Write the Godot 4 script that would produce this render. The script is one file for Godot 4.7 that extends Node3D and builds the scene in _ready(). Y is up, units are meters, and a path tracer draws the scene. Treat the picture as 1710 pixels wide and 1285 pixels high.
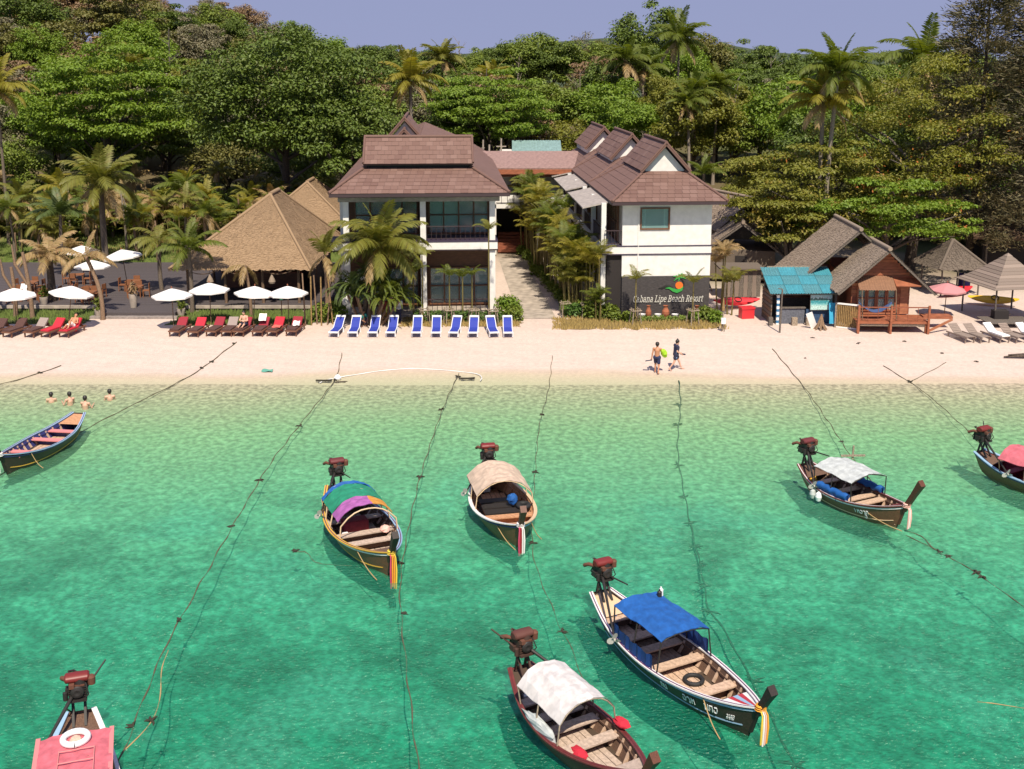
extends Node3D
# A tropical beach seen from a drone: long-tail boats on green water, a resort behind the sand, forest on the hill behind.
# Metres, y up. The camera hovers over the water at the origin; the shore lies about 58 m ahead of it (towards -z).

const CAMERA_HEIGHT := 16.5
const WAYS := ["first", "second", "third", "fourth", "fifth", "sixth", "seventh", "eighth", "ninth", "tenth", "eleventh", "twelfth", "thirteenth", "fourteenth", "fifteenth", "sixteenth", "seventeenth", "eighteenth", "nineteenth", "twentieth", "twenty-first", "twenty-second", "twenty-third", "twenty-fourth", "twenty-fifth", "twenty-sixth", "twenty-seventh", "twenty-eighth", "twenty-ninth", "thirtieth", "thirty-first", "thirty-second", "thirty-third", "thirty-fourth"]
var rng := RandomNumberGenerator.new()
var taken := {}
var tex := {}
var mats := {}
var shore_wobble := FastNoiseLite.new()
var patch_noise := FastNoiseLite.new()
var fine_noise := FastNoiseLite.new()

func _ready() -> void:
	rng.seed = 20
	make_view()
	make_textures()
	make_materials()
	make_ground()
	make_water()
	make_houses()
	make_thatch_buildings()
	make_beach_things()
	make_boats()
	make_mooring_lines()
	make_people()
	make_palms()
	make_trees()

func make_view() -> void:
	var cam := Camera3D.new()
	cam.name = "camera"
	cam.projection = Camera3D.PROJECTION_FRUSTUM
	cam.near = 0.1
	cam.far = 6000.0
	cam.size = 0.06946
	cam.frustum_offset = Vector2(0.0, -0.009346)
	cam.position = Vector3(0, CAMERA_HEIGHT, 0)
	cam.rotation_degrees = Vector3(-11, 0, 0)
	cam.current = true
	add_child(cam)
	var sun := DirectionalLight3D.new()
	sun.name = "sun"
	sun.light_color = Color(1.0, 0.955, 0.87)
	sun.light_energy = 1.5
	sun.light_angular_distance = 0.5
	sun.shadow_enabled = true
	var to_sun := Vector3(0.10, 0.815, 0.57).normalized()
	sun.look_at_from_position(to_sun * 10.0, Vector3.ZERO, Vector3.UP)
	sun.sky_mode = DirectionalLight3D.SKY_MODE_LIGHT_ONLY
	add_child(sun)
	var sky := ProceduralSkyMaterial.new()
	sky.sky_top_color = Color(0.50, 0.535, 0.68)
	sky.sky_horizon_color = Color(0.53, 0.558, 0.685)
	sky.sky_curve = 0.12
	sky.ground_bottom_color = Color(0.30, 0.38, 0.36)
	sky.ground_horizon_color = Color(0.56, 0.59, 0.70)
	var s := Sky.new()
	s.sky_material = sky
	var env := Environment.new()
	env.background_mode = Environment.BG_SKY
	env.sky = s
	env.tonemap_mode = Environment.TONE_MAPPER_LINEAR
	env.tonemap_exposure = 1.32
	env.sdfgi_enabled = true
	env.ssao_enabled = true
	env.ssil_enabled = true
	var we := WorldEnvironment.new()
	we.name = "sky"
	we.environment = env
	add_child(we)

# ---------------------------------------------------------------- helpers

class MB:                                     # collects triangles; b is where the next shapes go
	var v := PackedVector3Array()
	var n := PackedVector3Array()
	var c := PackedColorArray()
	var tint := Color.WHITE
	var tinted := false
	var b := Transform3D()
	func put(p: Vector3, m: Vector3) -> void:
		v.push_back(b * p)
		n.push_back((b.basis * m).normalized())
		if tinted: c.push_back(tint)
	func tri(p: Vector3, q: Vector3, r: Vector3) -> void:          # counter-clockwise seen from outside
		var m := (q - p).cross(r - p).normalized()
		put(p, m); put(r, m); put(q, m)
	func quad(p: Vector3, q: Vector3, r: Vector3, s: Vector3) -> void:
		tri(p, q, r); tri(p, r, s)
	func tri_n(p: Vector3, q: Vector3, r: Vector3, a: Vector3, bb: Vector3, cc: Vector3) -> void:
		put(p, a); put(r, cc); put(q, bb)
	func box(at: Vector3, size: Vector3, turn := Basis()) -> void:
		var h := size / 2.0
		var k := []
		for i in 8: k.append(at + turn * Vector3(h.x * (1 if i & 1 else -1), h.y * (1 if i & 2 else -1), h.z * (1 if i & 4 else -1)))
		quad(k[4], k[5], k[7], k[6]); quad(k[1], k[0], k[2], k[3]); quad(k[5], k[1], k[3], k[7])
		quad(k[0], k[4], k[6], k[2]); quad(k[6], k[7], k[3], k[2]); quad(k[0], k[1], k[5], k[4])
	func bar(p: Vector3, q: Vector3, w: float, t: float, up := Vector3.UP) -> void:     # a straight bar, w wide and t thick along up
		var d := q - p
		if d.length() < 1e-5: return
		var z := d.normalized()
		var x := up.cross(z)
		if x.length() < 1e-3: x = Vector3.RIGHT.cross(z)
		x = x.normalized()
		box((p + q) / 2.0, Vector3(w, t, d.length()), Basis(x, z.cross(x), z))
	func tube(pts: Array, radii: Array, sides := 6, caps := true) -> void:
		var rings := []
		var x := Vector3.ZERO
		for i in pts.size():
			var d: Vector3 = (pts[mini(i + 1, pts.size() - 1)] - pts[maxi(i - 1, 0)]).normalized()
			if x == Vector3.ZERO:
				x = d.cross(Vector3(0.31, 0.2, 0.93)).normalized()
				if x.length() < 0.5: x = d.cross(Vector3.UP).normalized()
			x = (x - d * x.dot(d)).normalized()
			var y := d.cross(x)
			var ring := []
			for k in sides:
				var a := TAU * k / sides
				ring.append(x * cos(a) + y * sin(a))
			rings.append(ring)
		for i in pts.size() - 1:
			for k in sides:
				var l := (k + 1) % sides
				var r0: float = radii[i]
				var r1: float = radii[i + 1]
				var p0: Vector3 = pts[i] + rings[i][k] * r0
				var p1: Vector3 = pts[i] + rings[i][l] * r0
				var q0: Vector3 = pts[i + 1] + rings[i + 1][k] * r1
				var q1: Vector3 = pts[i + 1] + rings[i + 1][l] * r1
				tri_n(p0, p1, q1, rings[i][k], rings[i][l], rings[i + 1][l])
				tri_n(p0, q1, q0, rings[i][k], rings[i + 1][l], rings[i + 1][k])
		if caps:
			var e := pts.size() - 1
			for k in range(1, sides - 1):
				tri(pts[0] + rings[0][0] * radii[0], pts[0] + rings[0][k + 1] * radii[0], pts[0] + rings[0][k] * radii[0])
				tri(pts[e] + rings[e][0] * radii[e], pts[e] + rings[e][k] * radii[e], pts[e] + rings[e][k + 1] * radii[e])
	func lathe(profile: Array, segs := 12, at := Vector3.ZERO) -> void:      # profile: Vector2(radius, height) from below upwards
		for i in profile.size() - 1:
			var p: Vector2 = profile[i]
			var q: Vector2 = profile[i + 1]
			var m := Vector2(q.y - p.y, p.x - q.x).normalized()
			for k in segs:
				var a := TAU * k / segs
				var z := TAU * (k + 1) / segs
				var ca := Vector3(cos(a), 0, -sin(a))
				var cz := Vector3(cos(z), 0, -sin(z))
				var na := ca * m.x + Vector3.UP * m.y
				var nz := cz * m.x + Vector3.UP * m.y
				var p0 := at + ca * p.x + Vector3.UP * p.y
				var p1 := at + cz * p.x + Vector3.UP * p.y
				var q0 := at + ca * q.x + Vector3.UP * q.y
				var q1 := at + cz * q.x + Vector3.UP * q.y
				if p.x > 1e-5: tri_n(p0, p1, q1, na, nz, nz)
				if q.x > 1e-5: tri_n(p0, q1, q0, na, nz, na)
	func mesh() -> ArrayMesh:
		var m := ArrayMesh.new()
		if v.is_empty(): return m
		var a := []
		a.resize(Mesh.ARRAY_MAX)
		a[Mesh.ARRAY_VERTEX] = v
		a[Mesh.ARRAY_NORMAL] = n
		if tinted: a[Mesh.ARRAY_COLOR] = c
		m.add_surface_from_arrays(Mesh.PRIMITIVE_TRIANGLES, a)
		return m

func r(a: float, b: float) -> float:
	return rng.randf_range(a, b)

func numbered(called: String) -> String:
	var k: int = taken.get(called, 0)
	taken[called] = k + 1
	return called if k == 0 else "%s_%03d" % [called, k]

func obj(called: String, what, m: Material, parent: Node = self, at := Vector3.ZERO) -> MeshInstance3D:
	var o := MeshInstance3D.new()
	o.name = numbered(called) if parent == self else called
	o.mesh = what.mesh() if what is MB else what
	o.material_override = m
	o.position = at
	parent.add_child(o, true)
	return o

func tag(o: Node, label: String, category: String, group := "") -> Node:
	o.set_meta("label", label)
	o.set_meta("category", category)
	if group: o.set_meta("group", group)
	return o

func thing(called: String, label: String, category: String, at := Vector3.ZERO, turn := 0.0, group := "") -> Node3D:
	var o := Node3D.new()
	o.name = numbered(called)
	add_child(o)
	o.position = at
	o.rotation.y = turn
	tag(o, label, category, group)
	return o

func copy_of(o: Node3D, label: String, at: Vector3, turn := 0.0, group := "") -> Node3D:
	var k: Node3D = o.duplicate()
	k.name = numbered(String(o.name).rstrip("0123456789").rstrip("_"))
	add_child(k)
	k.position = at
	k.rotation.y = turn
	k.set_meta("label", label)
	if group: k.set_meta("group", group)
	return k

func struct(called: String, what, m: Material, label := "") -> MeshInstance3D:
	var o := obj(called, what, m)
	o.set_meta("kind", "structure")
	if label: o.set_meta("label", label)
	return o

func grey(type: int, freq: float, lo: float, hi: float, octaves := 4, sd := 1, size := 512) -> NoiseTexture2D:
	var f := FastNoiseLite.new()
	f.noise_type = type
	f.frequency = freq
	f.fractal_octaves = octaves
	f.seed = sd
	var t := NoiseTexture2D.new()
	t.width = size
	t.height = size
	t.seamless = true
	t.noise = f
	var g := Gradient.new()
	g.set_color(0, Color(lo, lo, lo))
	g.set_color(1, Color(hi, hi, hi))
	t.color_ramp = g
	return t

func make_textures() -> void:
	tex.soft = grey(FastNoiseLite.TYPE_SIMPLEX_SMOOTH, 0.012, 0.72, 1.0, 5, 3)
	tex.plaster = grey(FastNoiseLite.TYPE_SIMPLEX_SMOOTH, 0.012, 0.92, 1.0, 5, 31)
	tex.mottle = grey(FastNoiseLite.TYPE_SIMPLEX_SMOOTH, 0.03, 0.5, 1.0, 5, 5)
	tex.grain = grey(FastNoiseLite.TYPE_SIMPLEX, 0.12, 0.66, 1.0, 3, 8)
	tex.sand = grey(FastNoiseLite.TYPE_SIMPLEX_SMOOTH, 0.02, 0.0, 1.0, 6, 11, 1024)
	tex.ripple = grey(FastNoiseLite.TYPE_SIMPLEX_SMOOTH, 0.03, 0.0, 1.0, 4, 21, 1024)
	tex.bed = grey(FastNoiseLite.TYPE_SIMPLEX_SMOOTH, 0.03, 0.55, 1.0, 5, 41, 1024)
	tex.stain = grey(FastNoiseLite.TYPE_SIMPLEX_SMOOTH, 0.010, 0.78, 1.0, 6, 51)
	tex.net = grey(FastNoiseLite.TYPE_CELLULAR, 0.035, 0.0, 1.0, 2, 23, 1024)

func mat(called: String, lin: Color, rough := 0.8, t = null, scale := Vector3.ONE, bump := 0.0) -> StandardMaterial3D:   # lin: a real-world base colour
	var m := StandardMaterial3D.new()
	m.resource_name = called
	m.albedo_color = lin.linear_to_srgb()
	m.roughness = rough
	if t != null:
		m.albedo_texture = t
		m.uv1_triplanar = true
		m.uv1_world_triplanar = true
		m.uv1_scale = scale
	if bump > 0.0:
		m.heightmap_enabled = true
		m.heightmap_texture = t
		m.heightmap_scale = bump
	mats[called] = m
	return m

func leaf_mat(called: String, lin: Color, through := 0.5) -> StandardMaterial3D:
	var m := mat(called, lin, 0.55)
	m.vertex_color_use_as_albedo = true
	m.backlight_enabled = true
	m.backlight = Color(through, through, through * 0.6)
	return m

func make_materials() -> void:
	var s := Vector3.ONE
	mat("white_paint", Color(0.82, 0.80, 0.775), 0.6, tex.plaster, s * 0.3)
	mat("white_cloth", Color(0.82, 0.80, 0.79), 0.8)
	mat("roof_tile", Color(0.265, 0.15, 0.12), 0.75, tex.grain, s * 0.4)
	mat("roof_tile_pale", Color(0.305, 0.18, 0.147), 0.75, tex.grain, s * 0.4)
	mat("roof_tile_dark", Color(0.23, 0.125, 0.10), 0.75, tex.grain, s * 0.4)
	mat("dark_trim", Color(0.05, 0.03, 0.035), 0.6)
	mat("purple_trim", Color(0.045, 0.03, 0.06), 0.6)
	mat("teak", Color(0.20, 0.085, 0.04), 0.55, tex.soft, Vector3(0.3, 1.5, 0.3))
	mat("red_wood", Color(0.44, 0.145, 0.07), 0.65, tex.soft, Vector3(0.3, 2.0, 0.3))
	mat("red_wood_dark", Color(0.34, 0.105, 0.055), 0.65, tex.soft, Vector3(0.3, 2.0, 0.3))
	mat("red_wood_pale", Color(0.50, 0.19, 0.095), 0.65, tex.soft, Vector3(0.3, 2.0, 0.3))
	mat("glass", Color(0.05, 0.11, 0.11), 0.08)
	mat("shaded_wall", Color(0.62, 0.58, 0.55), 0.8, tex.soft, s * 0.2)  # white wall paint with shade put into its colour
	mat("dim_inside", Color(0.025, 0.02, 0.02), 0.9)  # near-black: painted dimness of interiors, also plain dark parts
	mat("slate", Color(0.10, 0.088, 0.09), 0.8, tex.mottle, Vector3(0.2, 2.2, 0.2), 0.8)
	mat("canopy_sheet", Color(0.50, 0.44, 0.40), 0.7, tex.soft, s * 0.3)
	mat("deck_paving", Color(0.115, 0.095, 0.10), 0.8, tex.grain, Vector3(0.25, 1, 0.9))
	mat("concrete", Color(0.52, 0.44, 0.37), 0.9, tex.soft, s * 0.2)
	mat("concrete_step", Color(0.36, 0.31, 0.29), 0.9, tex.soft, s * 0.4)
	mat("thatch", Color(0.44, 0.295, 0.175), 0.95, tex.grain, Vector3(1.2, 0.5, 1.2))
	mat("thatch_grey", Color(0.42, 0.325, 0.25), 0.95, tex.grain, Vector3(1.2, 0.5, 1.2))
	mat("thatch_dark", Color(0.21, 0.165, 0.13), 0.95, tex.grain, Vector3(1.2, 0.5, 1.2))
	mat("pole_wood", Color(0.30, 0.19, 0.12), 0.85, tex.mottle, Vector3(1, 0.4, 1))
	mat("grey_wood", Color(0.24, 0.20, 0.17), 0.85, tex.mottle, Vector3(1, 0.5, 1))
	mat("pale_wood", Color(0.55, 0.44, 0.33), 0.8, tex.mottle, Vector3(1, 0.5, 1))
	mat("grey_slat", Color(0.31, 0.24, 0.20), 0.85, tex.grain, Vector3(0.5, 1, 0.5))
	mat("grey_slat_pale", Color(0.40, 0.31, 0.26), 0.85, tex.grain, Vector3(0.5, 1, 0.5))
	mat("bamboo", Color(0.52, 0.33, 0.13), 0.7, tex.mottle, Vector3(1, 0.4, 1))
	mat("parasol_cloth", Color(0.80, 0.78, 0.77), 0.8)
	mats.parasol_cloth.backlight_enabled = true
	mats.parasol_cloth.backlight = Color(0.35, 0.35, 0.35)
	mat("rope_old", Color(0.10, 0.085, 0.05), 0.9)
	mat("rope_tan", Color(0.42, 0.28, 0.13), 0.9)
	mat("weed", Color(0.035, 0.03, 0.02), 0.9)
	mat("weed_sunk", Color(0.02, 0.07, 0.045), 0.9)
	mat("pale_bark", Color(0.46, 0.38, 0.30), 0.9, tex.mottle, Vector3(0.6, 1.6, 0.6), 1.5)
	mat("trunk", Color(0.27, 0.21, 0.16), 0.9, tex.mottle, Vector3(0.6, 1.6, 0.6), 1.5)
	mat("dead_trunk", Color(0.42, 0.27, 0.17), 0.9, tex.mottle, Vector3(0.6, 1.2, 0.6), 1.5)
	mat("tree_trunk", Color(0.15, 0.11, 0.085), 0.9, tex.mottle, s * 0.5, 2.0)
	mat("terracotta", Color(0.46, 0.15, 0.07), 0.8, tex.soft, s)
	mat("grass", Color(0.13, 0.165, 0.035), 0.95, tex.mottle, s * 0.35)
	mat("dry_grass", Color(0.36, 0.25, 0.10), 0.95, tex.mottle, s * 0.5)
	mat("dry_blade", Color(0.40, 0.29, 0.10), 0.9)
	mat("blade", Color(0.15, 0.21, 0.045), 0.8)
	mat("hill_green", Color(0.05, 0.075, 0.025), 0.95, tex.mottle, s * 0.02)
	leaf_mat("palm_green", Color(0.165, 0.21, 0.033), 1.00)
	leaf_mat("palm_yellow", Color(0.34, 0.31, 0.05), 1.00)
	leaf_mat("palm_deep", Color(0.085, 0.124, 0.029), 0.75)
	leaf_mat("palm_dry", Color(0.370, 0.260, 0.125), 0.75)
	leaf_mat("palm_olive", Color(0.21, 0.215, 0.04), 0.90)
	leaf_mat("leaf_deep", Color(0.112, 0.165, 0.021), 0.68)
	leaf_mat("leaf_mid", Color(0.172, 0.230, 0.028), 0.75)
	leaf_mat("leaf_bright", Color(0.210, 0.313, 0.035), 0.90)
	leaf_mat("leaf_olive", Color(0.185, 0.177, 0.047), 0.75)
	leaf_mat("leaf_brown", Color(0.268, 0.177, 0.100), 0.60)
	leaf_mat("leaf_yellow", Color(0.249, 0.254, 0.040), 0.90)
	leaf_mat("leaf_grey", Color(0.198, 0.179, 0.106), 0.60)
	leaf_mat("hedge_green", Color(0.084, 0.162, 0.026), 0.5)
	leaf_mat("hedge_pale", Color(0.192, 0.264, 0.042), 0.6)

# ---------------------------------------------------------------- ground and water

func shoreline(x: float) -> float:           # how far ahead of the camera the water meets the sand
	var at := [-400.0, -60.0, -27.7, -14.7, -9.7, -1.8, 4.7, 15.6, 27.1, 60.0, 400.0]
	var d := [60.0, 58.2, 57.8, 57.6, 58.4, 58.7, 58.2, 57.25, 56.6, 55.5, 50.0]
	for i in at.size() - 1:
		if x < at[i + 1]:
			var t := smoothstep(at[i], at[i + 1], x)
			return lerpf(d[i], d[i + 1], t) + 0.18 * shore_wobble.get_noise_1d(x * 6.0)
	return 50.0

func ground_y(x: float, z: float) -> float:
	var d := -z
	var t := d - shoreline(x)
	if t < 0.0:
		return maxf(t * 0.036 - 0.0006 * t * t, -2.6) - 0.06 * smoothstep(0.0, 4.0, -t) * (0.5 + 0.5 * patch_noise.get_noise_2d(x * 1.5, z * 1.5))
	var y := 0.58 * smoothstep(-1.5, 9.0, t) - 0.58 * smoothstep(-1.5, 9.0, 0.0) + 0.012 * patch_noise.get_noise_2d(x * 9.0, z * 9.0)
	y += 0.9 * smoothstep(80.0, 120.0, d)
	var hill := smoothstep(105.0, 190.0, d)
	y += hill * (7.0 + 12.0 * smoothstep(-22.0, -80.0, x) - 3.5 * smoothstep(10.0, 60.0, x)) * (1.0 - 0.5 * smoothstep(290.0, 480.0, d))
	y += smoothstep(420.0, 640.0, d) * (24.0 + 16.0 * patch_noise.get_noise_2d(x * 0.09, 3.0)) * exp(-pow((x - 60.0) / 260.0, 2.0))
	return y

func steps(parts: Array) -> Array:           # [from, to, step] runs joined
	var out := []
	for p in parts:
		var x: float = p[0]
		while x < p[1] - 1e-4:
			out.append(x)
			x += p[2]
	out.append(parts[-1][1])
	return out

func sheet(xs: Array, ds: Array, kind: String) -> ArrayMesh:
	var nx := xs.size()
	var nd := ds.size()
	var v := PackedVector3Array()
	var c := PackedColorArray()
	v.resize(nx * nd)
	c.resize(nx * nd)
	for j in nd:
		for i in nx:
			var x: float = xs[i]
			var z: float = -ds[j]
			if kind == "floor":
				v[j * nx + i] = Vector3(x, ground_y(x, z) + 0.03, z)
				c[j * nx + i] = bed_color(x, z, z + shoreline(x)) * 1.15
			elif kind == "ground":
				v[j * nx + i] = Vector3(x, ground_y(x, z), z)
				c[j * nx + i] = ground_color(x, z)
			else:
				v[j * nx + i] = Vector3(x, wave(x, z), z)
				c[j * nx + i] = water_color(x, z)
	var n := PackedVector3Array()
	n.resize(nx * nd)
	for j in nd:
		for i in nx:
			var a := v[j * nx + mini(i + 1, nx - 1)] - v[j * nx + maxi(i - 1, 0)]
			var b := v[mini(j + 1, nd - 1) * nx + i] - v[maxi(j - 1, 0) * nx + i]
			n[j * nx + i] = a.cross(b).normalized()
	var idx := PackedInt32Array()
	for j in nd - 1:
		for i in nx - 1:
			var k := j * nx + i
			idx.append_array(PackedInt32Array([k, k + nx, k + 1, k + 1, k + nx, k + nx + 1]))
	var arr := []
	arr.resize(Mesh.ARRAY_MAX)
	arr[Mesh.ARRAY_VERTEX] = v
	arr[Mesh.ARRAY_NORMAL] = n
	arr[Mesh.ARRAY_COLOR] = c
	arr[Mesh.ARRAY_INDEX] = idx
	var m := ArrayMesh.new()
	m.add_surface_from_arrays(Mesh.PRIMITIVE_TRIANGLES, arr)
	return m

func depth_tone(t: float) -> Color:           # water tint by depth, painted into sea floor and water, t metres off the sand
	var at := [0.0, 3.0, 8.7, 17.5, 24.0, 31.0, 42.0, 1e6]
	var c := [Color(0.56, 0.46, 0.34), Color(0.46, 0.51, 0.31), Color(0.27, 0.56, 0.28), Color(0.135, 0.54, 0.295), Color(0.06, 0.45, 0.255), Color(0.02, 0.35, 0.19), Color(0.02, 0.31, 0.17), Color(0.02, 0.31, 0.17)]
	for i in 7:
		if t < at[i + 1]: return (c[i] as Color).lerp(c[i + 1], (t - at[i]) / (at[i + 1] - at[i]))
	return c[7]

func bed_color(x: float, z: float, t: float) -> Color:       # mottled sand and weed on the sea floor, with the water tint painted in
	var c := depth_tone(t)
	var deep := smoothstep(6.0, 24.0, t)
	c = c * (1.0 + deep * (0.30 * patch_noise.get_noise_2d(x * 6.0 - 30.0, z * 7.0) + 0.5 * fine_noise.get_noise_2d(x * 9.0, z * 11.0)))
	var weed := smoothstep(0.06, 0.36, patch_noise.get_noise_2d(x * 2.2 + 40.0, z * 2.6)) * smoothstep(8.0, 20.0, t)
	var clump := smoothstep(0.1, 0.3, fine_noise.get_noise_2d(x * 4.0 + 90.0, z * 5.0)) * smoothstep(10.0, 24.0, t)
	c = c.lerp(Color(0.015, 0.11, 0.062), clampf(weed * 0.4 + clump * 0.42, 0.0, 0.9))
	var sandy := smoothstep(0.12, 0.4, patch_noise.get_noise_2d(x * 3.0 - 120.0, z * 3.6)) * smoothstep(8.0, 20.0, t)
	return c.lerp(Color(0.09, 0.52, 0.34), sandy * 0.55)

func ground_color(x: float, z: float) -> Color:
	var d := -z
	var t := d - shoreline(x)
	var dry := Color(0.645, 0.52, 0.452)
	var wet := Color(0.56, 0.45, 0.345)
	var n := patch_noise.get_noise_2d(x * 2.0, z * 2.0)
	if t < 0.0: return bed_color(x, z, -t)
	var c := wet.lerp(dry, smoothstep(0.05, 1.1, t + 0.5 * n))
	c = c * (1.0 + 0.10 * fine_noise.get_noise_2d(x * 5.0, z * 14.0))
	var soil := Color(0.13, 0.10, 0.05).lerp(Color(0.09, 0.105, 0.03), smoothstep(-0.2, 0.3, n))
	if x < -11.0 and d < 110.0: soil = Color(0.13, 0.17, 0.035).lerp(Color(0.24, 0.19, 0.07), smoothstep(0.0, 0.4, n))
	if d > 300.0: soil = Color(0.045, 0.065, 0.025)
	var inland := smoothstep(86.0, 96.0, d + 5.0 * n)
	if x < -8.0: inland = maxf(inland, smoothstep(71.5, 74.0, d))
	if x > 13.5: inland = maxf(inland, 0.75 * smoothstep(77.0, 86.0, d + 5.0 * n))
	return c.lerp(soil, inland)

func make_ground() -> void:
	shore_wobble.seed = 4
	patch_noise.seed = 9
	patch_noise.frequency = 0.045
	patch_noise.fractal_octaves = 4
	fine_noise.seed = 12
	fine_noise.frequency = 0.11
	fine_noise.fractal_octaves = 3
	var m := mat("ground", Color.WHITE, 0.95, tex.sand, Vector3.ONE * 0.5, 2.2)
	m.albedo_texture = tex.plaster
	m.vertex_color_use_as_albedo = true
	var xs := steps([[-3000, -400, 400], [-400, -100, 20], [-100, -42, 4], [-42, 42, 0.7], [42, 100, 4], [100, 400, 20], [400, 3000, 400]])
	var ds := steps([[-400, 12, 25], [12, 54, 0.8], [54, 68, 0.3], [68, 110, 1.2], [110, 260, 5], [260, 800, 20], [800, 4000, 200]])
	struct("beach_ground", sheet(xs, ds, "ground"), m, "pale sandy beach running down under the green water and up into the forest")

func wave(x: float, z: float) -> float:
	if absf(x) > 46.0 or z > -14.0 or z < -62.0: return 0.0
	var w := 0.011 * sin(z * 3.1 + x * 0.7 + 2.0 * patch_noise.get_noise_2d(x * 2.0, z * 2.0))
	w += 0.009 * sin(z * 5.3 - x * 1.6 + 3.0 * patch_noise.get_noise_2d(x * 3.0 + 9.0, z * 3.0))
	w += 0.05 * fine_noise.get_noise_2d(x * 7.0, z * 10.0)
	w += 0.05 * (0.5 - absf(patch_noise.get_noise_2d(x * 14.0 + 70.0, z * 18.0)))
	var crest := 1.0 - absf(patch_noise.get_noise_2d(x * 24.0 + 11.0, z * 30.0)) * 3.2
	w += 0.035 * pow(maxf(crest, 0.0), 2.0) * smoothstep(-57.0, -36.0, z)
	var t := -z - shoreline(x)
	return w * clampf(-t * 0.16 + 0.08, 0.02, 1.0)

func water_color(x: float, z: float) -> Color:
	var depth := maxf(0.0, -ground_y(x, z))
	var big := patch_noise.get_noise_2d(x * 0.9 + 15.0, z * 1.3)
	var mid := patch_noise.get_noise_2d(x * 4.0, z * 5.0)
	var t := z + shoreline(x)
	var c := depth_tone(t) * (1.0 + 0.16 * mid + 0.12 * big)
	c.a = 0.33 * (1.0 - exp(-3.2 * depth)) * smoothstep(0.0, 0.05, depth)
	return c

func make_water() -> void:
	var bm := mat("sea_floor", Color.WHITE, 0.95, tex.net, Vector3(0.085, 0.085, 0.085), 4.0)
	bm.albedo_texture = tex.bed  # fine mottle painted for sunlight rippling over the sea floor
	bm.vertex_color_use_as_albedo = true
	struct("sea_floor", sheet(steps([[-40, 40, 0.3]]), steps([[16, 56.4, 0.3]]), "floor"), bm, "sand with weed under the clear water, painted with water tint and mottled sunlight")
	var m := mat("sea", Color.WHITE, 0.3)
	m.vertex_color_use_as_albedo = true
	m.transparency = BaseMaterial3D.TRANSPARENCY_ALPHA
	m.metallic_specular = 0.5
	m.roughness = 0.2
	m.albedo_texture = tex.plaster
	m.heightmap_enabled = true
	m.heightmap_texture = tex.ripple
	m.heightmap_scale = 8.0
	m.uv1_triplanar = true
	m.uv1_world_triplanar = true
	m.uv1_scale = Vector3(0.16, 0.16, 0.24)
	var xs := steps([[-3000, -400, 400], [-400, -60, 40], [-60, -34, 2], [-34, 34, 0.17], [34, 60, 2], [60, 400, 40], [400, 3000, 400]])
	var ds := steps([[-400, -50, 50], [-50, 20, 5], [20, 46, 0.15], [46, 59.6, 0.2]])
	struct("sea_water", sheet(xs, ds, "water"), m, "clear green sea water with small ripples, paler towards the sand")

# ---------------------------------------------------------------- houses

var tile_meshes := []

func make_tile_meshes() -> void:
	for k in 3:
		var m := MB.new()
		var lift := 0.045 + 0.012 * k
		# unit tile: x across 1, z down the slope 1 (towards +z), y out of the roof
		var a := Vector3(-0.485, 0.0, -0.5)
		var b := Vector3(0.485, 0.0, -0.5)
		var p := Vector3(-0.485, lift, 0.52)
		var q := Vector3(0.485, lift + 0.006 * (k - 1), 0.52)
		var up := Vector3(0, 0.012, 0)
		m.quad(p, q, b + up, a + up)
		m.quad(p - Vector3(0, lift, 0), q - Vector3(0, lift, 0), q, p)
		m.quad(a, p - Vector3(0, lift, 0), p, a + up)
		m.quad(q - Vector3(0, lift, 0), b, b + up, q)
		tile_meshes.append(m.mesh())

# Tiles on the slope a b (eave, left to right seen from outside) c d (top, right to left). Returns how many of the allowed single tiles are left.
func tile_slope(roof: Node3D, a: Vector3, b: Vector3, c: Vector3, d: Vector3, rows: int, wide: float, left: int, rest: MB) -> int:
	var out := (b - a).cross(d - a).normalized()
	var m := MB.new()
	m.quad(a, b, c, d)
	m.quad(a - out * 0.12, d - out * 0.12, c - out * 0.12, b - out * 0.12)
	m.quad(a - out * 0.12, b - out * 0.12, b, a)
	obj("roof_deck", m, mats.dark_trim, roof)
	var tones := [mats.roof_tile, mats.roof_tile, mats.roof_tile_pale, mats.roof_tile_dark, mats.roof_tile]
	for k in rows:
		var l := a.lerp(d, (k + 0.5) / rows)
		var e := b.lerp(c, (k + 0.5) / rows)
		var across := e - l
		var long := across.length()
		if long < 0.12: continue
		var x := across.normalized()
		var z := -(out.cross(x)).normalized()
		if z.dot(a - d) < 0: z = -z
		var high := (a.lerp(d, 0.5) - a.lerp(d, 0.5 + 1.0 / rows)).dot(z)
		var s := -wide * (0.5 if k % 2 else 0.0)
		while s < long - 0.03:
			var s0 := maxf(s, 0.0)
			var s1 := minf(s + wide, long)
			s += wide
			if s1 - s0 < 0.05: continue
			var tr := Transform3D(Basis(x * (s1 - s0), out * high, z * absf(high)), l + x * (s0 + s1) / 2.0 + out * r(0.004, 0.012))
			var which := rng.randi() % 3
			if left > 0:
				var o := obj("tile", tile_meshes[which], tones[rng.randi() % 5], roof)
				o.transform = tr
				left -= 1
			else:
				rest.b = tr
				rest.quad(Vector3(-0.485, 0.055, 0.52), Vector3(0.485, 0.055, 0.52), Vector3(0.485, 0.012, -0.5), Vector3(-0.485, 0.012, -0.5))
				rest.quad(Vector3(-0.485, 0, 0.52), Vector3(0.485, 0, 0.52), Vector3(0.485, 0.055, 0.52), Vector3(-0.485, 0.055, 0.52))
	rest.b = Transform3D()
	return left

func ridge(m: MB, p: Vector3, q: Vector3, w := 0.16) -> void:
	m.tube([p, q], [w, w], 6)

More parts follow.
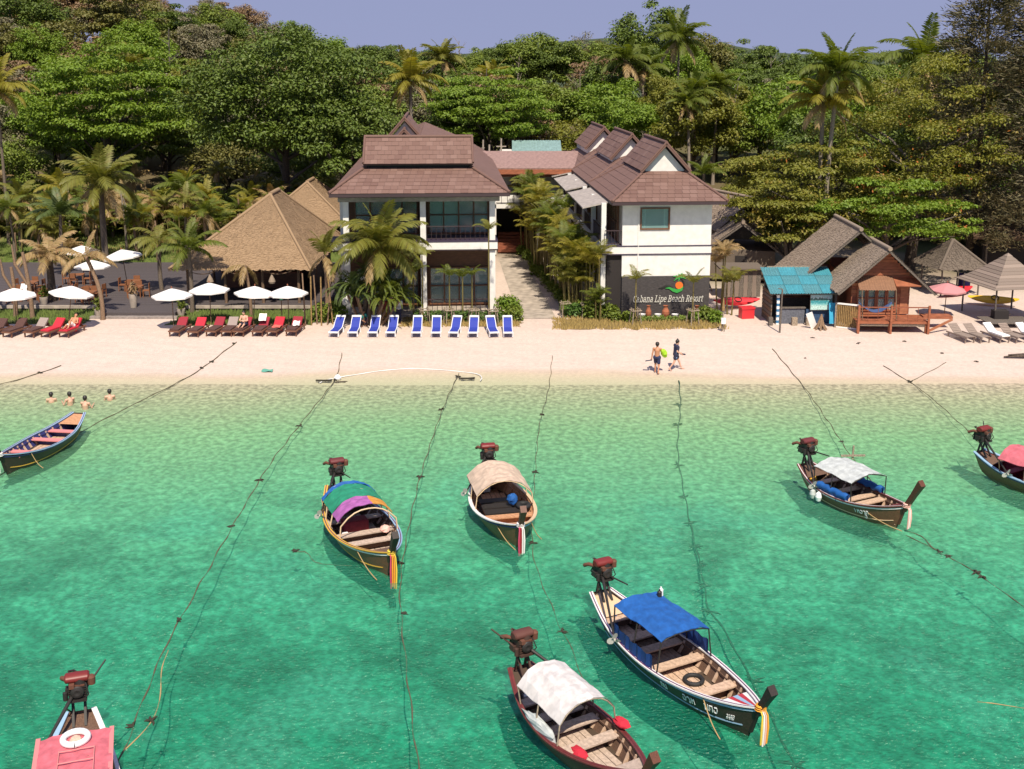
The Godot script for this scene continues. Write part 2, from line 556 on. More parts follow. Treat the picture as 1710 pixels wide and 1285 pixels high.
func window(house: Node3D, at: Vector3, w: float, h: float, cols: int, frame: Material, face := Basis(), curtain := true, rows := 1) -> void:   # at: lower left corner of the opening, face: +z looks out
	var f := MB.new()
	f.b = Transform3D(face, at)
	var t := 0.09
	f.box(Vector3(w / 2, t / 2, 0.02), Vector3(w, t, 0.16))
	f.box(Vector3(w / 2, h - t / 2, 0.02), Vector3(w, t, 0.16))
	for k in cols + 1:
		f.box(Vector3(clampf(w * k / cols, t / 2, w - t / 2), h / 2, 0.021), Vector3(t, h - 2 * t, 0.15))
	for k in range(1, rows):
		f.box(Vector3(w / 2, h * k / rows, 0.018), Vector3(w - 2 * t, t * 0.8, 0.13))
	var o := obj("window", f, frame, house)
	for k in cols:
		for j in rows:
			var g := MB.new()
			g.b = Transform3D(face, at)
			g.box(Vector3(w * (k + 0.5) / cols, h * (j + 0.5) / rows, -0.01), Vector3(w / cols - t, h / rows - t, 0.012))
			obj("pane", g, mats.glass_pane, o)
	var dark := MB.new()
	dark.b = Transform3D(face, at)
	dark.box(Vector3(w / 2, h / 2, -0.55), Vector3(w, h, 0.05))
	obj("dim_room_panel", dark, mats.dim_inside, o)  # flat near-black sheet, the dimness of the room painted on
	if curtain:
		for e in [0.0, 1.0]:
			var q := MB.new()
			q.b = Transform3D(face, at)
			for i in 5:
				var x: float = lerpf(0.12, w - 0.12, e) + (i * 0.055) * (1.0 if e == 0.0 else -1.0)
				q.box(Vector3(x, h / 2, -0.12 - 0.03 * (i % 2)), Vector3(0.05, h * 0.94, 0.02))
			obj("curtain", q, mats.curtain, o)

func rail(house: Node3D, p: Vector3, q: Vector3, high: float, gap: float, m: Material) -> void:
	var rl := MB.new()
	rl.bar(p + Vector3.UP * high, q + Vector3.UP * high, 0.07, 0.06)
	rl.bar(p + Vector3.UP * 0.12, q + Vector3.UP * 0.12, 0.04, 0.04)
	var o := obj("railing", rl, m, house)
	var n := int(p.distance_to(q) / gap)
	for k in n + 1:
		var b := MB.new()
		b.tube([p.lerp(q, float(k) / n), p.lerp(q, float(k) / n) + Vector3.UP * high], [0.018, 0.018], 5)
		obj("baluster", b, m, o)

func boxpart(called: String, house: Node3D, lo: Vector3, hi: Vector3, m: Material) -> MeshInstance3D:
	var b := MB.new()
	b.box((lo + hi) / 2.0, (hi - lo).abs())
	return obj(called, b, m, house)

func gablet(roof: Node3D, at: Vector3, half: float, low: float, top: float, long: float, left: int, rest: MB) -> int:   # at: middle of its face, on the roof
	# a small raised gable roof: two tiled slopes, a white triangle in front
	var y0 := Vector3.UP * low
	var y1 := Vector3.UP * top
	var x := Vector3.RIGHT
	var f := at + Vector3(0, 0, 0.4)
	var k := at + Vector3(0, 0, -long)
	left = tile_slope(roof, k - x * half + y0, f - x * half + y0, f + y1, k + y1, 5, 0.75, left, rest)
	left = tile_slope(roof, f + x * half + y0, k + x * half + y0, k + y1, f + y1, 5, 0.75, left, rest)
	var g := MB.new()
	var h := half - 0.2
	var s := (top - low) / half
	for z in [0.0, -long + 0.3]:
		g.tri(at + Vector3(-h, low - 0.1, z), at + Vector3(h, low - 0.1, z), at + Vector3(0, low - 0.1 + s * h, z))
	g.box(at + Vector3(0, low - 0.25, -long / 2 + 0.1), Vector3(2 * h, 0.4, long - 0.25))
	obj("gable", g, mats.white_paint, roof)
	var b := MB.new()
	for e in [-1.0, 1.0]:
		b.bar(f + Vector3(e * (half + 0.04), low - 0.06, 0.03), f + Vector3(0, top - 0.02, 0.03), 0.05, 0.2, Vector3(0, 1, 0))
		ridge(b, f + Vector3(e * half, low + 0.05, 0.0), f + y1 + Vector3(0, 0.05, 0.0), 0.08)
	ridge(b, f + y1 + Vector3(0, 0.05, 0), k + y1 + Vector3(0, 0.05, 0), 0.12)
	obj("ridge_cap", b, mats.roof_tile_dark, roof)
	return left

func make_houses() -> void:
	make_tile_meshes()
	var gp := mat("glass_pane", Color(0.35, 0.55, 0.55), 0.06)
	gp.transparency = BaseMaterial3D.TRANSPARENCY_ALPHA
	gp.albedo_color.a = 0.35
	mat("curtain", Color(0.30, 0.42, 0.40), 0.9)
	right_house()
	left_house()
	back_houses()

func right_house() -> void:
	var h := thing("white_house", "two-storey white resort house with the dark slate sign wall and three stepped roof gables", "house", Vector3(7.05, 0.55, -70.0), deg_to_rad(3.5))
	var W := 5.75
	var wp: Material = mats.white_paint
	# front wall round its window, slate wall below
	boxpart("wall", h, Vector3(0, 2.65, -0.25), Vector3(W, 4.05, 0), wp)
	boxpart("floor_band", h, Vector3(-1.35, 4.12, -0.3), Vector3(W + 0.03, 4.58, 0.035), wp)
	for y in [4.05, 4.58]: boxpart("trim", h, Vector3(-1.38, y, -0.3), Vector3(W + 0.05, y + 0.07, 0.06), mats.purple_trim)
	boxpart("wall", h, Vector3(0, 4.65, -0.25), Vector3(1.13, 7.45, 0), wp)
	boxpart("wall", h, Vector3(3.04, 4.65, -0.25), Vector3(W, 7.45, 0), wp)
	boxpart("wall", h, Vector3(1.13, 4.65, -0.25), Vector3(3.04, 5.67, 0), wp)
	boxpart("wall", h, Vector3(1.13, 7.1, -0.25), Vector3(3.04, 7.45, 0), wp)
	window(h, Vector3(1.13, 5.67, -0.02), 1.91, 1.43, 1, mats.teak)
	boxpart("slate_wall", h, Vector3(0.02, -0.3, -0.2), Vector3(W - 0.02, 2.645, 0.09), mats.slate)
	boxpart("wall", h, Vector3(W - 0.25, -0.3, -31), Vector3(W, 7.45, -0.25), wp)
	boxpart("wall", h, Vector3(-0.1, -0.3, -31.25), Vector3(W, 7.45, -31), wp)
	# side with balconies
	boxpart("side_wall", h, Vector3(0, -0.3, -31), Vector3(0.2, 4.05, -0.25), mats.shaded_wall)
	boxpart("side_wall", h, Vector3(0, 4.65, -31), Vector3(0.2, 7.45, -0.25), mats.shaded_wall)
	var to_left := Basis(Vector3(0, 0, 1), Vector3.UP, Vector3(-1, 0, 0))
	for k in 3:
		for y in [0.1, 4.75]:
			window(h, Vector3(-0.06, y, -8.4 - 10.2 * k), 3.0, 2.3, 3, mats.teak, to_left, false, 2)
			window(h, Vector3(-0.06, y, -4.4 - 10.2 * k), 3.0, 2.3, 3, mats.teak, to_left, false, 2)
	boxpart("balcony_floor", h, Vector3(-1.35, 4.12, -30.5), Vector3(-0.01, 4.56, -0.31), wp)
	boxpart("terrace_floor", h, Vector3(-1.5, -0.3, -30.5), Vector3(-0.01, 0.06, -0.05), mats.concrete)
	for k in 7:
		var z := -0.35 - 4.9 * k
		boxpart("column", h, Vector3(-1.3, 0.06, z - 0.3), Vector3(-1.0, 4.05, z), wp)
		boxpart("column", h, Vector3(-1.3, 4.65, z - 0.3), Vector3(-1.0, 7.35, z), wp)
		if k < 6: rail(h, Vector3(-1.15, 4.65, z - 0.3), Vector3(-1.15, 4.65, z - 4.9), 0.95, 0.28, mats.dark_trim)
	boxpart("shade_panel", h, Vector3(-0.95, -0.2, -0.3), Vector3(-0.02, 4.05, -0.2), mats.dim_inside)  # near-black sheet painting the shade under the balcony
	rail(h, Vector3(-1.1, 4.65, -0.15), Vector3(-0.05, 4.65, -0.15), 0.95, 0.2, mats.dark_trim)
	for k in 3:
		var cn := MB.new()
		var z0 := -0.6 - 10.2 * k
		cn.quad(Vector3(-2.5, 7.05, z0), Vector3(-0.4, 7.5, z0), Vector3(-0.4, 7.5, z0 - 8.6), Vector3(-2.5, 7.05, z0 - 8.6))
		cn.quad(Vector3(-2.5, 6.97, z0), Vector3(-2.5, 6.97, z0 - 8.6), Vector3(-0.4, 7.42, z0 - 8.6), Vector3(-0.4, 7.42, z0))
		cn.quad(Vector3(-2.5, 6.97, z0), Vector3(-0.4, 7.42, z0), Vector3(-0.4, 7.5, z0), Vector3(-2.5, 7.05, z0))
		cn.quad(Vector3(-2.5, 6.97, z0 - 8.6), Vector3(-2.5, 6.97, z0), Vector3(-2.5, 7.05, z0), Vector3(-2.5, 7.05, z0 - 8.6))
		obj("balcony_canopy", cn, mats.canopy_sheet, h)
		for q in 2:
			var lampb := MB.new()
			lampb.lathe([Vector2(0, -0.1), Vector2(0.09, -0.06), Vector2(0.09, 0.02), Vector2(0.03, 0.08)], 8, Vector3(-2.2, 7.0, z0 - 1.0 - 3.0 * q))
			obj("floodlight", lampb, mats.dark_trim, h)
	# roof
	var roof := thing_part("roof", h)
	var rest := MB.new()
	var e0 := Vector3(-0.85, 7.57, 1.0)
	var e1 := Vector3(6.5, 7.57, 1.0)
	var t0 := Vector3(1.8, 9.15, -2.6)
	var t1 := Vector3(4.5, 9.15, -2.6)
	var back := Vector3(0, 0, -29.0)
	var n := tile_slope(roof, e0, e1, t1, t0, 8, 0.48, 300, rest)
	n = gablet(roof, Vector3(3.15, 0, -2.62), 1.6, 9.22, 11.0, 7.6, n, rest)
	n = gablet(roof, Vector3(2.7, 0, -13.2), 1.6, 9.15, 10.9, 8.2, n, rest)
	n = gablet(roof, Vector3(2.25, 0, -24.6), 1.6, 9.1, 10.8, 7.6, n, rest)
	n = tile_slope(roof, Vector3(-0.85, 7.57, -32), e0, t0, Vector3(1.8, 9.15, -32), 6, 0.75, n, rest)
	n = tile_slope(roof, e1, Vector3(6.5, 7.57, -32), Vector3(4.5, 9.15, -32), t1, 6, 0.75, n, rest)
	n = tile_slope(roof, Vector3(1.8, 9.15, -32), t0, Vector3(3.15, 9.6, -3.2), Vector3(3.15, 9.6, -32), 2, 0.75, 0, rest)
	n = tile_slope(roof, t1, Vector3(4.5, 9.15, -32), Vector3(3.15, 9.6, -32), Vector3(3.15, 9.6, -3.2), 2, 0.75, 0, rest)
	var others := obj("tiles", rest, mats.roof_tile, roof)
	others.set_meta("kind", "stuff")
	var caps := MB.new()
	ridge(caps, e0 + Vector3(0, 0.04, 0), t0 + Vector3(0, 0.05, 0), 0.1)
	ridge(caps, e1 + Vector3(0, 0.04, 0), t1 + Vector3(0, 0.05, 0), 0.1)
	for k in [1, 2]:
		ridge(caps, Vector3(-0.8, 7.62, -10.6 * k), Vector3(1.8, 9.2, -10.6 * k + 1.4), 0.07)
		ridge(caps, Vector3(-0.8, 7.62, -10.6 * k), Vector3(1.8, 9.2, -10.6 * k - 1.6), 0.07)
	obj("hip_cap", caps, mats.roof_tile_dark, roof)
	var fas := MB.new()
	fas.box(Vector3(2.83, 7.46, 0.97), Vector3(7.3, 0.2, 0.05))
	fas.box(Vector3(-0.82, 7.46, -15.5), Vector3(0.05, 0.2, 32.9))
	fas.box(Vector3(6.47, 7.46, -15.5), Vector3(0.05, 0.2, 32.9))
	fas.box(Vector3(2.83, 7.42, -15.5), Vector3(7.2, 0.04, 32.8))
	obj("fascia", fas, mats.dark_trim, roof)
	boxpart("downpipe", h, Vector3(1.0, -0.2, 0.0), Vector3(1.07, 7.4, 0.06), wp)
	# a step and a meter box at its left foot
	boxpart("step", h, Vector3(-0.6, -0.35, 0.05), Vector3(0.0, 0.0, 0.6), wp)
	resort_sign(h)

func thing_part(called: String, parent: Node3D) -> Node3D:
	var o := Node3D.new()
	o.name = called
	parent.add_child(o, true)
	return o

func letters(text: String, high: float, deep: float, slant: float, squeeze: float, font_name := "Droid Serif", bold := false) -> TextMesh:
	var f := SystemFont.new()
	f.font_names = PackedStringArray([font_name])
	if bold: f.font_weight = 700
	var v := FontVariation.new()
	v.base_font = f
	v.variation_transform = Transform2D(Vector2(squeeze, 0), Vector2(slant, 1), Vector2.ZERO)
	var t := TextMesh.new()
	t.text = text
	t.font = v
	t.font_size = 48
	t.pixel_size = high / 48.0
	t.depth = deep
	t.curve_step = 2.0
	return t

func flat_shape(outline: PackedVector2Array, deep: float, at: Vector3) -> MB:
	var m := MB.new()
	var idx := Geometry2D.triangulate_polygon(outline)
	for k in range(0, idx.size(), 3):
		var p := outline[idx[k]]
		var q := outline[idx[k + 1]]
		var s := outline[idx[k + 2]]
		if (q - p).cross(s - p) < 0:
			var w := q; q = s; s = w
		m.tri(at + Vector3(p.x, p.y, deep), at + Vector3(q.x, q.y, deep), at + Vector3(s.x, s.y, deep))
	var n := outline.size()
	var turn := 1.0 if not Geometry2D.is_polygon_clockwise(outline) else -1.0
	for k in n:
		var p := outline[k]
		var q := outline[(k + 1) % n]
		if turn < 0: var w := p; p = q; q = w
		m.quad(at + Vector3(p.x, p.y, 0), at + Vector3(q.x, q.y, 0), at + Vector3(q.x, q.y, deep), at + Vector3(p.x, p.y, deep))
	return m

func swoosh(pts: Array, widths: Array) -> PackedVector2Array:      # a ribbon that swells along a curve
	var a := PackedVector2Array()
	var b := PackedVector2Array()
	for i in pts.size():
		var d: Vector2 = (pts[mini(i + 1, pts.size() - 1)] - pts[maxi(i - 1, 0)]).normalized()
		var nrm := Vector2(-d.y, d.x)
		a.append(pts[i] + nrm * widths[i])
		b.append(pts[i] - nrm * widths[i])
	b.reverse()
	a.append_array(b)
	return a

func resort_sign(h: Node3D) -> void:
	var s := tag(thing_part("resort_sign", self), "raised resort name and palm emblem on the dark slate wall", "sign") as Node3D
	s.transform = h.transform * Transform3D(Basis(), Vector3(3.05, 1.28, 0.10))
	var lm := mat("sign_letter", Color(0.62, 0.60, 0.54), 0.45)
	var lt := letters("Cabana Lipe Beach Resort", 0.60, 0.05, 0.0, 1.0)
	var o := obj("lettering", lt, lm, s)
	var fit := 4.55 / lt.get_aabb().size.x
	o.transform = Transform3D(Vector3(fit, 0, 0), Vector3(0.20, 1.0, 0), Vector3(0, 0, 1), Vector3(0.0, -0.12, 0.03))
	var gm := mat("sign_green", Color(0.04, 0.33, 0.06), 0.5)
	var bm := mat("sign_dark", Color(0.02, 0.02, 0.018), 0.5)
	var om := mat("sign_orange", Color(0.75, 0.16, 0.02), 0.5)
	var c := Vector3(0.35, 0.42, 0.0)
	obj("leaf_swoosh", flat_shape(swoosh([Vector2(-0.55, 0.16), Vector2(-0.3, 0.18), Vector2(-0.05, 0.04), Vector2(0.2, -0.04), Vector2(0.48, 0.06), Vector2(0.62, 0.26)], [0.01, 0.06, 0.10, 0.12, 0.09, 0.01]), 0.05, c), gm, s)
	obj("dark_swoosh", flat_shape(swoosh([Vector2(-1.0, 0.16), Vector2(-0.78, 0.18), Vector2(-0.52, 0.30), Vector2(-0.26, 0.27), Vector2(0.0, 0.12)], [0.01, 0.05, 0.06, 0.05, 0.01]), 0.035, c), bm, s)
	var ring := PackedVector2Array()
	for k in 16: ring.append(Vector2(0.34, 0.34) + Vector2(cos(TAU * k / 16), sin(TAU * k / 16)) * Vector2(0.25, 0.24))
	obj("orange_sun", flat_shape(ring, 0.03, c), om, s)
	obj("palm_trunk", flat_shape(swoosh([Vector2(0.62, 0.2), Vector2(0.66, 0.45), Vector2(0.56, 0.7), Vector2(0.38, 0.84)], [0.04, 0.04, 0.03, 0.02]), 0.045, c), bm, s)
	for a in [[-0.45, 0.08], [-0.40, -0.22], [-0.12, 0.26], [0.34, 0.14], [0.42, -0.1], [0.16, 0.3], [-0.1, -0.28]]:
		var e := Vector2(a[0], a[1])
		var p := Vector2(0.38, 0.84)
		obj("emblem_frond", flat_shape(swoosh([p, p + e * 0.5 + Vector2(0, 0.08), p + e], [0.015, 0.05, 0.005]), 0.04, c), gm, s)

func left_house() -> void:
	var h := thing("brown_roofed_house", "two-storey resort house with broad brown tiled hip roof and open balconies behind the coconut palm", "house", Vector3(-10.77, 0.55, -70.0), deg_to_rad(3.5))
	var wp: Material = mats.white_paint
	var back_z := -2.3
	for x in [0.0, 4.9, 9.35]:
		boxpart("column", h, Vector3(x, -0.2, -0.36), Vector3(x + 0.36, 4.36, 0.0), wp)
		boxpart("column", h, Vector3(x, 4.92, -0.36), Vector3(x + 0.36, 7.45, 0.0), wp)
	boxpart("floor_band", h, Vector3(-1.0, 4.36, -2.3), Vector3(9.85, 4.84, 0.15), wp)
	boxpart("trim", h, Vector3(-1.02, 4.84, -2.3), Vector3(9.87, 4.92, 0.18), mats.purple_trim)
	boxpart("trim", h, Vector3(-0.98, 4.27, -2.2), Vector3(9.83, 4.36, 0.12), mats.dark_trim)
	boxpart("beam", h, Vector3(-0.3, 7.45, -0.5), Vector3(10.0, 7.72, 0.02), mats.canopy_sheet)
	boxpart("terrace_floor", h, Vector3(-0.6, -0.3, -2.3), Vector3(9.8, 0.12, 0.3), mats.concrete)
	boxpart("back_wall", h, Vector3(-0.4, -0.2, back_z - 0.8), Vector3(9.8, 4.36, back_z - 0.6), mats.teak)
	boxpart("back_wall", h, Vector3(-0.4, 4.9, back_z - 0.8), Vector3(9.8, 7.9, back_z - 0.6), mats.teak)
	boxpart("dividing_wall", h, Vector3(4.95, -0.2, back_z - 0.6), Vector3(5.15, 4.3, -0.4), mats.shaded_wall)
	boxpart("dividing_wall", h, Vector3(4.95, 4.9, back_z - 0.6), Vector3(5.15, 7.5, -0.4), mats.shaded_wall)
	boxpart("side_wall", h, Vector3(9.6, -0.2, -32), Vector3(9.8, 7.5, back_z), wp)
	boxpart("side_wall", h, Vector3(-0.4, -0.2, -32), Vector3(-0.2, 7.5, back_z), wp)
	for y in [0.15, 4.95]:
		window(h, Vector3(5.4, y, back_z - 0.5), 4.0, 2.55, 4, mats.teak, Basis(), true, 2)
		window(h, Vector3(0.5, y, back_z - 0.5), 4.2, 2.55, 4, mats.teak, Basis(), true, 2)
	rail(h, Vector3(5.3, 4.92, -0.12), Vector3(9.35, 4.92, -0.12), 0.9, 0.3, mats.dark_trim)
	rail(h, Vector3(0.4, 4.92, -0.12), Vector3(4.9, 4.92, -0.12), 0.9, 0.3, mats.dark_trim)
	rail(h, Vector3(5.3, 0.12, -0.12), Vector3(9.35, 0.12, -0.12), 0.9, 0.3, mats.dark_trim)
	# chairs on the upper balcony read as dark shapes: built below as things
	var roof := thing_part("roof", h)
	var rest := MB.new()
	var e0 := Vector3(-0.75, 8.08, 1.0)
	var e1 := Vector3(10.6, 8.08, 1.0)
	var t0 := Vector3(1.35, 9.45, -2.0)
	var t1 := Vector3(8.2, 9.45, -2.0)
	var n := tile_slope(roof, Vector3(1.25, 9.72, -1.55), Vector3(8.35, 9.72, -1.55), Vector3(8.35, 11.3, -3.8), Vector3(1.25, 11.3, -3.8), 6, 0.45, 300, rest)
	n = tile_slope(roof, e0, e1, t1, t0, 7, 0.45, n, rest)
	n = tile_slope(roof, Vector3(-0.75, 8.08, -32), e0, t0, Vector3(1.35, 9.45, -32), 6, 0.6, n, rest)
	tile_slope(roof, e1, Vector3(10.6, 8.08, -32), Vector3(8.2, 9.45, -32), t1, 6, 0.6, 0, rest)
	tile_slope(roof, Vector3(8.35, 9.72, -6.1), Vector3(1.25, 9.72, -6.1), Vector3(1.25, 11.3, -3.8), Vector3(8.35, 11.3, -3.8), 6, 0.6, 0, rest)
	tile_slope(roof, Vector3(1.35, 9.45, -32), Vector3(1.35, 9.45, -6.0), Vector3(4.75, 10.9, -6.0), Vector3(4.75, 10.9, -32), 6, 0.6, 0, rest)
	tile_slope(roof, Vector3(8.2, 9.45, -6.0), Vector3(8.2, 9.45, -32), Vector3(4.75, 10.9, -32), Vector3(4.75, 10.9, -6.0), 6, 0.6, 0, rest)
	gablet(roof, Vector3(3.5, 0, -15.0), 1.55, 10.3, 12.05, 8.0, 0, rest)
	gablet(roof, Vector3(3.5, 0, -14.0), 1.0, 10.2, 11.25, 3.0, 0, rest)
	var others := obj("tiles", rest, mats.roof_tile, roof)
	others.set_meta("kind", "stuff")
	var dark := MB.new()
	dark.box(Vector3(4.8, 9.55, -2.4), Vector3(6.75, 0.5, 0.6))  # dark board painting the shadow gap between the roof tiers
	dark.box(Vector3(4.8, 9.66, -3.8), Vector3(6.9, 0.06, 4.3))
	dark.tri(Vector3(8.3, 9.7, -1.6), Vector3(8.3, 9.7, -6.0), Vector3(8.3, 11.25, -3.8))
	dark.tri(Vector3(1.3, 9.7, -6.0), Vector3(1.3, 9.7, -1.6), Vector3(1.3, 11.25, -3.8))
	dark.box(Vector3(4.92, 7.96, 0.98), Vector3(11.3, 0.2, 0.05))
	dark.box(Vector3(-0.73, 7.96, -15.5), Vector3(0.05, 0.2, 32.9))
	dark.box(Vector3(10.58, 7.96, -15.5), Vector3(0.05, 0.2, 32.9))
	dark.box(Vector3(4.92, 7.9, -15.5), Vector3(11.2, 0.04, 32.8))
	obj("fascia", dark, mats.dark_trim, roof)
	var caps := MB.new()
	ridge(caps, e0 + Vector3(0, 0.05, 0), t0 + Vector3(0, 0.06, 0), 0.11)
	ridge(caps, e1 + Vector3(0, 0.05, 0), t1 + Vector3(0, 0.06, 0), 0.11)
	ridge(caps, Vector3(1.2, 11.34, -3.8), Vector3(8.4, 11.34, -3.8), 0.12)
	ridge(caps, Vector3(1.25, 9.78, -1.55), Vector3(1.25, 11.34, -3.8), 0.08)
	ridge(caps, Vector3(8.35, 9.78, -1.55), Vector3(8.35, 11.34, -3.8), 0.08)
	obj("hip_cap", caps, mats.roof_tile_dark, roof)

func back_houses() -> void:
	var h := thing("rear_guest_house", "low white building at the path end with flat reddish roof and balcony railing", "building", Vector3(-5.2, 0.9, -92.0))
	var wp: Material = mats.white_paint
	boxpart("wall", h, Vector3(0, 4.2, -6.2), Vector3(11.0, 7.2, -1.6), wp)
	boxpart("balcony_floor", h, Vector3(0, 3.9, -2), Vector3(11.0, 4.25, 0.0), wp)
	boxpart("wall", h, Vector3(0, 0, -6.2), Vector3(3.3, 3.9, -1.6), wp)
	boxpart("passage_shade", h, Vector3(3.3, 0, -6.0), Vector3(11, 3.9, -5.7), mats.dim_inside)  # near-black back sheet, shade of the open ground floor painted
	for k in 6: boxpart("stair_step", h, Vector3(4.0, 0.22 * k, -1.6 - 0.5 * k), Vector3(7.0, 0.22 * k + 0.22, -1.1 - 0.5 * k), mats.red_wood_dark)
	for x in [0.0, 3.6, 7.2, 10.7]: boxpart("column", h, Vector3(x, 0, -0.3), Vector3(x + 0.28, 7.0, 0), wp)
	rail(h, Vector3(0.2, 4.25, -0.1), Vector3(11, 4.25, -0.1), 1.0, 0.5, mats.dark_trim)
	boxpart("rail_panel", h, Vector3(0.2, 4.3, -0.2), Vector3(11, 5.0, -0.16), wp)
	window(h, Vector3(5.6, 4.7, -1.5), 1.7, 1.9, 2, mats.dark_trim, Basis(), false)
	window(h, Vector3(1.4, 4.7, -1.5), 1.7, 1.9, 2, mats.dark_trim, Basis(), false)
	var rf := MB.new()
	rf.box(Vector3(4.9, 7.7, -3.0), Vector3(13.0, 0.12, 8.0), Basis(Vector3.RIGHT, 0.1))
	obj("roof", rf, mat("roof_pinkish", Color(0.40, 0.25, 0.22), 0.8, tex.soft, Vector3.ONE * 0.4), h)
	boxpart("roof_edge", h, Vector3(-1.5, 6.85, 0.92), Vector3(11.3, 7.25, 1.0), mats.red_wood)
	boxpart("roof_edge", h, Vector3(-1.5, 6.6, 0.5), Vector3(11.3, 6.84, 0.58), mats.red_wood_dark)
	var t := thing("turquoise_roofed_house", "small far house with a pale turquoise sheet roof behind the resort", "house", Vector3(0.0, 1.6, -118.0))
	boxpart("wall", t, Vector3(0.3, 0, -4), Vector3(5.2, 5.2, -0.2), wp)
	boxpart("wall", t, Vector3(-1.3, 0, -3), Vector3(0.28, 6.0, -1.0), wp)
	boxpart("fascia", t, Vector3(0.0, 5.3, 0.36), Vector3(5.3, 5.62, 0.42), mat("turquoise_trim", Color(0.04, 0.33, 0.38), 0.6))
	var tr := MB.new()
	for k in 18:
		var x := 0.0 + 5.3 * k / 18.0
		tr.quad(Vector3(x, 5.6, 0.4), Vector3(x + 0.2, 5.64, 0.4), Vector3(x + 0.2, 6.95, -3.6), Vector3(x, 6.9, -3.6))
		tr.quad(Vector3(x + 0.2, 5.64, 0.4), Vector3(x + 5.3 / 18, 5.6, 0.4), Vector3(x + 5.3 / 18, 6.9, -3.6), Vector3(x + 0.2, 6.95, -3.6))
	tr.quad(Vector3(5.3, 5.55, -7), Vector3(0, 5.55, -7), Vector3(0, 6.92, -3.6), Vector3(5.3, 6.92, -3.6))
	obj("roof", tr, mat("turquoise_sheet", Color(0.27, 0.42, 0.42), 0.6, tex.soft, Vector3.ONE * 0.3), t)
	for k in 3:
		var p := MB.new()
		p.tube([Vector3(0, 0, 0), Vector3(0.1, 8.0, 0)], [0.13, 0.09], 7)
		p.box(Vector3(0.1, 7.2, 0), Vector3(1.0 if k == 2 else 0.3, 0.1, 0.1))
		tag(obj("utility_pole", p, mats.concrete, self, [Vector3(-3.0, 1.2, -112), Vector3(-2.3, 1.0, -108), Vector3(-1.2, 1.2, -114)][k]), ["taller pale utility pole left of the turquoise roof", "shorter pale utility pole beside the turquoise roof", "slim utility pole with a crossarm near the turquoise roof"][k], "pole", "utility poles behind the resort")

# ---------------------------------------------------------------- thatch and wooden buildings

func thatch_face(m: MB, a: Vector3, b: Vector3, c: Vector3, d: Vector3, courses: int, thick := 0.028, seg := 0.13) -> void:   # a b along the eave, c d along the top; every course hangs ragged over the one below
	var out := (b - a).cross(d - a).normalized()
	if out.length() < 0.5: out = (b - a).cross(c - a).normalized()
	for k in courses:
		var t0 := float(k) / courses
		var t1 := minf(1.0, (k + 1.35) / courses)
		var l0 := a.lerp(d, t0)
		var r0 := b.lerp(c, t0)
		var l1 := a.lerp(d, t1)
		var r1 := b.lerp(c, t1)
		var n := maxi(2, int(l0.distance_to(r0) / seg))
		var down := ((l0 - l1) + (r0 - r1)).normalized()
		var prev := Vector3.ZERO
		for i in n + 1:
			var u := float(i) / n
			var p := l0.lerp(r0, u) + out * (thick + r(-0.012, 0.012)) + down * r(-0.05, 0.12)
			if i > 0:
				var u0 := float(i - 1) / n
				var q0 := l1.lerp(r1, u0)
				var q1 := l1.lerp(r1, u)
				m.quad(prev, p, q1, q0)
				m.quad(prev - out * thick, p - out * thick, p, prev)
			prev = p
	var wide := a.distance_to(b)
	var tall := ((c + d) / 2.0).distance_to((a + b) / 2.0)
	var slope := ((c + d) / 2.0 - (a + b) / 2.0).normalized()
	for i in int(wide * tall * 34.0):          # loose straws lying down the slope
		var t := pow(rng.randf(), 0.8)
		var p := a.lerp(d, t).lerp(b.lerp(c, t), rng.randf()) + out * (thick + 0.02)
		var along := -(slope + (b - a).normalized() * r(-0.35, 0.35)).normalized() * r(0.18, 0.42)
		var side := along.cross(out).normalized() * r(0.008, 0.02)
		m.tri(p - side, p + side, p + along + out * r(-0.01, 0.05))

func gable_thatch(parent: Node3D, at: Vector3, half: float, low: float, top: float, z0: float, z1: float, courses: int, m: Material) -> void:   # ridge along z, from z0 (front) to z1 (back)
	var s := MB.new()
	s.b = Transform3D(Basis(), at)
	thatch_face(s, Vector3(-half, low, z1), Vector3(-half, low, z0), Vector3(0, top, z0), Vector3(0, top, z1), courses)
	thatch_face(s, Vector3(half, low, z0), Vector3(half, low, z1), Vector3(0, top, z1), Vector3(0, top, z0), courses)
	s.tube([Vector3(0, top + 0.06, z0 + 0.05), Vector3(0, top + 0.06, z1)], [0.14, 0.14], 7)
	obj("thatch_roof", s, m, parent)
	var u := MB.new()
	u.b = s.b
	for e in [-1.0, 1.0]:
		u.bar(Vector3(e * half, low - 0.08, z0 - 0.06), Vector3(0, top - 0.08, z0 - 0.06), 0.05, 0.16)
		u.bar(Vector3(e * half, low - 0.06, z1 + 0.06), Vector3(0, top - 0.06, z1 + 0.06), 0.05, 0.12)
	u.bar(Vector3(0, top - 0.1, z0), Vector3(0, top - 0.1, z1), 0.08, 0.08)
	obj("rafter", u, mats.grey_wood, parent)

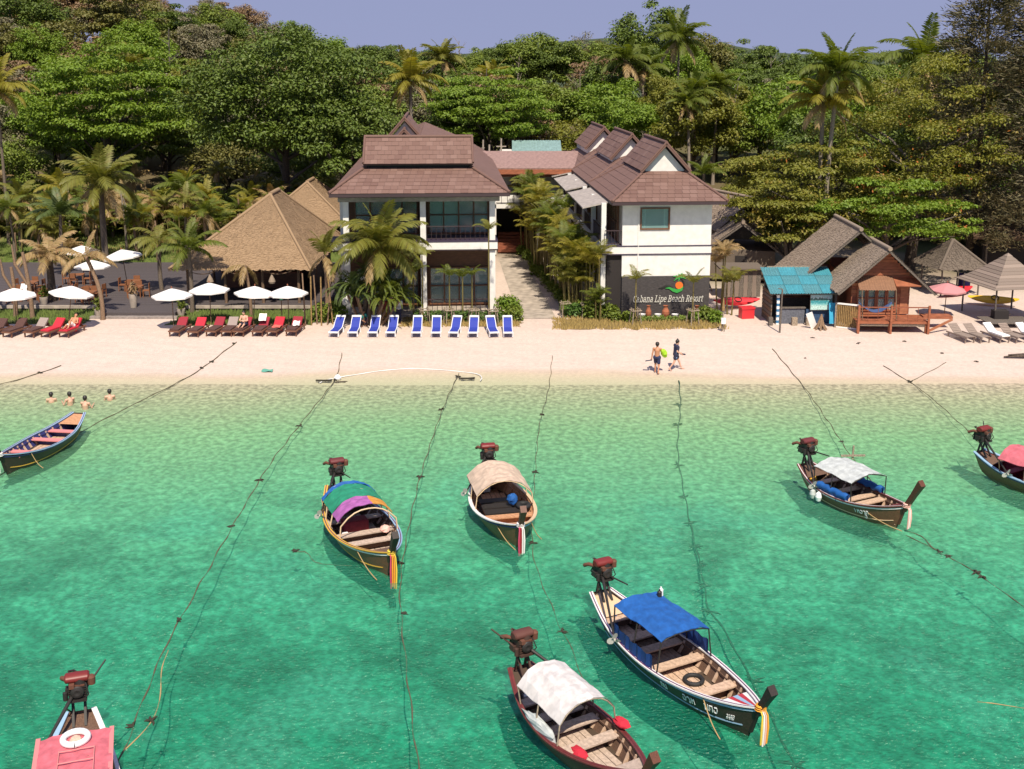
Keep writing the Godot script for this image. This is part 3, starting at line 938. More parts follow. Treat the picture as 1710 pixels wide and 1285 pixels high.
func hip_thatch(parent: Node3D, at: Vector3, hx: float, hz: float, low: float, top: float, ridge_half: float, courses: int, m: Material, lean := 0.0) -> void:     # ridge along z
	var s := MB.new()
	s.b = Transform3D(Basis(), at)
	var f := Vector3(lean, top, ridge_half)
	var k := Vector3(lean, top, -ridge_half)
	thatch_face(s, Vector3(-hx, low, hz), Vector3(hx, low, hz), f, f, courses)
	thatch_face(s, Vector3(hx, low, hz), Vector3(hx, low, -hz), k, f, courses)
	thatch_face(s, Vector3(hx, low, -hz), Vector3(-hx, low, -hz), k, k, courses)
	thatch_face(s, Vector3(-hx, low, -hz), Vector3(-hx, low, hz), f, k, courses)
	for c in [Vector3(-hx, low, hz), Vector3(hx, low, hz)]: s.tube([c + Vector3.UP * 0.05, f + Vector3.UP * 0.05], [0.10, 0.12], 6)
	for c in [Vector3(-hx, low, -hz), Vector3(hx, low, -hz)]: s.tube([c + Vector3.UP * 0.05, k + Vector3.UP * 0.05], [0.10, 0.12], 6)
	if ridge_half > 0.05: s.tube([f + Vector3.UP * 0.08, k + Vector3.UP * 0.08], [0.16, 0.16], 7)
	obj("thatch_roof", s, m, parent)

func post(parent: Node3D, p: Vector3, q: Vector3, rad: float, m: Material, called := "post") -> void:
	var b := MB.new()
	b.tube([p, q], [rad, rad * 0.9], 7)
	obj(called, b, m, parent)

func make_thatch_buildings() -> void:
	beach_bar()
	wooden_hut()
	kiosk()
	other_thatch()

func beach_bar() -> void:
	var h := thing("thatched_beach_bar", "large open beach bar under a steep tan thatched hip roof beside the dark plaza", "bar", Vector3(-17.95, 0.88, -79.0))
	hip_thatch(h, Vector3.ZERO, 4.7, 7.2, 2.4, 6.7, 1.4, 58, mats.thatch, 0.95)
	for x in [-3.7, -1.2, 1.3, 3.7]:
		for z in [6.4, 0.0, -6.2]: post(h, Vector3(x, -0.3, z), Vector3(x, 2.9, z), 0.11, mats.pole_wood)
	boxpart("floor_slab", h, Vector3(-4.2, -0.5, -6.8), Vector3(4.3, 0.0, 7.1), mats.deck_paving)
	boxpart("back_wall", h, Vector3(-3.6, 0, -6.4), Vector3(3.7, 2.8, -6.2), mats.grey_wood)
	boxpart("side_wall", h, Vector3(3.6, 0, -6.1), Vector3(3.75, 2.8, 2.0), mats.grey_wood)
	boxpart("bar_counter", h, Vector3(-2.6, 0, 0.6), Vector3(2.8, 1.1, 1.2), mats.teak)
	boxpart("counter_top", h, Vector3(-2.8, 1.1, 0.45), Vector3(3.0, 1.18, 1.35), mats.red_wood_dark)
	boxpart("shelf", h, Vector3(-2.4, 1.3, -5.9), Vector3(2.6, 1.36, -5.6), mats.teak)
	var rope := MB.new()
	var pts := []
	for k in 33:
		var t := k / 32.0
		pts.append(Vector3(lerpf(-3.8, 3.7, t), 2.45 - 0.35 * absf(sin(t * 3.0 * PI)), 7.05))
	rope.tube(pts, range(33).map(func(_k): return 0.03), 5)
	obj("rope_garland", rope, mats.pole_wood, h)
	for k in 2:
		var l := tag(thing_part("hanging_lamp", self), ["woven hanging lamp under the bar eave near its left corner", "woven hanging lamp under the bar eave near its right corner"][k], "lamp", "woven lamps under the bar eave") as Node3D
		l.name = numbered("hanging_lamp")
		l.position = Vector3(-20.0 + 4.1 * k, 2.35, -72.0)
		var s := MB.new()
		s.lathe([Vector2(0.02, -0.02), Vector2(0.20, 0.0), Vector2(0.24, 0.12), Vector2(0.18, 0.3), Vector2(0.07, 0.52), Vector2(0.03, 0.6)], 10)
		obj("lamp_shade", s, mats.thatch_grey, l)
		var c := MB.new()
		c.tube([Vector3(0, 0.6, 0), Vector3(0, 1.05, 0)], [0.012, 0.012], 5)
		obj("cord", c, mats.dark_trim, l)

func wooden_hut() -> void:
	var h := thing("red_wooden_hut", "red-brown wooden beach hut on posts with grey thatched gable roof and front deck", "hut", Vector3(23.0, 0.55, -67.2), deg_to_rad(-2))
	var tones := [mats.red_wood, mats.red_wood, mats.red_wood_dark, mats.red_wood_pale]
	# front wall of horizontal boards, in strips beside the windows and above them
	var wall := thing_part("front_wall", h)
	for k in 9:
		var y := 0.8 + 0.22 * k
		for s in [[-1.95, -1.62], [0.82, 1.62]]: boxpart("board", wall, Vector3(s[0], y, -0.06), Vector3(s[1], y + 0.2, 0.0 + 0.008 * (k % 2)), tones[rng.randi() % 4])
	boxpart("wall_backing", h, Vector3(-1.95, 0.8, -0.1), Vector3(1.62, 2.9, -0.07), mats.red_wood_dark)
	boxpart("sill_board", wall, Vector3(-1.62, 0.8, -0.06), Vector3(0.82, 1.02, 0.01), mats.red_wood_pale)
	boxpart("lintel_board", wall, Vector3(-1.62, 2.62, -0.06), Vector3(0.82, 2.82, 0.01), mats.red_wood)
	for k in 11:                                # gable boards
		var y := 2.84 + 0.2 * k
		var half := 2.15 * (1.0 - (y + 0.1 - 2.75) / 2.2)
		if half > 0.1: boxpart("board", wall, Vector3(-half - 0.05, y, -0.06), Vector3(half - 0.05, y + 0.185, 0.0 + 0.01 * (k % 2)), tones[rng.randi() % 4])
	for k in 4: window(h, Vector3(-1.62 + 0.61 * k, 1.02, 0.0), 0.59, 1.6, 1, mats.red_wood, Basis(), false, 2)
	boxpart("door", h, Vector3(1.05, 0.82, 0.02), Vector3(1.5, 2.6, 0.05), mats.red_wood_pale)
	for e in [-1.0, 1.0]:
		boxpart("side_wall", h, Vector3(-1.95 if e < 0 else 1.5, 0.8, -5.6), Vector3(-1.83 if e < 0 else 1.62, 2.9, -0.1), mats.red_wood_dark)
	boxpart("back_wall", h, Vector3(-1.95, 0.8, -5.7), Vector3(1.62, 3.4, -5.6), mats.red_wood_dark)
	for p in [[-1.9, 0.0], [1.55, 0.0], [-1.9, 1.7], [0.0, 1.72], [2.2, 1.7], [-1.9, -5.4], [1.55, -5.4]]:
		boxpart("stilt", h, Vector3(p[0] - 0.08, -0.4, p[1] - 0.08), Vector3(p[0] + 0.08, 0.72, p[1] + 0.08), mats.red_wood)
	# deck
	var deck := thing_part("deck", h)
	for k in 12: boxpart("plank", deck, Vector3(-2.0, 0.7, -0.1 + 0.155 * k), Vector3(2.3, 0.75, 0.045 + 0.155 * k), tones[rng.randi() % 4])
	boxpart("deck_edge", deck, Vector3(-1.8, 0.44, 1.72), Vector3(2.1, 0.66, 1.76), mats.pale_wood)
	boxpart("deck_beam", deck, Vector3(-2.05, 0.6, 1.765), Vector3(2.35, 0.71, 1.85), mats.red_wood)
	rail(h, Vector3(-1.95, 0.75, 1.74), Vector3(2.25, 0.75, 1.74), 0.85, 0.55, mats.red_wood_dark)
	for x in [-1.95, 0.0, 2.25]: boxpart("post", h, Vector3(x - 0.06, 0.0, 1.86), Vector3(x + 0.06, 1.75, 1.98), mats.red_wood)
	var br := MB.new()
	br.bar(Vector3(2.3, 0.15, 1.8), Vector3(3.9, 0.75, 1.2), 0.1, 0.12)
	obj("brace", br, mats.red_wood_pale, h)
	boxpart("bench", h, Vector3(2.4, 0.62, -0.3), Vector3(4.2, 0.78, 0.5), mats.red_wood)
	# thatch: the tall main roof behind, the lower porch roof in front of it
	gable_thatch(h, Vector3(-0.05, 0, 0), 2.95, 2.3, 5.0, 1.0, -3.2, 26, mats.thatch_grey)
	gable_thatch(h, Vector3(-0.9, 0, 0), 4.0, 2.2, 5.7, -2.4, -9.0, 32, mats.thatch_grey)
	boxpart("rear_room", h, Vector3(-3.4, 0.0, -8.6), Vector3(1.6, 2.9, -5.8), mats.red_wood_dark)
	# sheet awning over the windows
	var aw := MB.new()
	for k in 14:
		var x := -1.75 + 0.16 * k
		aw.quad(Vector3(x, 2.5, 1.1), Vector3(x + 0.08, 2.54, 1.1), Vector3(x + 0.08, 3.24, 0.05), Vector3(x, 3.2, 0.05))
		aw.quad(Vector3(x + 0.08, 2.54, 1.1), Vector3(x + 0.16, 2.5, 1.1), Vector3(x + 0.16, 3.2, 0.05), Vector3(x + 0.08, 3.24, 0.05))
	obj("awning", aw, mat("brown_sheet", Color(0.33, 0.17, 0.10), 0.7, tex.soft, Vector3.ONE), h)
	var aw2 := MB.new()
	aw2.box(Vector3(1.25, 2.92, 0.5), Vector3(1.5, 0.05, 0.9), Basis(Vector3.RIGHT, 0.45))
	obj("side_awning", aw2, mats.red_wood, h)
	for x in [-1.6, 0.45]: post(h, Vector3(x, 0.75, 1.5), Vector3(x, 2.55, 1.05), 0.035, mats.pole_wood, "awning_pole")
	# hammock and a lantern on the deck
	var hm := MB.new()
	for k in 10:
		var t := k / 10.0
		var u := (k + 1) / 10.0
		var p := Vector3(lerpf(-1.8, 0.2, t), 1.75 - 0.55 * sin(t * PI), 1.2)
		var q := Vector3(lerpf(-1.8, 0.2, u), 1.75 - 0.55 * sin(u * PI), 1.2)
		var w := 0.05 + 0.25 * sin(t * PI)
		var w2 := 0.05 + 0.25 * sin(u * PI)
		hm.quad(p + Vector3(0, 0, w), q + Vector3(0, 0, w2), q - Vector3(0, -0.08, w2), p - Vector3(0, -0.08, w))
	tag(obj("hammock", hm, mat("hammock_blue", Color(0.05, 0.09, 0.22), 0.9), self), "blue hammock slung across the deck of the red hut", "hammock")
	get_node("hammock").transform = h.transform

func corrugated(m: MB, a: Vector3, b: Vector3, c: Vector3, d: Vector3, waves: int, deep: float) -> void:
	var out := (b - a).cross(d - a).normalized()
	var n := waves * 4
	for k in n:
		var t := float(k) / n
		var u := float(k + 1) / n
		var h0 := out * deep * sin(t * waves * TAU)
		var h1 := out * deep * sin(u * waves * TAU)
		m.quad(a.lerp(b, t) + h0, a.lerp(b, u) + h1, d.lerp(c, u) + h1, d.lerp(c, t) + h0)

func kiosk() -> void:
	var h := thing("beach_kiosk", "small beach kiosk with a turquoise corrugated roof and grey counter", "kiosk", Vector3(16.4, 0.56, -68.0), deg_to_rad(2))
	mat("turquoise_roof", Color(0.09, 0.40, 0.50), 0.55, tex.soft, Vector3(0.5, 0.5, 0.5))
	mat("turquoise_roof_worn", Color(0.15, 0.45, 0.53), 0.65, tex.mottle, Vector3(0.6, 0.6, 0.6))
	var roof := thing_part("roof", h)
	var pa := [Vector3(-0.35, 2.02, 0.55), Vector3(4.05, 2.02, 0.55), Vector3(4.15, 3.12, -2.5), Vector3(-0.25, 3.12, -2.5)]
	for k in 4:
		for j in 3:
			var m := MB.new()
			var t0 := k / 4.0
			var t1 := (k + 1.04) / 4.0
			var s0 := j / 3.0
			var s1 := minf(1.0, (j + 1.12) / 3.0)
			var lift := Vector3(0, 0.02 * j + 0.008 * (k % 2), 0)
			var l0: Vector3 = pa[0].lerp(pa[1], t0)
			var r0: Vector3 = pa[0].lerp(pa[1], minf(1, t1))
			var l1: Vector3 = pa[3].lerp(pa[2], t0)
			var r1: Vector3 = pa[3].lerp(pa[2], minf(1, t1))
			corrugated(m, l0.lerp(l1, s0) + lift, r0.lerp(r1, s0) + lift, r0.lerp(r1, s1) + lift * 0.6, l0.lerp(l1, s1) + lift * 0.6, 7, 0.03)
			obj("roof_sheet", m, mats.turquoise_roof if (k + j) % 2 else mats.turquoise_roof_worn, roof)
	boxpart("roof_batten", roof, Vector3(-0.3, 1.92, 0.4), Vector3(4.0, 1.99, 0.47), mats.grey_wood)
	boxpart("ridge_board", roof, Vector3(0.2, 3.1, -2.6), Vector3(4.1, 3.2, -2.5), mats.pale_wood)
	boxpart("counter_wall", h, Vector3(0.35, -0.1, 0.0), Vector3(2.0, 0.98, 0.08), mat("grey_panel", Color(0.16, 0.17, 0.21), 0.8, tex.soft, Vector3.ONE))
	boxpart("counter_top", h, Vector3(0.3, 0.98, -0.1), Vector3(2.05, 1.05, 0.16), mats.grey_wood)
	boxpart("back_wall", h, Vector3(0, -0.1, -2.3), Vector3(4.0, 2.9, -2.2), mats.grey_wood)
	for k in 8: boxpart("side_board", h, Vector3(-0.12, 0.0 + 0.25 * k, -2.2), Vector3(-0.05, 0.21 + 0.25 * k, 0.0), [mats.grey_wood, mats.pole_wood][k % 2])
	boxpart("side_wall", h, Vector3(3.9, -0.1, -2.2), Vector3(4.0, 2.3, 0.0), mats.grey_wood)
	var stripe := thing_part("striped_post", h)
	for k in 12: boxpart("stripe", stripe, Vector3(0.18, -0.1 + 0.18 * k, 0.1), Vector3(0.34, 0.08 + 0.18 * k, 0.26), [mats.white_cloth, mat("stripe_blue", Color(0.04, 0.16, 0.32), 0.7)][k % 2])
	for x in [1.25, 2.15]: boxpart("stump", h, Vector3(x - 0.17, -0.1, 0.4), Vector3(x + 0.17, 0.5, 0.65), mats.pale_wood)
	boxpart("stump", h, Vector3(-0.35, -0.1, 0.3), Vector3(-0.1, 0.5, 0.55), mats.grey_wood)
	boxpart("post", h, Vector3(3.85, -0.1, 0.1), Vector3(3.97, 2.05, 0.22), mats.grey_wood)
	boxpart("shelf", h, Vector3(0.4, 1.3, -2.1), Vector3(3.6, 1.36, -1.7), mats.red_wood_dark)
	boxpart("front_board", h, Vector3(2.1, -0.1, -0.05), Vector3(3.85, 0.9, 0.03), mat("blue_board", Color(0.05, 0.12, 0.26), 0.8, tex.mottle, Vector3(2, 0.3, 2)))
	# the printed board with sea, boats and sky
	var im := Image.create(96, 72, false, Image.FORMAT_RGB8)
	var pn := FastNoiseLite.new()
	pn.seed = 31
	pn.frequency = 0.06
	for y in 72:
		for x in 96:
			var c := Color(0.55, 0.78, 0.82).lerp(Color(0.82, 0.88, 0.88), y / 30.0)
			var hill := 20.0 + 9.0 * pn.get_noise_1d(x * 1.4)
			if y > hill: c = Color(0.28, 0.45, 0.42)
			if y > 30: c = Color(0.16, 0.52, 0.56).lerp(Color(0.72, 0.86, 0.84), smoothstep(36, 58, y))
			if pn.get_noise_2d(x * 2.2, y * 5.0) > 0.33: c = c.lerp(Color(0.93, 0.95, 0.95), 0.7)
			if y > 50 and pn.get_noise_2d(x * 4.0 + 50, y * 4.0) > 0.3: c = Color(0.25, 0.22, 0.22)
			if y < 26 and pn.get_noise_2d(x * 3.0 - 50, y * 3.0) > 0.42: c = Color(0.72, 0.2, 0.3)
			im.set_pixel(x, y, c)
	var pm := StandardMaterial3D.new()
	pm.resource_name = "printed_board"
	pm.albedo_texture = ImageTexture.create_from_image(im)
	pm.roughness = 0.5
	var pb := tag(thing_part("picture_board", self), "painted advertising board with sea and boats hung under the kiosk roof", "sign") as Node3D
	pb.transform = h.transform * Transform3D(Basis(Vector3.RIGHT, -0.08), Vector3(3.0, 1.42, 0.2))
	var back := MB.new()
	back.box(Vector3(0, 0, -0.02), Vector3(1.42, 1.08, 0.03))
	obj("board", back, mats.grey_wood, pb)
	var qm := QuadMesh.new()
	qm.size = Vector2(1.36, 1.02)
	obj("print", qm, pm, pb)

func other_thatch() -> void:
	var g := thing("rear_thatched_hut", "tan thatched roof in leaf shade behind the beach bar", "hut", Vector3(-17.5, 1.1, -96.0))
	hip_thatch(g, Vector3.ZERO, 4.0, 4.5, 2.3, 5.6, 1.5, 40, mats.thatch)
	for x in [-3.3, 3.3]:
		for z in [-3.8, 3.8]: post(g, Vector3(x, -0.4, z), Vector3(x, 2.6, z), 0.1, mats.pole_wood)
	boxpart("back_wall", g, Vector3(-3.2, 0, -3.7), Vector3(3.2, 2.4, -3.5), mats.grey_wood)
	var a := thing("grey_thatched_hut", "grey thatched hut roof right behind the white house, upper of the two", "hut", Vector3(18.4, 1.0, -93.0), deg_to_rad(20))
	gable_thatch(a, Vector3.ZERO, 3.2, 2.4, 4.9, 3.5, -4.0, 26, mats.thatch_grey)
	boxpart("wall", a, Vector3(-2.6, 0, -3.4), Vector3(2.6, 2.6, 3.0), mats.grey_wood)
	var b := thing("grey_thatched_hut", "lower grey thatched hut roof between white house and almond tree", "hut", Vector3(17.6, 0.8, -83.5), deg_to_rad(-12))
	gable_thatch(b, Vector3.ZERO, 3.0, 2.0, 4.3, 2.6, -3.6, 24, mats.thatch_grey)
	boxpart("wall", b, Vector3(-2.4, 0, -3.2), Vector3(2.4, 2.2, 2.2), mats.thatch_dark)
	boxpart("door", b, Vector3(-0.5, 0, 2.2), Vector3(0.4, 1.8, 2.25), mats.dim_inside)
	# open shelters at the right
	var u := thing("thatched_shelter", "pointed shelter with ragged dark thatch on thin posts behind the pink parasol", "shelter", Vector3(31.4, 0.75, -78.0), deg_to_rad(8))
	hip_thatch(u, Vector3.ZERO, 1.9, 1.9, 1.75, 3.55, 0.05, 18, mats.thatch_dark)
	for x in [-1.4, 1.4]:
		for z in [-1.4, 1.4]: post(u, Vector3(x, -0.3, z), Vector3(x, 2.1, z), 0.06, mats.grey_wood)
	boxpart("barrel_stand", u, Vector3(0.9, 0, -0.4), Vector3(1.5, 1.1, 0.2), mat("deep_blue", Color(0.02, 0.02, 0.16), 0.6))
	var w := thing("plank_roof_shelter", "pointed shelter with grey slatted roof on thin posts behind the grey loungers", "shelter", Vector3(31.9, 0.6, -70.2), deg_to_rad(10))
	var roof := thing_part("roof", w)
	for f in 4:
		var turn := Basis(Vector3.UP, f * PI / 2)
		for k in 11:
			var t0 := k / 11.0
			var t1 := (k + 1) / 11.0
			var h0 := 2.25 * (1.0 - t0)
			var h1 := 2.25 * (1.0 - t1)
			var y0 := 2.15 + 1.95 * pow(t0, 1.25)
			var y1 := 2.15 + 1.95 * pow(t1, 1.25)
			var m := MB.new()
			m.b = Transform3D(turn, Vector3.ZERO)
			m.quad(Vector3(-h0, y0 + 0.03, h0), Vector3(h0, y0 + 0.03, h0), Vector3(h1 + 0.02, y1, h1), Vector3(-h1 - 0.02, y1, h1))
			m.quad(Vector3(-h0, y0 - 0.01, h0), Vector3(h0, y0 - 0.01, h0), Vector3(h0, y0 + 0.03, h0), Vector3(-h0, y0 + 0.03, h0))
			obj("roof_slat", m, [mats.grey_slat, mats.grey_slat_pale, mats.grey_slat][k % 3], roof)
	for x in [-1.8, 1.8]:
		for z in [-1.8, 1.8]: post(w, Vector3(x, -0.5, z), Vector3(x, 2.5, z), 0.06, mats.grey_wood)
	var pl := thing("low_wooden_platform", "low dark wooden platform with benches under the slatted shelter", "platform", Vector3(31.5, 0.55, -67.6))
	for k in 6: boxpart("plank", pl, Vector3(-2.0, 0.28, -1.0 + 0.33 * k), Vector3(4.5, 0.33, -0.7 + 0.33 * k), mats.grey_wood)
	for x in [-1.9, 1.0, 4.3]: boxpart("leg", pl, Vector3(x, -0.2, 0.6), Vector3(x + 0.12, 0.28, 0.8), mats.grey_wood)
	for x in [-1.2, 1.0]: boxpart("seat", pl, Vector3(x, 0.33, -0.8), Vector3(x + 0.9, 0.85, -0.2), mats.dim_inside)
	var d := thing("dark_roofed_building", "brown building with a dark overhanging roof at the right edge under the trees", "building", Vector3(40.5, 0.9, -84.0), deg_to_rad(-15))
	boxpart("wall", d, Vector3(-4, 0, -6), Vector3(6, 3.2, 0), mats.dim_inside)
	var rf := MB.new()
	rf.box(Vector3(1, 3.9, -2.2), Vector3(12, 0.2, 8.5), Basis(Vector3.RIGHT, 0.28))
	obj("roof", rf, mat("brown_roof", Color(0.17, 0.10, 0.06), 0.9, tex.mottle, Vector3.ONE), d)
	for x in [-3.9, 0.5, 5.5]: post(d, Vector3(x, -0.4, 1.2), Vector3(x, 3.0, 1.2), 0.08, mats.grey_wood)
	var fn := thing("low_grey_shed", "low grey shed wall with a small table in the shade left of the kiosk", "shed", Vector3(14.6, 0.7, -75.5))
	for k in 9: boxpart("wall_board", fn, Vector3(0.3 * k, 0, -0.05), Vector3(0.3 * k + 0.28, 1.9 + 0.05 * (k % 3), 0.0), [mats.grey_wood, mats.grey_slat][k % 2])
	boxpart("roof", fn, Vector3(-0.2, 1.95, -2.2), Vector3(2.9, 2.05, 0.3), mats.thatch_dark)

# ---------------------------------------------------------------- the beach front: paving, loungers, parasols, furniture

func ground_patch(called: String, corners: Array, lift: float, m: Material, label: String, n := 14, rough := 0.0) -> void:     # corners: x and distance ahead, near left, near right, far right, far left; follows the ground
	var b := MB.new()
	var p := func(u: float, t: float) -> Vector3:
		var q: Vector2 = (corners[0] as Vector2).lerp(corners[1], u).lerp((corners[3] as Vector2).lerp(corners[2], u), t)
		if rough > 0.0:
			var edge := 1.0 if t == 0.0 or t == 1.0 or u == 0.0 or u == 1.0 else 0.4
			q += Vector2(fine_noise.get_noise_2d(q.x * 9.0, q.y * 9.0), fine_noise.get_noise_2d(q.x * 7.0 + 50.0, q.y * 8.0)) * rough * edge
		return Vector3(q.x, ground_y(q.x, -q.y) + lift, -q.y)
	for i in n:
		for j in n:
			b.quad(p.call(float(i) / n, float(j) / n), p.call(float(i + 1) / n, float(j) / n), p.call(float(i + 1) / n, float(j + 1) / n), p.call(float(i) / n, float(j + 1) / n))
	struct(called, b, m, label)

func leaves(m: MB, at: Vector3, rad: Vector3, n: int, size: float, up := 0.7, tone := 0.35) -> void:      # a clump of leaf-sized faces in a flattened ball
	for k in n:
		var d := Vector3(rng.randfn(), rng.randfn(), rng.randfn()).normalized()
		var p := at + d * rad * pow(rng.randf(), 0.45)
		var nrm := (Vector3(r(-1, 1), r(-1, 1), r(-1, 1)) * (1.0 - up * 0.6) + Vector3.UP * up + d * 0.45).normalized()
		var x := nrm.cross(Vector3(r(-1, 1), r(-0.4, 0.4), r(-1, 1))).normalized()
		var y := nrm.cross(x)
		var l := size * r(0.65, 1.3)
		var w := l * 0.30
		var g := 1.0 + r(-tone, tone)
		m.tint = Color(g * r(0.9, 1.15), g, g * r(0.75, 1.1))
		var e := p + x * l - nrm * l * 0.22
		m.tri(p, p + x * l * 0.5 - y * w, e)
		m.tri(p, e, p + x * l * 0.5 + y * w)

func bush(called: String, label: String, category: String, at: Vector3, rad: Vector3, n: int, size: float, m: Material, group := "") -> void:
	var b := MB.new()
	b.tinted = true
	leaves(b, Vector3(0, rad.y * 0.8, 0), rad, n, size, 0.6)
	for k in 5: leaves(b, Vector3(r(-0.6, 0.6) * rad.x, rad.y * r(0.9, 1.5), r(-0.6, 0.6) * rad.z), rad * 0.45, n / 8, size, 0.6)
	tag(obj(called, b, m, self, at), label, category, group)

func stand(x: float, d: float) -> Vector3:
	return Vector3(x, ground_y(x, -d), -d)

func lounger_red() -> Node3D:
	var t := thing("teak_lounger", "", "sun lounger", Vector3.ZERO, 0.0, "red and brown loungers on the left beach")
	var f := MB.new()
	for x in [-0.32, 0.32]: f.box(Vector3(x, 0.3, 0.0), Vector3(0.06, 0.08, 1.95))
	f.box(Vector3(0, 0.3, 0.95), Vector3(0.66, 0.08, 0.06))
	f.box(Vector3(0, 0.3, -0.95), Vector3(0.66, 0.08, 0.06))
	obj("frame", f, mats.lounger_teak, t)
	for x in [-0.3, 0.3]:
		for z in [-0.8, 0.85]: boxpart("leg", t, Vector3(x - 0.035, 0, z - 0.035), Vector3(x + 0.035, 0.28, z + 0.035), mats.lounger_teak)
	for k in 8: boxpart("slat", t, Vector3(-0.29, 0.335, -0.05 + 0.125 * k), Vector3(0.29, 0.355, 0.04 + 0.125 * k), mats.lounger_teak)
	var s := MB.new()
	s.box(Vector3(0, 0.40, 0.36), Vector3(0.56, 0.08, 1.12))
	obj("seat_cushion", s, mats.cushion_brown, t)
	var k := MB.new()
	k.box(Vector3(0, 0.40, -0.4), Vector3(0.58, 0.10, 0.95), Basis())
	var o := obj("back_cushion", k, mats.cushion_red, t)
	o.transform = Transform3D(Basis(Vector3.RIGHT, 0.75), Vector3(0, 0.17, -0.3)) * Transform3D(Basis(), Vector3(0, -0.17, 0.15))
	var pr := MB.new()
	pr.bar(Vector3(0, 0.3, -0.85), Vector3(0, 0.72, -0.62), 0.4, 0.03)
	obj("back_prop", pr, mats.lounger_teak, t)
	return t

func lounger_blue() -> Node3D:
	var t := thing("blue_lounger", "", "sun lounger", Vector3.ZERO, 0.0, "blue and white loungers before the brown-roofed house")
	var f := MB.new()
	for x in [-0.27, 0.27]:
		f.tube([Vector3(x, 0.3, 0.98), Vector3(x, 0.33, 0.2), Vector3(x, 0.36, -0.1), Vector3(x, 0.66, -0.5), Vector3(x, 0.9, -0.88)], [0.028, 0.028, 0.028, 0.028, 0.028], 6)
	f.box(Vector3(0, 0.3, 0.98), Vector3(0.58, 0.09, 0.08))
	f.box(Vector3(0, 0.9, -0.88), Vector3(0.58, 0.08, 0.09))
	obj("frame", f, mats.white_plastic, t)
	for x in [-0.27, 0.27]:
		for z in [-0.35, 0.8]: boxpart("leg", t, Vector3(x - 0.04, 0, z - 0.05), Vector3(x + 0.04, 0.3, z + 0.05), mats.white_plastic)
	var s := MB.new()
	var pts := [Vector3(0, 0.33, 0.93), Vector3(0, 0.33, 0.2), Vector3(0, 0.37, -0.1), Vector3(0, 0.67, -0.48), Vector3(0, 0.87, -0.84)]
	for i in 4:
		var w := Vector3(0.25, 0, 0)
		s.quad(pts[i] - w, pts[i] + w, pts[i + 1] + w, pts[i + 1] - w)
		s.quad(pts[i] - w - Vector3(0, 0.02, 0), pts[i + 1] - w - Vector3(0, 0.02, 0), pts[i + 1] + w - Vector3(0, 0.02, 0), pts[i] + w - Vector3(0, 0.02, 0))
	obj("sling", s, mats.sling_blue, t)
	boxpart("headrest", t, Vector3(-0.24, 0.86, -0.86), Vector3(0.24, 0.93, -0.72), mats.white_plastic)
	return t

func lounger_grey() -> Node3D:
	var t := thing("grey_wood_lounger", "", "sun lounger", Vector3.ZERO, 0.0, "weathered loungers on the right beach")
	for x in [-0.3, 0.3]:
		boxpart("side_rail", t, Vector3(x - 0.03, 0.26, -0.9), Vector3(x + 0.03, 0.34, 0.98), mats.grey_slat_pale)
		for z in [-0.7, 0.85]: boxpart("leg", t, Vector3(x - 0.035, 0, z - 0.035), Vector3(x + 0.035, 0.26, z + 0.035), mats.grey_slat_pale)
	for k in 10: boxpart("slat", t, Vector3(-0.3, 0.345, -0.2 + 0.118 * k), Vector3(0.3, 0.37, -0.105 + 0.118 * k), mats.grey_slat_pale)
	var b := thing_part("backrest", t)
	b.transform = Transform3D(Basis(Vector3.RIGHT, 0.62), Vector3(0, 0.36, -0.22))
	for k in 6: boxpart("slat", b, Vector3(-0.3, -0.01, -0.12 - 0.125 * k), Vector3(0.3, 0.015, -0.02 - 0.125 * k), mats.grey_slat_pale)
	return t

func parasol(label: String, at: Vector3, high: float, rad: float, cloth: Material, lean := Vector2.ZERO, group := "white parasols on beach and plaza") -> Node3D:
	var t := thing("parasol", label, "parasol", at, r(0, 0.4), group)
	t.rotation.x = lean.x
	t.rotation.z = lean.y
	var drop := rad * 0.36
	var m := MB.new()
	for s in 8:
		var a := TAU * s / 8
		var z := TAU * (s + 1) / 8
		var prev := Vector3(0, high, 0)
		var prev2 := prev
		for k in range(1, 5):
			var t0 := k / 4.0
			var y := high - drop * pow(t0, 1.12)
			var p := Vector3(cos(a) * rad * t0, y, -sin(a) * rad * t0)
			var q := Vector3(cos(z) * rad * t0, y, -sin(z) * rad * t0)
			if k == 1: m.tri(prev, p, q)
			else: m.quad(prev, p, q, prev2)
			prev = p
			prev2 = q
		var dn := Vector3(0, -0.10, 0)
		m.quad(prev + dn, prev2 + dn, prev2, prev)
	obj("canopy", m, cloth, t)
	var p := MB.new()
	p.tube([Vector3(0, -0.3, 0), Vector3(0, high + 0.1, 0)], [0.028, 0.025], 6)
	obj("pole", p, mats.pole_wood, t)
	for s in 8:
		var a := TAU * s / 8
		var rb := MB.new()
		rb.tube([Vector3(0, high - 0.05, 0), Vector3(cos(a) * rad * 0.97, high - drop - 0.04, -sin(a) * rad * 0.97)], [0.012, 0.012], 4)
		obj("rib", rb, mats.pole_wood, t)
	var f := MB.new()
	f.lathe([Vector2(0.0, high + 0.02), Vector2(0.05, high + 0.04), Vector2(0.03, high + 0.12), Vector2(0.0, high + 0.14)], 8)
	obj("finial", f, mats.red_wood_dark, t)
	return t

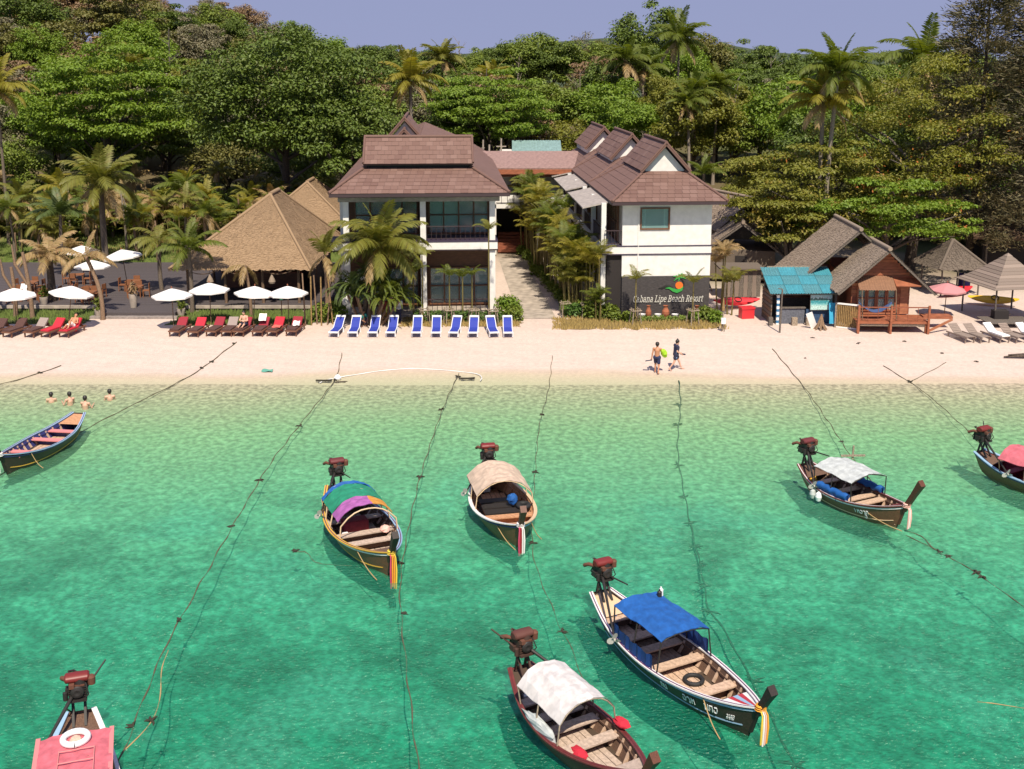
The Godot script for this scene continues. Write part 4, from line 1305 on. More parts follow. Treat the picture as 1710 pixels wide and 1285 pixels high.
func make_chair() -> Node3D:
	var t := thing("wooden_chair", "", "chair", Vector3.ZERO, 0.0, "chairs round the plaza tables")
	boxpart("seat", t, Vector3(-0.22, 0.42, -0.22), Vector3(0.22, 0.47, 0.22), mats.table_wood)
	boxpart("backrest", t, Vector3(-0.22, 0.6, -0.24), Vector3(0.22, 0.95, -0.2), mats.table_wood)
	for x in [-0.2, 0.2]:
		boxpart("leg", t, Vector3(x - 0.025, 0, 0.16), Vector3(x + 0.025, 0.42, 0.21), mats.table_wood)
		boxpart("leg", t, Vector3(x - 0.025, 0, -0.24), Vector3(x + 0.025, 0.95, -0.195), mats.table_wood)
	return t

func make_table() -> Node3D:
	var t := thing("wooden_table", "", "table", Vector3.ZERO, 0.0, "tables on the plaza")
	boxpart("tabletop", t, Vector3(-0.5, 0.71, -0.4), Vector3(0.5, 0.75, 0.4), mats.table_wood)
	for x in [-0.44, 0.44]:
		for z in [-0.34, 0.34]: boxpart("leg", t, Vector3(x - 0.03, 0, z - 0.03), Vector3(x + 0.03, 0.71, z + 0.03), mats.table_wood)
	return t

func cloth_on(label: String, at: Vector3, size: Vector3, m: Material, turn := Basis(), called := "towel") -> void:
	var b := MB.new()
	var n := 5
	for i in n:
		for j in n:
			var p := func(u: float, t: float) -> Vector3: return turn * Vector3((u - 0.5) * size.x, size.y * (0.5 * sin(u * 7.0 + t * 3.0) + 0.5 * cos(t * 9.0)), (t - 0.5) * size.z)
			b.quad(p.call(float(i) / n, float(j + 1) / n), p.call(float(i + 1) / n, float(j + 1) / n), p.call(float(i + 1) / n, float(j) / n), p.call(float(i) / n, float(j) / n))
	tag(obj(called, b, m, self, at), label, called)

func make_beach_things() -> void:
	mat("lounger_teak", Color(0.17, 0.075, 0.045), 0.7)
	mat("cushion_brown", Color(0.085, 0.04, 0.035), 0.9)
	mat("cushion_red", Color(0.50, 0.018, 0.04), 0.85)
	mat("cushion_dark_red", Color(0.27, 0.018, 0.035), 0.85)
	mat("cushion_grey", Color(0.30, 0.24, 0.225), 0.9)
	mat("white_plastic", Color(0.80, 0.80, 0.82), 0.4)
	mat("sling_blue", Color(0.022, 0.042, 0.33), 0.7)
	mat("table_wood", Color(0.22, 0.085, 0.035), 0.7)
	mat("pink_cloth", Color(0.50, 0.22, 0.23), 0.85)
	mat("kayak_red", Color(0.62, 0.03, 0.04), 0.4)
	mat("kayak_yellow", Color(0.72, 0.42, 0.015), 0.4)
	paving()
	# loungers, left group then centre group of the red ones
	var a := lounger_red()
	var list := [
		[-31.2, 65.3, "brown", "dark brown lounger cut by the left edge of the beach"], [-30.05, 65.4, "brown", "first dark brown lounger from the left edge, bare mattress"], [-28.75, 65.4, "grey", "brown lounger with a grey towel over its back"],
		[-27.75, 65.4, "red", "empty red lounger between the grey towel lounger and the sunbather"], [-26.7, 65.4, "red", "red lounger with a person lying on it"],
		[-20.2, 65.6, "dark", "dark red lounger nearest the plaza steps"], [-19.05, 65.5, "red", "bright red lounger second from the plaza steps"], [-17.95, 65.6, "dark", "dark red lounger under the second of the middle parasols"],
		[-17.1, 65.6, "grey", "lounger with a grey towel left of the seated person"], [-16.3, 65.6, "dark", "dark red lounger with a person sitting on its edge"], [-15.2, 65.6, "dark", "dark red lounger with a pale towel over its top"],
		[-14.3, 65.6, "red", "red lounger with a coral seat, second from the right end of its row"], [-13.2, 65.7, "dark", "dark red lounger at the right end of its row holding a white cloth"]]
	for i in list.size():
		var e: Array = list[i]
		var o: Node3D = a if i == 0 else copy_of(a, e[3], Vector3.ZERO)
		o.set_meta("label", e[3])
		o.position = stand(e[0], e[1])
		o.rotation.y = r(-0.12, 0.0) - (0.2 if i < 5 else 0.08)
		var back: MeshInstance3D = o.get_node("back_cushion")
		back.material_override = {"brown": mats.cushion_brown, "grey": mats.cushion_grey, "red": mats.cushion_red, "dark": mats.cushion_dark_red}[e[2]]
		if e[2] == "red": o.get_node("seat_cushion").material_override = mats.cushion_red if i == 3 or i == 4 else mats.cushion_brown
	var b := lounger_blue()
	var xs := [-10.62, -9.57, -8.37, -7.28, -5.77, -4.6, -3.44, -2.34, -1.21, -0.26]
	for i in 10:
		var label := "%s blue and white lounger from the left in the row before the brown-roofed house" % WAYS[i]
		var o: Node3D = b if i == 0 else copy_of(b, label, Vector3.ZERO)
		o.set_meta("label", label)
		o.position = stand(xs[i], 65.6)
		o.rotation.y = [-0.12, -0.02, -0.02, -0.03, 0.02, 0.03, -0.1, -0.02, 0.16, 0.03][i]
	var g := lounger_grey()
	var gx := [26.7, 27.6, 28.75, 29.7, 30.7]
	var gl := ["leftmost bare grey wooden lounger before the slatted shelter", "second bare grey wooden lounger, just left of the blue bottle", "lounger with a white mattress, left of the two white ones", "grey-brown lounger between the two white mattresses", "lounger with a white mattress at the right edge of the beach"]
	for i in 5:
		var o: Node3D = g if i == 0 else copy_of(g, gl[i], Vector3.ZERO)
		o.set_meta("label", gl[i])
		o.position = stand(gx[i], 64.1)
		o.rotation.y = 0.28
		if i == 2 or i == 4:
			var mt := MB.new()
			mt.box(Vector3(0, 0.42, 0.38), Vector3(0.54, 0.08, 1.15))
			mt.box(Vector3(0, 0.60, -0.50), Vector3(0.54, 0.08, 0.78), Basis(Vector3.RIGHT, 0.62))
			var mo := tag(obj("mattress", mt, mats.white_cloth, self), "white mattress on the third lounger from the left in the right group" if i == 2 else "white mattress on the lounger cut by the right edge", "mattress") as Node3D
			mo.transform = o.transform
	# towels and cloths on the loungers
	cloth_on("pale towel hung over the top of a dark red lounger", stand(-15.2, 66.1) + Vector3(0, 0.92, 0.25), Vector3(0.45, 0.03, 0.5), mats.white_cloth, Basis(Vector3.RIGHT, 0.75))
	cloth_on("white cloth lying on the rightmost red lounger", stand(-13.1, 65.75) + Vector3(0, 0.62, 0.2), Vector3(0.4, 0.06, 0.4), mats.white_cloth, Basis(Vector3.RIGHT, 0.4), "cloth")
	cloth_on("coral towel on the seat of the second red lounger from the right", stand(-14.25, 65.3) + Vector3(0, 0.5, 0), Vector3(0.5, 0.03, 0.6), mat("coral", Color(0.55, 0.13, 0.11), 0.9))
	# parasols
	var w: Material = mats.parasol_cloth
	parasol("white parasol at the left edge over the brown loungers", stand(-30.4, 66.2), 2.65, 1.3, w)
	parasol("tilted white parasol above the red loungers, second from the left edge", stand(-27.3, 66.2), 2.8, 1.3, w, Vector2(0, -0.16))
	parasol("white parasol right of the plaza steps, first of the row of four", stand(-20.8, 66.3), 2.6, 1.22, w)
	parasol("white parasol set a little higher and further back, second of the row of four", stand(-18.85, 67.6), 2.7, 1.24, w)
	parasol("white parasol before the thatched bar, third of the row of four", stand(-15.95, 66.5), 2.72, 1.24, w, Vector2(0, -0.07))
	parasol("white parasol before the thatched bar, rightmost of the row of four", stand(-13.75, 66.5), 2.72, 1.24, w)
	parasol("rearmost white parasol on the plaza beside the lawn", Vector3(-31.5, 0.9, -80.0), 2.7, 1.2, w)
	parasol("white parasol over the plaza tables in front of the two rear ones", Vector3(-28.9, 0.9, -75.0), 2.5, 1.2, w)
	parasol("wide white parasol on the plaza, right of the rear three", Vector3(-27.6, 0.9, -78.0), 2.75, 1.4, w, Vector2(0, 0.1))
	parasol("faded pink parasol with scalloped edge beside the red hut", stand(28.0, 70.0), 2.25, 1.2, mats.pink_cloth, Vector2(0.05, 0), "parasol beside the hut")
	# plaza tables and chairs
	var tb := make_table()
	var ch := make_chair()
	var spots := [[-28.9, 74.4, "under the middle rear parasol"], [-26.7, 76.6, "under the wide rear parasol"], [-25.9, 74.6, "at the right end of the plaza seating"], [-31.6, 79.0, "under the rearmost parasol"], [-33.8, 76.2, "at the left side of the plaza"], [-31.6, 73.6, "with white cloths near the plaza front"], [-28.3, 72.8, "behind the tilted front parasol"], [-33.6, 73.2, "behind the left front parasol"]]
	var sides := ["front", "back", "left", "right"]
	var first := true
	for i in spots.size():
		var s: Array = spots[i]
		var at := Vector3(s[0], 0.905, -s[1])
		var lab := "brown wooden table %s" % s[2]
		var t: Node3D = tb if i == 0 else copy_of(tb, lab, at, r(-0.2, 0.2))
		t.position = at
		t.set_meta("label", lab)
		for k in 4:
			if (i + k) % 5 == 4: continue
			var turn: float = [PI, 0.0, PI / 2, -PI / 2][k] + r(-0.25, 0.25)
			var off: Vector3 = [Vector3(0, 0, 0.62), Vector3(0, 0, -0.62), Vector3(-0.75, 0, 0), Vector3(0.75, 0, 0)][k]
			var cl := "brown chair, %s side of table %s" % [sides[k], s[2]]
			var c: Node3D = ch if first else copy_of(ch, cl, at + off, turn)
			c.position = at + off
			c.rotation.y = turn
			c.set_meta("label", cl)
			first = false
	for e in [[-33.2, 73.8, "left"], [-31.0, 73.4, "right"]]:
		cloth_on("white cloth over the %s chair back of the plaza front table" % e[2], Vector3(e[0], 1.6, -e[1]), Vector3(0.5, 0.04, 0.8), mats.white_cloth, Basis(Vector3.RIGHT, 0.9), "cloth")
	beach_clutter()

func paving() -> void:
	var pz := MB.new()
	pz.box(Vector3(-29.0, 0.45, -80.0), Vector3(33.4, 0.9, 16.4))
	pz.box(Vector3(-24.3, 0.447, -70.7), Vector3(5.2, 0.9, 2.2))
	struct("plaza_pavement", pz, mats.deck_paving, "dark grey paved plaza between the lawn and the beach")
	var lines := MB.new()
	for k in 26: lines.box(Vector3(-29.0, 0.903, -72.0 - 0.6 * k), Vector3(33.3, 0.004, 0.025))
	struct("pavement_joint_line", lines, mats.dim_inside)
	var steps_m := MB.new()
	for k in 2: steps_m.box(Vector3(-24.3, 0.55 - 0.2 * k, -69.45 + 0.3 * k), Vector3(5.6 + 0.3 * k, 0.3, 0.34))
	struct("plaza_steps", steps_m, mats.concrete_step, "two low steps from plaza to sand")
	var kerb := MB.new()
	kerb.box(Vector3(-37.0, 0.82, -71.72), Vector3(20.0, 0.2, 0.15))
	kerb.box(Vector3(-17.1, 0.82, -71.72), Vector3(9.0, 0.2, 0.15))
	struct("plaza_kerb", kerb, mats.concrete, "pale kerb along the plaza front")
	ground_patch("front_lawn", [Vector2(-46, 67.8), Vector2(-27.0, 67.8), Vector2(-27.0, 71.7), Vector2(-46, 71.7)], 0.012, mats.grass, "grass strip before the plaza at the left", 44, 0.5)
	ground_patch("front_lawn", [Vector2(-21.6, 67.6), Vector2(-12.4, 67.6), Vector2(-12.4, 71.7), Vector2(-21.6, 71.7)], 0.012, mats.grass, "grass strip before the thatched bar", 36, 0.5)
	ground_patch("footpath", [Vector2(0.5, 69.4), Vector2(2.85, 69.4), Vector2(1.0, 91.0), Vector2(-1.1, 91.0)], 0.02, mats.concrete, "pale concrete path running back between the two houses", 20)
	ground_patch("dry_lawn", [Vector2(2.9, 66.6), Vector2(13.2, 66.9), Vector2(13.0, 69.7), Vector2(2.9, 69.3)], 0.012, mats.dry_grass, "dry yellow grass strip before the white house", 48, 0.9)
	ground_patch("dry_lawn", [Vector2(-6.8, 67.4), Vector2(0.45, 67.2), Vector2(0.45, 69.4), Vector2(-6.8, 69.4)], 0.012, mats.dry_grass, "dry grass strip before the left house", 40, 0.7)
	# blades of grass on the lawns
	var bl := MB.new()
	bl.tinted = true
	for k in 4:
		var x := Vector3(cos(k * 1.7), 0, sin(k * 1.7)) * 0.05
		bl.tint = Color(1, 1, 1) * r(0.7, 1.3)
		bl.tri(x * 1.5 - x * 0.6, x * 1.5 + x * 0.6, x * 2.2 + Vector3(0, 0.16, 0))
	var tuft := bl.mesh()
	scatter("grass", "short green grass on the lawns round the plaza", tuft, mats.blade, 9000, [[0.2, -45.0, -27.1, 67.9, 71.6], [0.12, -21.5, -12.5, 67.7, 71.6], [0.68, -46.0, -12.5, 88.3, 104.0]])
	scatter("dry_grass", "short dry yellow grass before the two houses", tuft, mats.dry_blade, 1500, [[0.7, 2.6, 13.3, 66.4, 69.5], [0.3, -6.9, 0.4, 67.1, 69.3]])

func scatter(called: String, label: String, tuft: Mesh, m: StandardMaterial3D, n: int, areas: Array) -> void:
	var mm := MultiMesh.new()
	mm.transform_format = MultiMesh.TRANSFORM_3D
	mm.mesh = tuft
	mm.instance_count = n
	for i in n:
		var pick := rng.randf()
		var k := 0
		while k < areas.size() - 1 and pick > areas[k][0]:
			pick -= areas[k][0]
			k += 1
		var x := r(areas[k][1], areas[k][2])
		var d := r(areas[k][3], areas[k][4])
		mm.set_instance_transform(i, Transform3D(Basis(Vector3.UP, r(0, TAU)) * r(0.7, 1.6), Vector3(x, ground_y(x, -d) + 0.005, -d)))
	m.vertex_color_use_as_albedo = true
	var mi := MultiMeshInstance3D.new()
	mi.name = called
	mi.multimesh = mm
	mi.material_override = m
	add_child(mi)
	mi.set_meta("kind", "stuff")
	tag(mi, label, "grass")

func kayak(label: String, at: Vector3, turn: float, m: Material) -> void:
	var t := thing("kayak", label, "kayak", at, turn)
	t.rotation.x = 0.5
	var b := MB.new()
	var rings := []
	for i in 11:
		var u := i / 10.0
		var w := 0.38 * pow(sin(PI * clampf(u, 0.02, 0.98)), 0.6)
		var ring := []
		for k in 8:
			var a := TAU * k / 8
			ring.append(Vector3((u - 0.5) * 3.2, 0.18 + sin(a) * w * 0.5 + 0.18 * pow(absf(u - 0.5) * 2, 3), cos(a) * w))
		rings.append(ring)
	for i in 10:
		for k in 8: b.quad(rings[i][k], rings[i + 1][k], rings[i + 1][(k + 1) % 8], rings[i][(k + 1) % 8])
	obj("hull", b, m, t)
	var c := MB.new()
	c.lathe([Vector2(0.24, 0.0), Vector2(0.27, 0.05), Vector2(0.22, 0.06), Vector2(0.2, 0.0)], 10, Vector3(0.1, 0.34, 0))
	obj("cockpit_rim", c, mats.dim_inside, t)

func beach_clutter() -> void:
	kayak("red kayak lying on the sand behind the slatted shelter", stand(31.2, 76.5) + Vector3(0, 0.25, 0), 0.5, mats.kayak_red)
	kayak("yellow kayak lying in front of the red one at the right edge", stand(32.6, 73.4) + Vector3(0, 0.25, 0), -0.35, mats.kayak_yellow)
	kayak("red kayak half hidden left of the kiosk", stand(15.0, 72.6) + Vector3(0, 0.3, 0), 0.15, mats.kayak_red)
	var bin := thing("red_cool_box", "red cool box with lid on the sand left of the kiosk", "box", stand(15.1, 69.6), 0.2)
	boxpart("body", bin, Vector3(-0.42, 0, -0.3), Vector3(0.42, 0.62, 0.3), mats.kayak_red)
	boxpart("lid", bin, Vector3(-0.46, 0.625, -0.34), Vector3(0.46, 0.74, 0.34), mats.kayak_red)
	# fence panel of yellow bamboo, leaning beside the hut
	var fp := thing("bamboo_panel", "yellow bamboo panel in a white wooden frame standing between kiosk and hut", "panel", stand(20.7, 66.6), deg_to_rad(-30))
	for k in 12: post(fp, Vector3(-0.62 + 0.11 * k, 0.1, 0), Vector3(-0.62 + 0.11 * k, 1.45, 0), 0.05, mats.bamboo, "bamboo_cane")
	for x in [-0.72, 0.72]: boxpart("frame_post", fp, Vector3(x - 0.05, -0.2, -0.05), Vector3(x + 0.05, 1.6, 0.05), mats.pale_wood)
	for y in [0.02, 1.5]: boxpart("frame_rail", fp, Vector3(-0.72, y, -0.045), Vector3(0.72, y + 0.09, 0.045), mats.white_cloth)
	cloth_on("bright blue towel hanging between the kiosk and the bamboo panel", stand(20.0, 67.2) + Vector3(0, 0.85, 0), Vector3(0.55, 0.03, 1.3), mat("towel_blue", Color(0.04, 0.33, 0.55), 0.9), Basis(Vector3.RIGHT, 1.35))
	var st := MB.new()
	for k in 7:
		var a := TAU * k / 7
		st.tube([Vector3(cos(a) * 0.42, -0.05, sin(a) * 0.42), Vector3(cos(a) * 0.16, 0.3, sin(a) * 0.16), Vector3(0.03, 0.95, 0)], [0.05, 0.08, 0.05], 6)
	tag(obj("root_stump", st, mats.dead_trunk, self, stand(19.0, 66.4)), "bleached root stump on the sand before the kiosk", "stump")
	var bd := MB.new()
	bd.box(Vector3(0, 0.5, 0), Vector3(0.4, 1.15, 0.05), Basis(Vector3(0.3, 0, 0.6).normalized(), 0.45))
	tag(obj("leaning_board", bd, mats.white_cloth, self, stand(18.5, 66.6)), "white board leaning on the root stump", "board")
	var po := MB.new()
	po.tube([Vector3(0, -0.3, 0), Vector3(0.05, 2.7, 0)], [0.06, 0.05], 7)
	po.bar(Vector3(0.05, 2.7, 0), Vector3(-0.2, 2.75, 0), 0.05, 0.05)
	tag(obj("grey_pole", po, mats.grey_wood, self, stand(16.3, 65.6)), "thin grey pole standing on the sand before the kiosk", "pole")
	var lp := thing("beach_light", "slim post with furled pale flag and white box on the sand beside the sign", "lamp", stand(12.9, 66.0))
	post(lp, Vector3(0, -0.2, 0), Vector3(0, 1.9, 0), 0.04, mats.pale_wood, "pole")
	boxpart("box", lp, Vector3(-0.13, 0.5, 0.04), Vector3(0.13, 0.85, 0.22), mats.white_plastic)
	var fl := MB.new()
	fl.lathe([Vector2(0.10, 1.3), Vector2(0.09, 1.5), Vector2(0.02, 2.1)], 8)
	obj("furled_flag", fl, mats.bamboo, lp)
	for k in 2: post(lp, Vector3(-0.1 + 0.2 * k, -0.2, 0.1), Vector3(-0.06 + 0.12 * k, 0.5, 0.1), 0.025, mats.grey_wood, "leg")
	# deck chair in front of the rear hut
	var dc := thing("deck_chair", "folding deck chair with blue sling beside the thatched hut", "deck chair", stand(13.9, 78.5), 0.4)
	for x in [-0.35, 0.35]:
		var b := MB.new()
		b.bar(Vector3(x, 0, 0.5), Vector3(x, 1.3, -0.5), 0.05, 0.05)
		b.bar(Vector3(x * 0.9, 0, -0.45), Vector3(x * 0.9, 0.9, 0.2), 0.05, 0.05)
		obj("side_frame", b, mats.bamboo, dc)
	var sl := MB.new()
	sl.box(Vector3(0, 0.72, 0.0), Vector3(0.6, 0.02, 1.25), Basis(Vector3.RIGHT, 0.9))
	obj("sling", sl, mat("sling_slate", Color(0.06, 0.10, 0.16), 0.8), dc)
	# terracotta jars and planting before the slate wall
	var jars := [[8.75, "slim terracotta jar before the slate sign wall, left of the pair"], [9.85, "round terracotta jar before the slate sign wall, in the middle"], [11.85, "terracotta jar beside the staked palm at the right of the sign"]]
	for k in 3:
		var j := MB.new()
		var w := [0.19, 0.25, 0.22][k] as float
		j.lathe([Vector2(0, 0), Vector2(w * 0.75, 0), Vector2(w, 0.22), Vector2(w * 0.95, 0.4), Vector2(w * 0.5, 0.6), Vector2(w * 0.5, 0.68), Vector2(w * 0.7, 0.76), Vector2(w * 0.6, 0.76), Vector2(w * 0.4, 0.66)], 12)
		tag(obj("terracotta_jar", j, mats.terracotta, self, stand(jars[k][0], 69.3) + Vector3(0, 0.12, 0)), jars[k][1], "jar", "terracotta jars before the sign")
	for k in 3:
		var j := MB.new()
		j.lathe([Vector2(0, 0), Vector2(0.13, 0), Vector2(0.2, 0.2), Vector2(0.22, 0.24), Vector2(0.17, 0.24), Vector2(0.15, 0.18)], 12)
		tag(obj("white_bowl", j, mats.white_plastic, self, stand([8.35, 9.35, 10.45][k], 69.25) + Vector3(0, 0.1, 0)), ["white planting bowl left of the slim terracotta jar", "white planting bowl between the two terracotta jars", "white planting bowl right of the round terracotta jar"][k], "bowl", "white bowls before the sign")
	# planters on the plaza
	var pots := [[-24.9, 71.2, 0.9, "tall pale pot with a plant beside the plaza steps"], [-26.6, 69.6, 0.5, "round pale bowl pot left of the plaza steps"], [-31.2, 72.2, 0.5, "round pale pot behind the left parasols"], [-21.4, 69.9, 0.5, "round pale bowl pot right of the plaza steps"]]
	for p in pots:
		var t := thing("plant_pot", p[3], "plant pot", Vector3(p[0], 0.9 if p[1] > 71.0 else 0.62, -p[1]))
		var j := MB.new()
		var hh: float = p[2]
		j.lathe([Vector2(0, 0), Vector2(0.2, 0), Vector2(0.27, hh * 0.7), Vector2(0.28, hh), Vector2(0.22, hh), Vector2(0.2, hh * 0.9), Vector2(0, hh * 0.88)], 12)
		obj("pot", j, mats.concrete, t)
		var lv := MB.new()
		lv.tinted = true
		leaves(lv, Vector3(0, hh + 0.35, 0), Vector3(0.3, 0.45, 0.3), 90, 0.25, 0.5)
		obj("foliage", lv, mats.leaf_brown if hh > 0.8 else mats.palm_green, t)
	# hedges and shrubs along the house fronts
	for k in 9: bush("hedge_shrub", "%s clipped green shrub from the left under the lower balcony" % WAYS[k], "shrub", stand(-5.9 + 0.62 * k, 68.6), Vector3(0.42, 0.42, 0.4), 330, 0.13, mats.hedge_green, "shrubs before the left house")
	for k in 7: bush("low_hedge_plant", "%s bright green low hedge plant from the left under the resort sign" % WAYS[k], "hedge", stand(8.3 + 0.42 * k, 68.7), Vector3(0.26, 0.2, 0.26), 200, 0.1, mats.hedge_pale, "low hedge under the sign")
	var shrubs := [[-0.2, 70.0, 0.9, "large shrub at the left corner of the path"], [0.15, 68.9, 0.6, "smaller shrub before the path's left corner"], [5.2, 69.3, 0.75, "bushy shrub at the left foot of the white house"], [6.3, 69.2, 0.65, "shrub left of the slate wall"], [6.6, 68.6, 0.4, "small dark shrub at the slate wall's left end"], [7.4, 68.6, 0.42, "small shrub right beside the left staked palm"], [11.6, 68.7, 0.42, "shrub beside the right staked palm"], [12.3, 68.9, 0.6, "shrub at the slate wall's right end"], [12.9, 68.2, 0.5, "rounded shrub near the slim flag post"], [4.0, 69.8, 0.6, "shrub under the yellow path palms"], [-12.0, 68.6, 0.8, "green shrub beside the bundle of dry trunks"], [-11.2, 69.2, 0.7, "shrub at the left corner of the left house"]]
	for s in shrubs: bush("shrub", s[3], "shrub", stand(s[0], s[1]), Vector3(s[2], s[2] * 0.9, s[2] * 0.8), int(900 * s[2]), 0.2, [mats.hedge_green, mats.leaf_bright, mats.leaf_mid][rng.randi() % 3], "shrubs round the houses")
	# drift and litter on the sand
	var dr := MB.new()
	dr.tube([Vector3(-1.1, 0.08, 0), Vector3(0, 0.16, 0.1), Vector3(1.4, 0.1, 0.0)], [0.05, 0.1, 0.07], 7)
	dr.tube([Vector3(-0.9, 0.22, 0.1), Vector3(0.4, 0.25, -0.05), Vector3(1.4, 0.2, 0.1)], [0.04, 0.06, 0.05], 6)
	tag(obj("driftwood", dr, mats.tree_trunk, self, stand(28.9, 60.6)), "dark driftwood branches at the right edge of the beach", "driftwood")
	var bits := [[-9.1, 56.9, 0.8, "thin brown stick at the waterline below the long rope"], [26.0, 60.0, 0.35, "short dark stick near the right end of the waterline"], [24.6, 61.4, 0.3, "reddish scrap on the sand below the hut"], [16.6, 60.7, 0.15, "tiny dark scrap right of the walkers"], [20.4, 63.3, 0.5, "scatter of dry twigs before the bamboo panel"], [23.2, 63.6, 0.3, "dry twig on the sand before the red hut"], [18.0, 64.4, 0.3, "short dark plank end before the kiosk"]]
	for e in bits:
		var b := MB.new()
		for k in 3:
			var q: Vector3 = Vector3(r(-1, 1), 0, r(-0.5, 0.5)).normalized() * e[2]
			b.tube([Vector3(0, 0.03, 0) - q * r(0.3, 0.5), Vector3(0, 0.05, 0), q * r(0.3, 0.5) + Vector3(0, 0.03, 0)], [0.015, 0.03, 0.012], 5)
		tag(obj("twig", b, mats.tree_trunk, self, stand(e[0], e[1])), e[3], "twig")
	cloth_on("small green net scrap on the wet sand left of the white hose", stand(-13.4, 58.6) + Vector3(0, 0.08, 0), Vector3(0.6, 0.06, 0.3), mat("net_green", Color(0.10, 0.30, 0.24), 0.9), Basis(), "net")
	# timber props and dry trunks at the left corner of the house
	for k in 6:
		var b := MB.new()
		var x := -12.9 + 0.33 * k
		b.tube([Vector3(0, -0.1, 0), Vector3(r(-0.3, 0.3), 2.6 + r(0, 1.0), r(-0.3, 0.1))], [0.05, 0.045], 6)
		tag(obj("dry_pole", b, mats.bamboo if k % 2 else mats.dead_trunk, self, stand(x, 67.4 + 0.2 * (k % 3))), "%s pole from the left in the bundle of dry poles right of the bar" % WAYS[k], "pole", "dry poles beside the bar")
	var ct := thing("torch_lantern", "greenish lantern head on a thin stake right of the beach bar", "lantern", stand(-14.4, 67.6))
	post(ct, Vector3.ZERO, Vector3(0, 1.6, 0), 0.03, mats.pole_wood, "stake")
	var lh := MB.new()
	lh.lathe([Vector2(0, 1.6), Vector2(0.1, 1.62), Vector2(0.13, 1.8), Vector2(0.05, 1.9), Vector2(0, 1.92)], 8)
	obj("lantern_head", lh, mat("lantern_green", Color(0.15, 0.5, 0.35), 0.4), ct)

# ---------------------------------------------------------------- long-tail boats (built with the bow along local +x)

var shapes := {}

class Hull:
	var L := 6.0
	var B := 1.8
	var high := 0.55
	func half(t: float) -> float:
		var f := lerpf(0.34, 1.0, sin(PI / 2 * clampf(t / 0.48, 0, 1))) if t < 0.48 else pow(cos(PI / 2 * clampf((t - 0.48) / 0.52, 0, 1)), 0.72)
		return maxf(B / 2.0 * f, 0.035)
	func top(t: float) -> float:
		return high + 0.46 * pow(maxf(0, (t - 0.45) / 0.55), 2.2) + 0.30 * pow(maxf(0, (0.32 - t) / 0.32), 1.8)
	func keel(t: float) -> float:
		return -0.28 + 0.12 * pow(maxf(0, (t - 0.85) / 0.15), 2.0) + 0.22 * pow(maxf(0, (0.18 - t) / 0.18), 2.0)
	func at(t: float, l: float, side: float, inset := 0.0) -> Vector3:
		var x := -L / 2 + L * t - 0.42 * (1.0 - l) * smoothstep(0.72, 1.0, t) + 0.35 * (1.0 - l) * smoothstep(0.2, 0.0, t)
		return Vector3(x, lerpf(keel(t), top(t), l), side * maxf(half(t) * pow(l, 0.34) - inset, 0.0))
	func level(t: float, y: float) -> float:
		return clampf((y - keel(t)) / (top(t) - keel(t)), 0.02, 1.0)

func sweep(h: Hull, side: float, l: float, out: float, up: float, w: float, thick: float, t0 := 0.0, t1 := 1.0, n := 26) -> MB:
	var m := MB.new()
	var prev := []
	for i in n + 1:
		var t := lerpf(t0, t1, float(i) / n)
		var p := h.at(t, l, side) + Vector3(0, up, side * out)
		if p.z * side < 0.03: p.z = side * 0.03
		var ring := [p + Vector3(0, thick, side * w / 2), p + Vector3(0, thick, -side * w / 2), p + Vector3(0, 0, -side * w / 2), p + Vector3(0, 0, side * w / 2)]
		if i > 0:
			for k in 4: m.quad(prev[k], ring[k], ring[(k + 1) % 4], prev[(k + 1) % 4])
		prev = ring
	return m

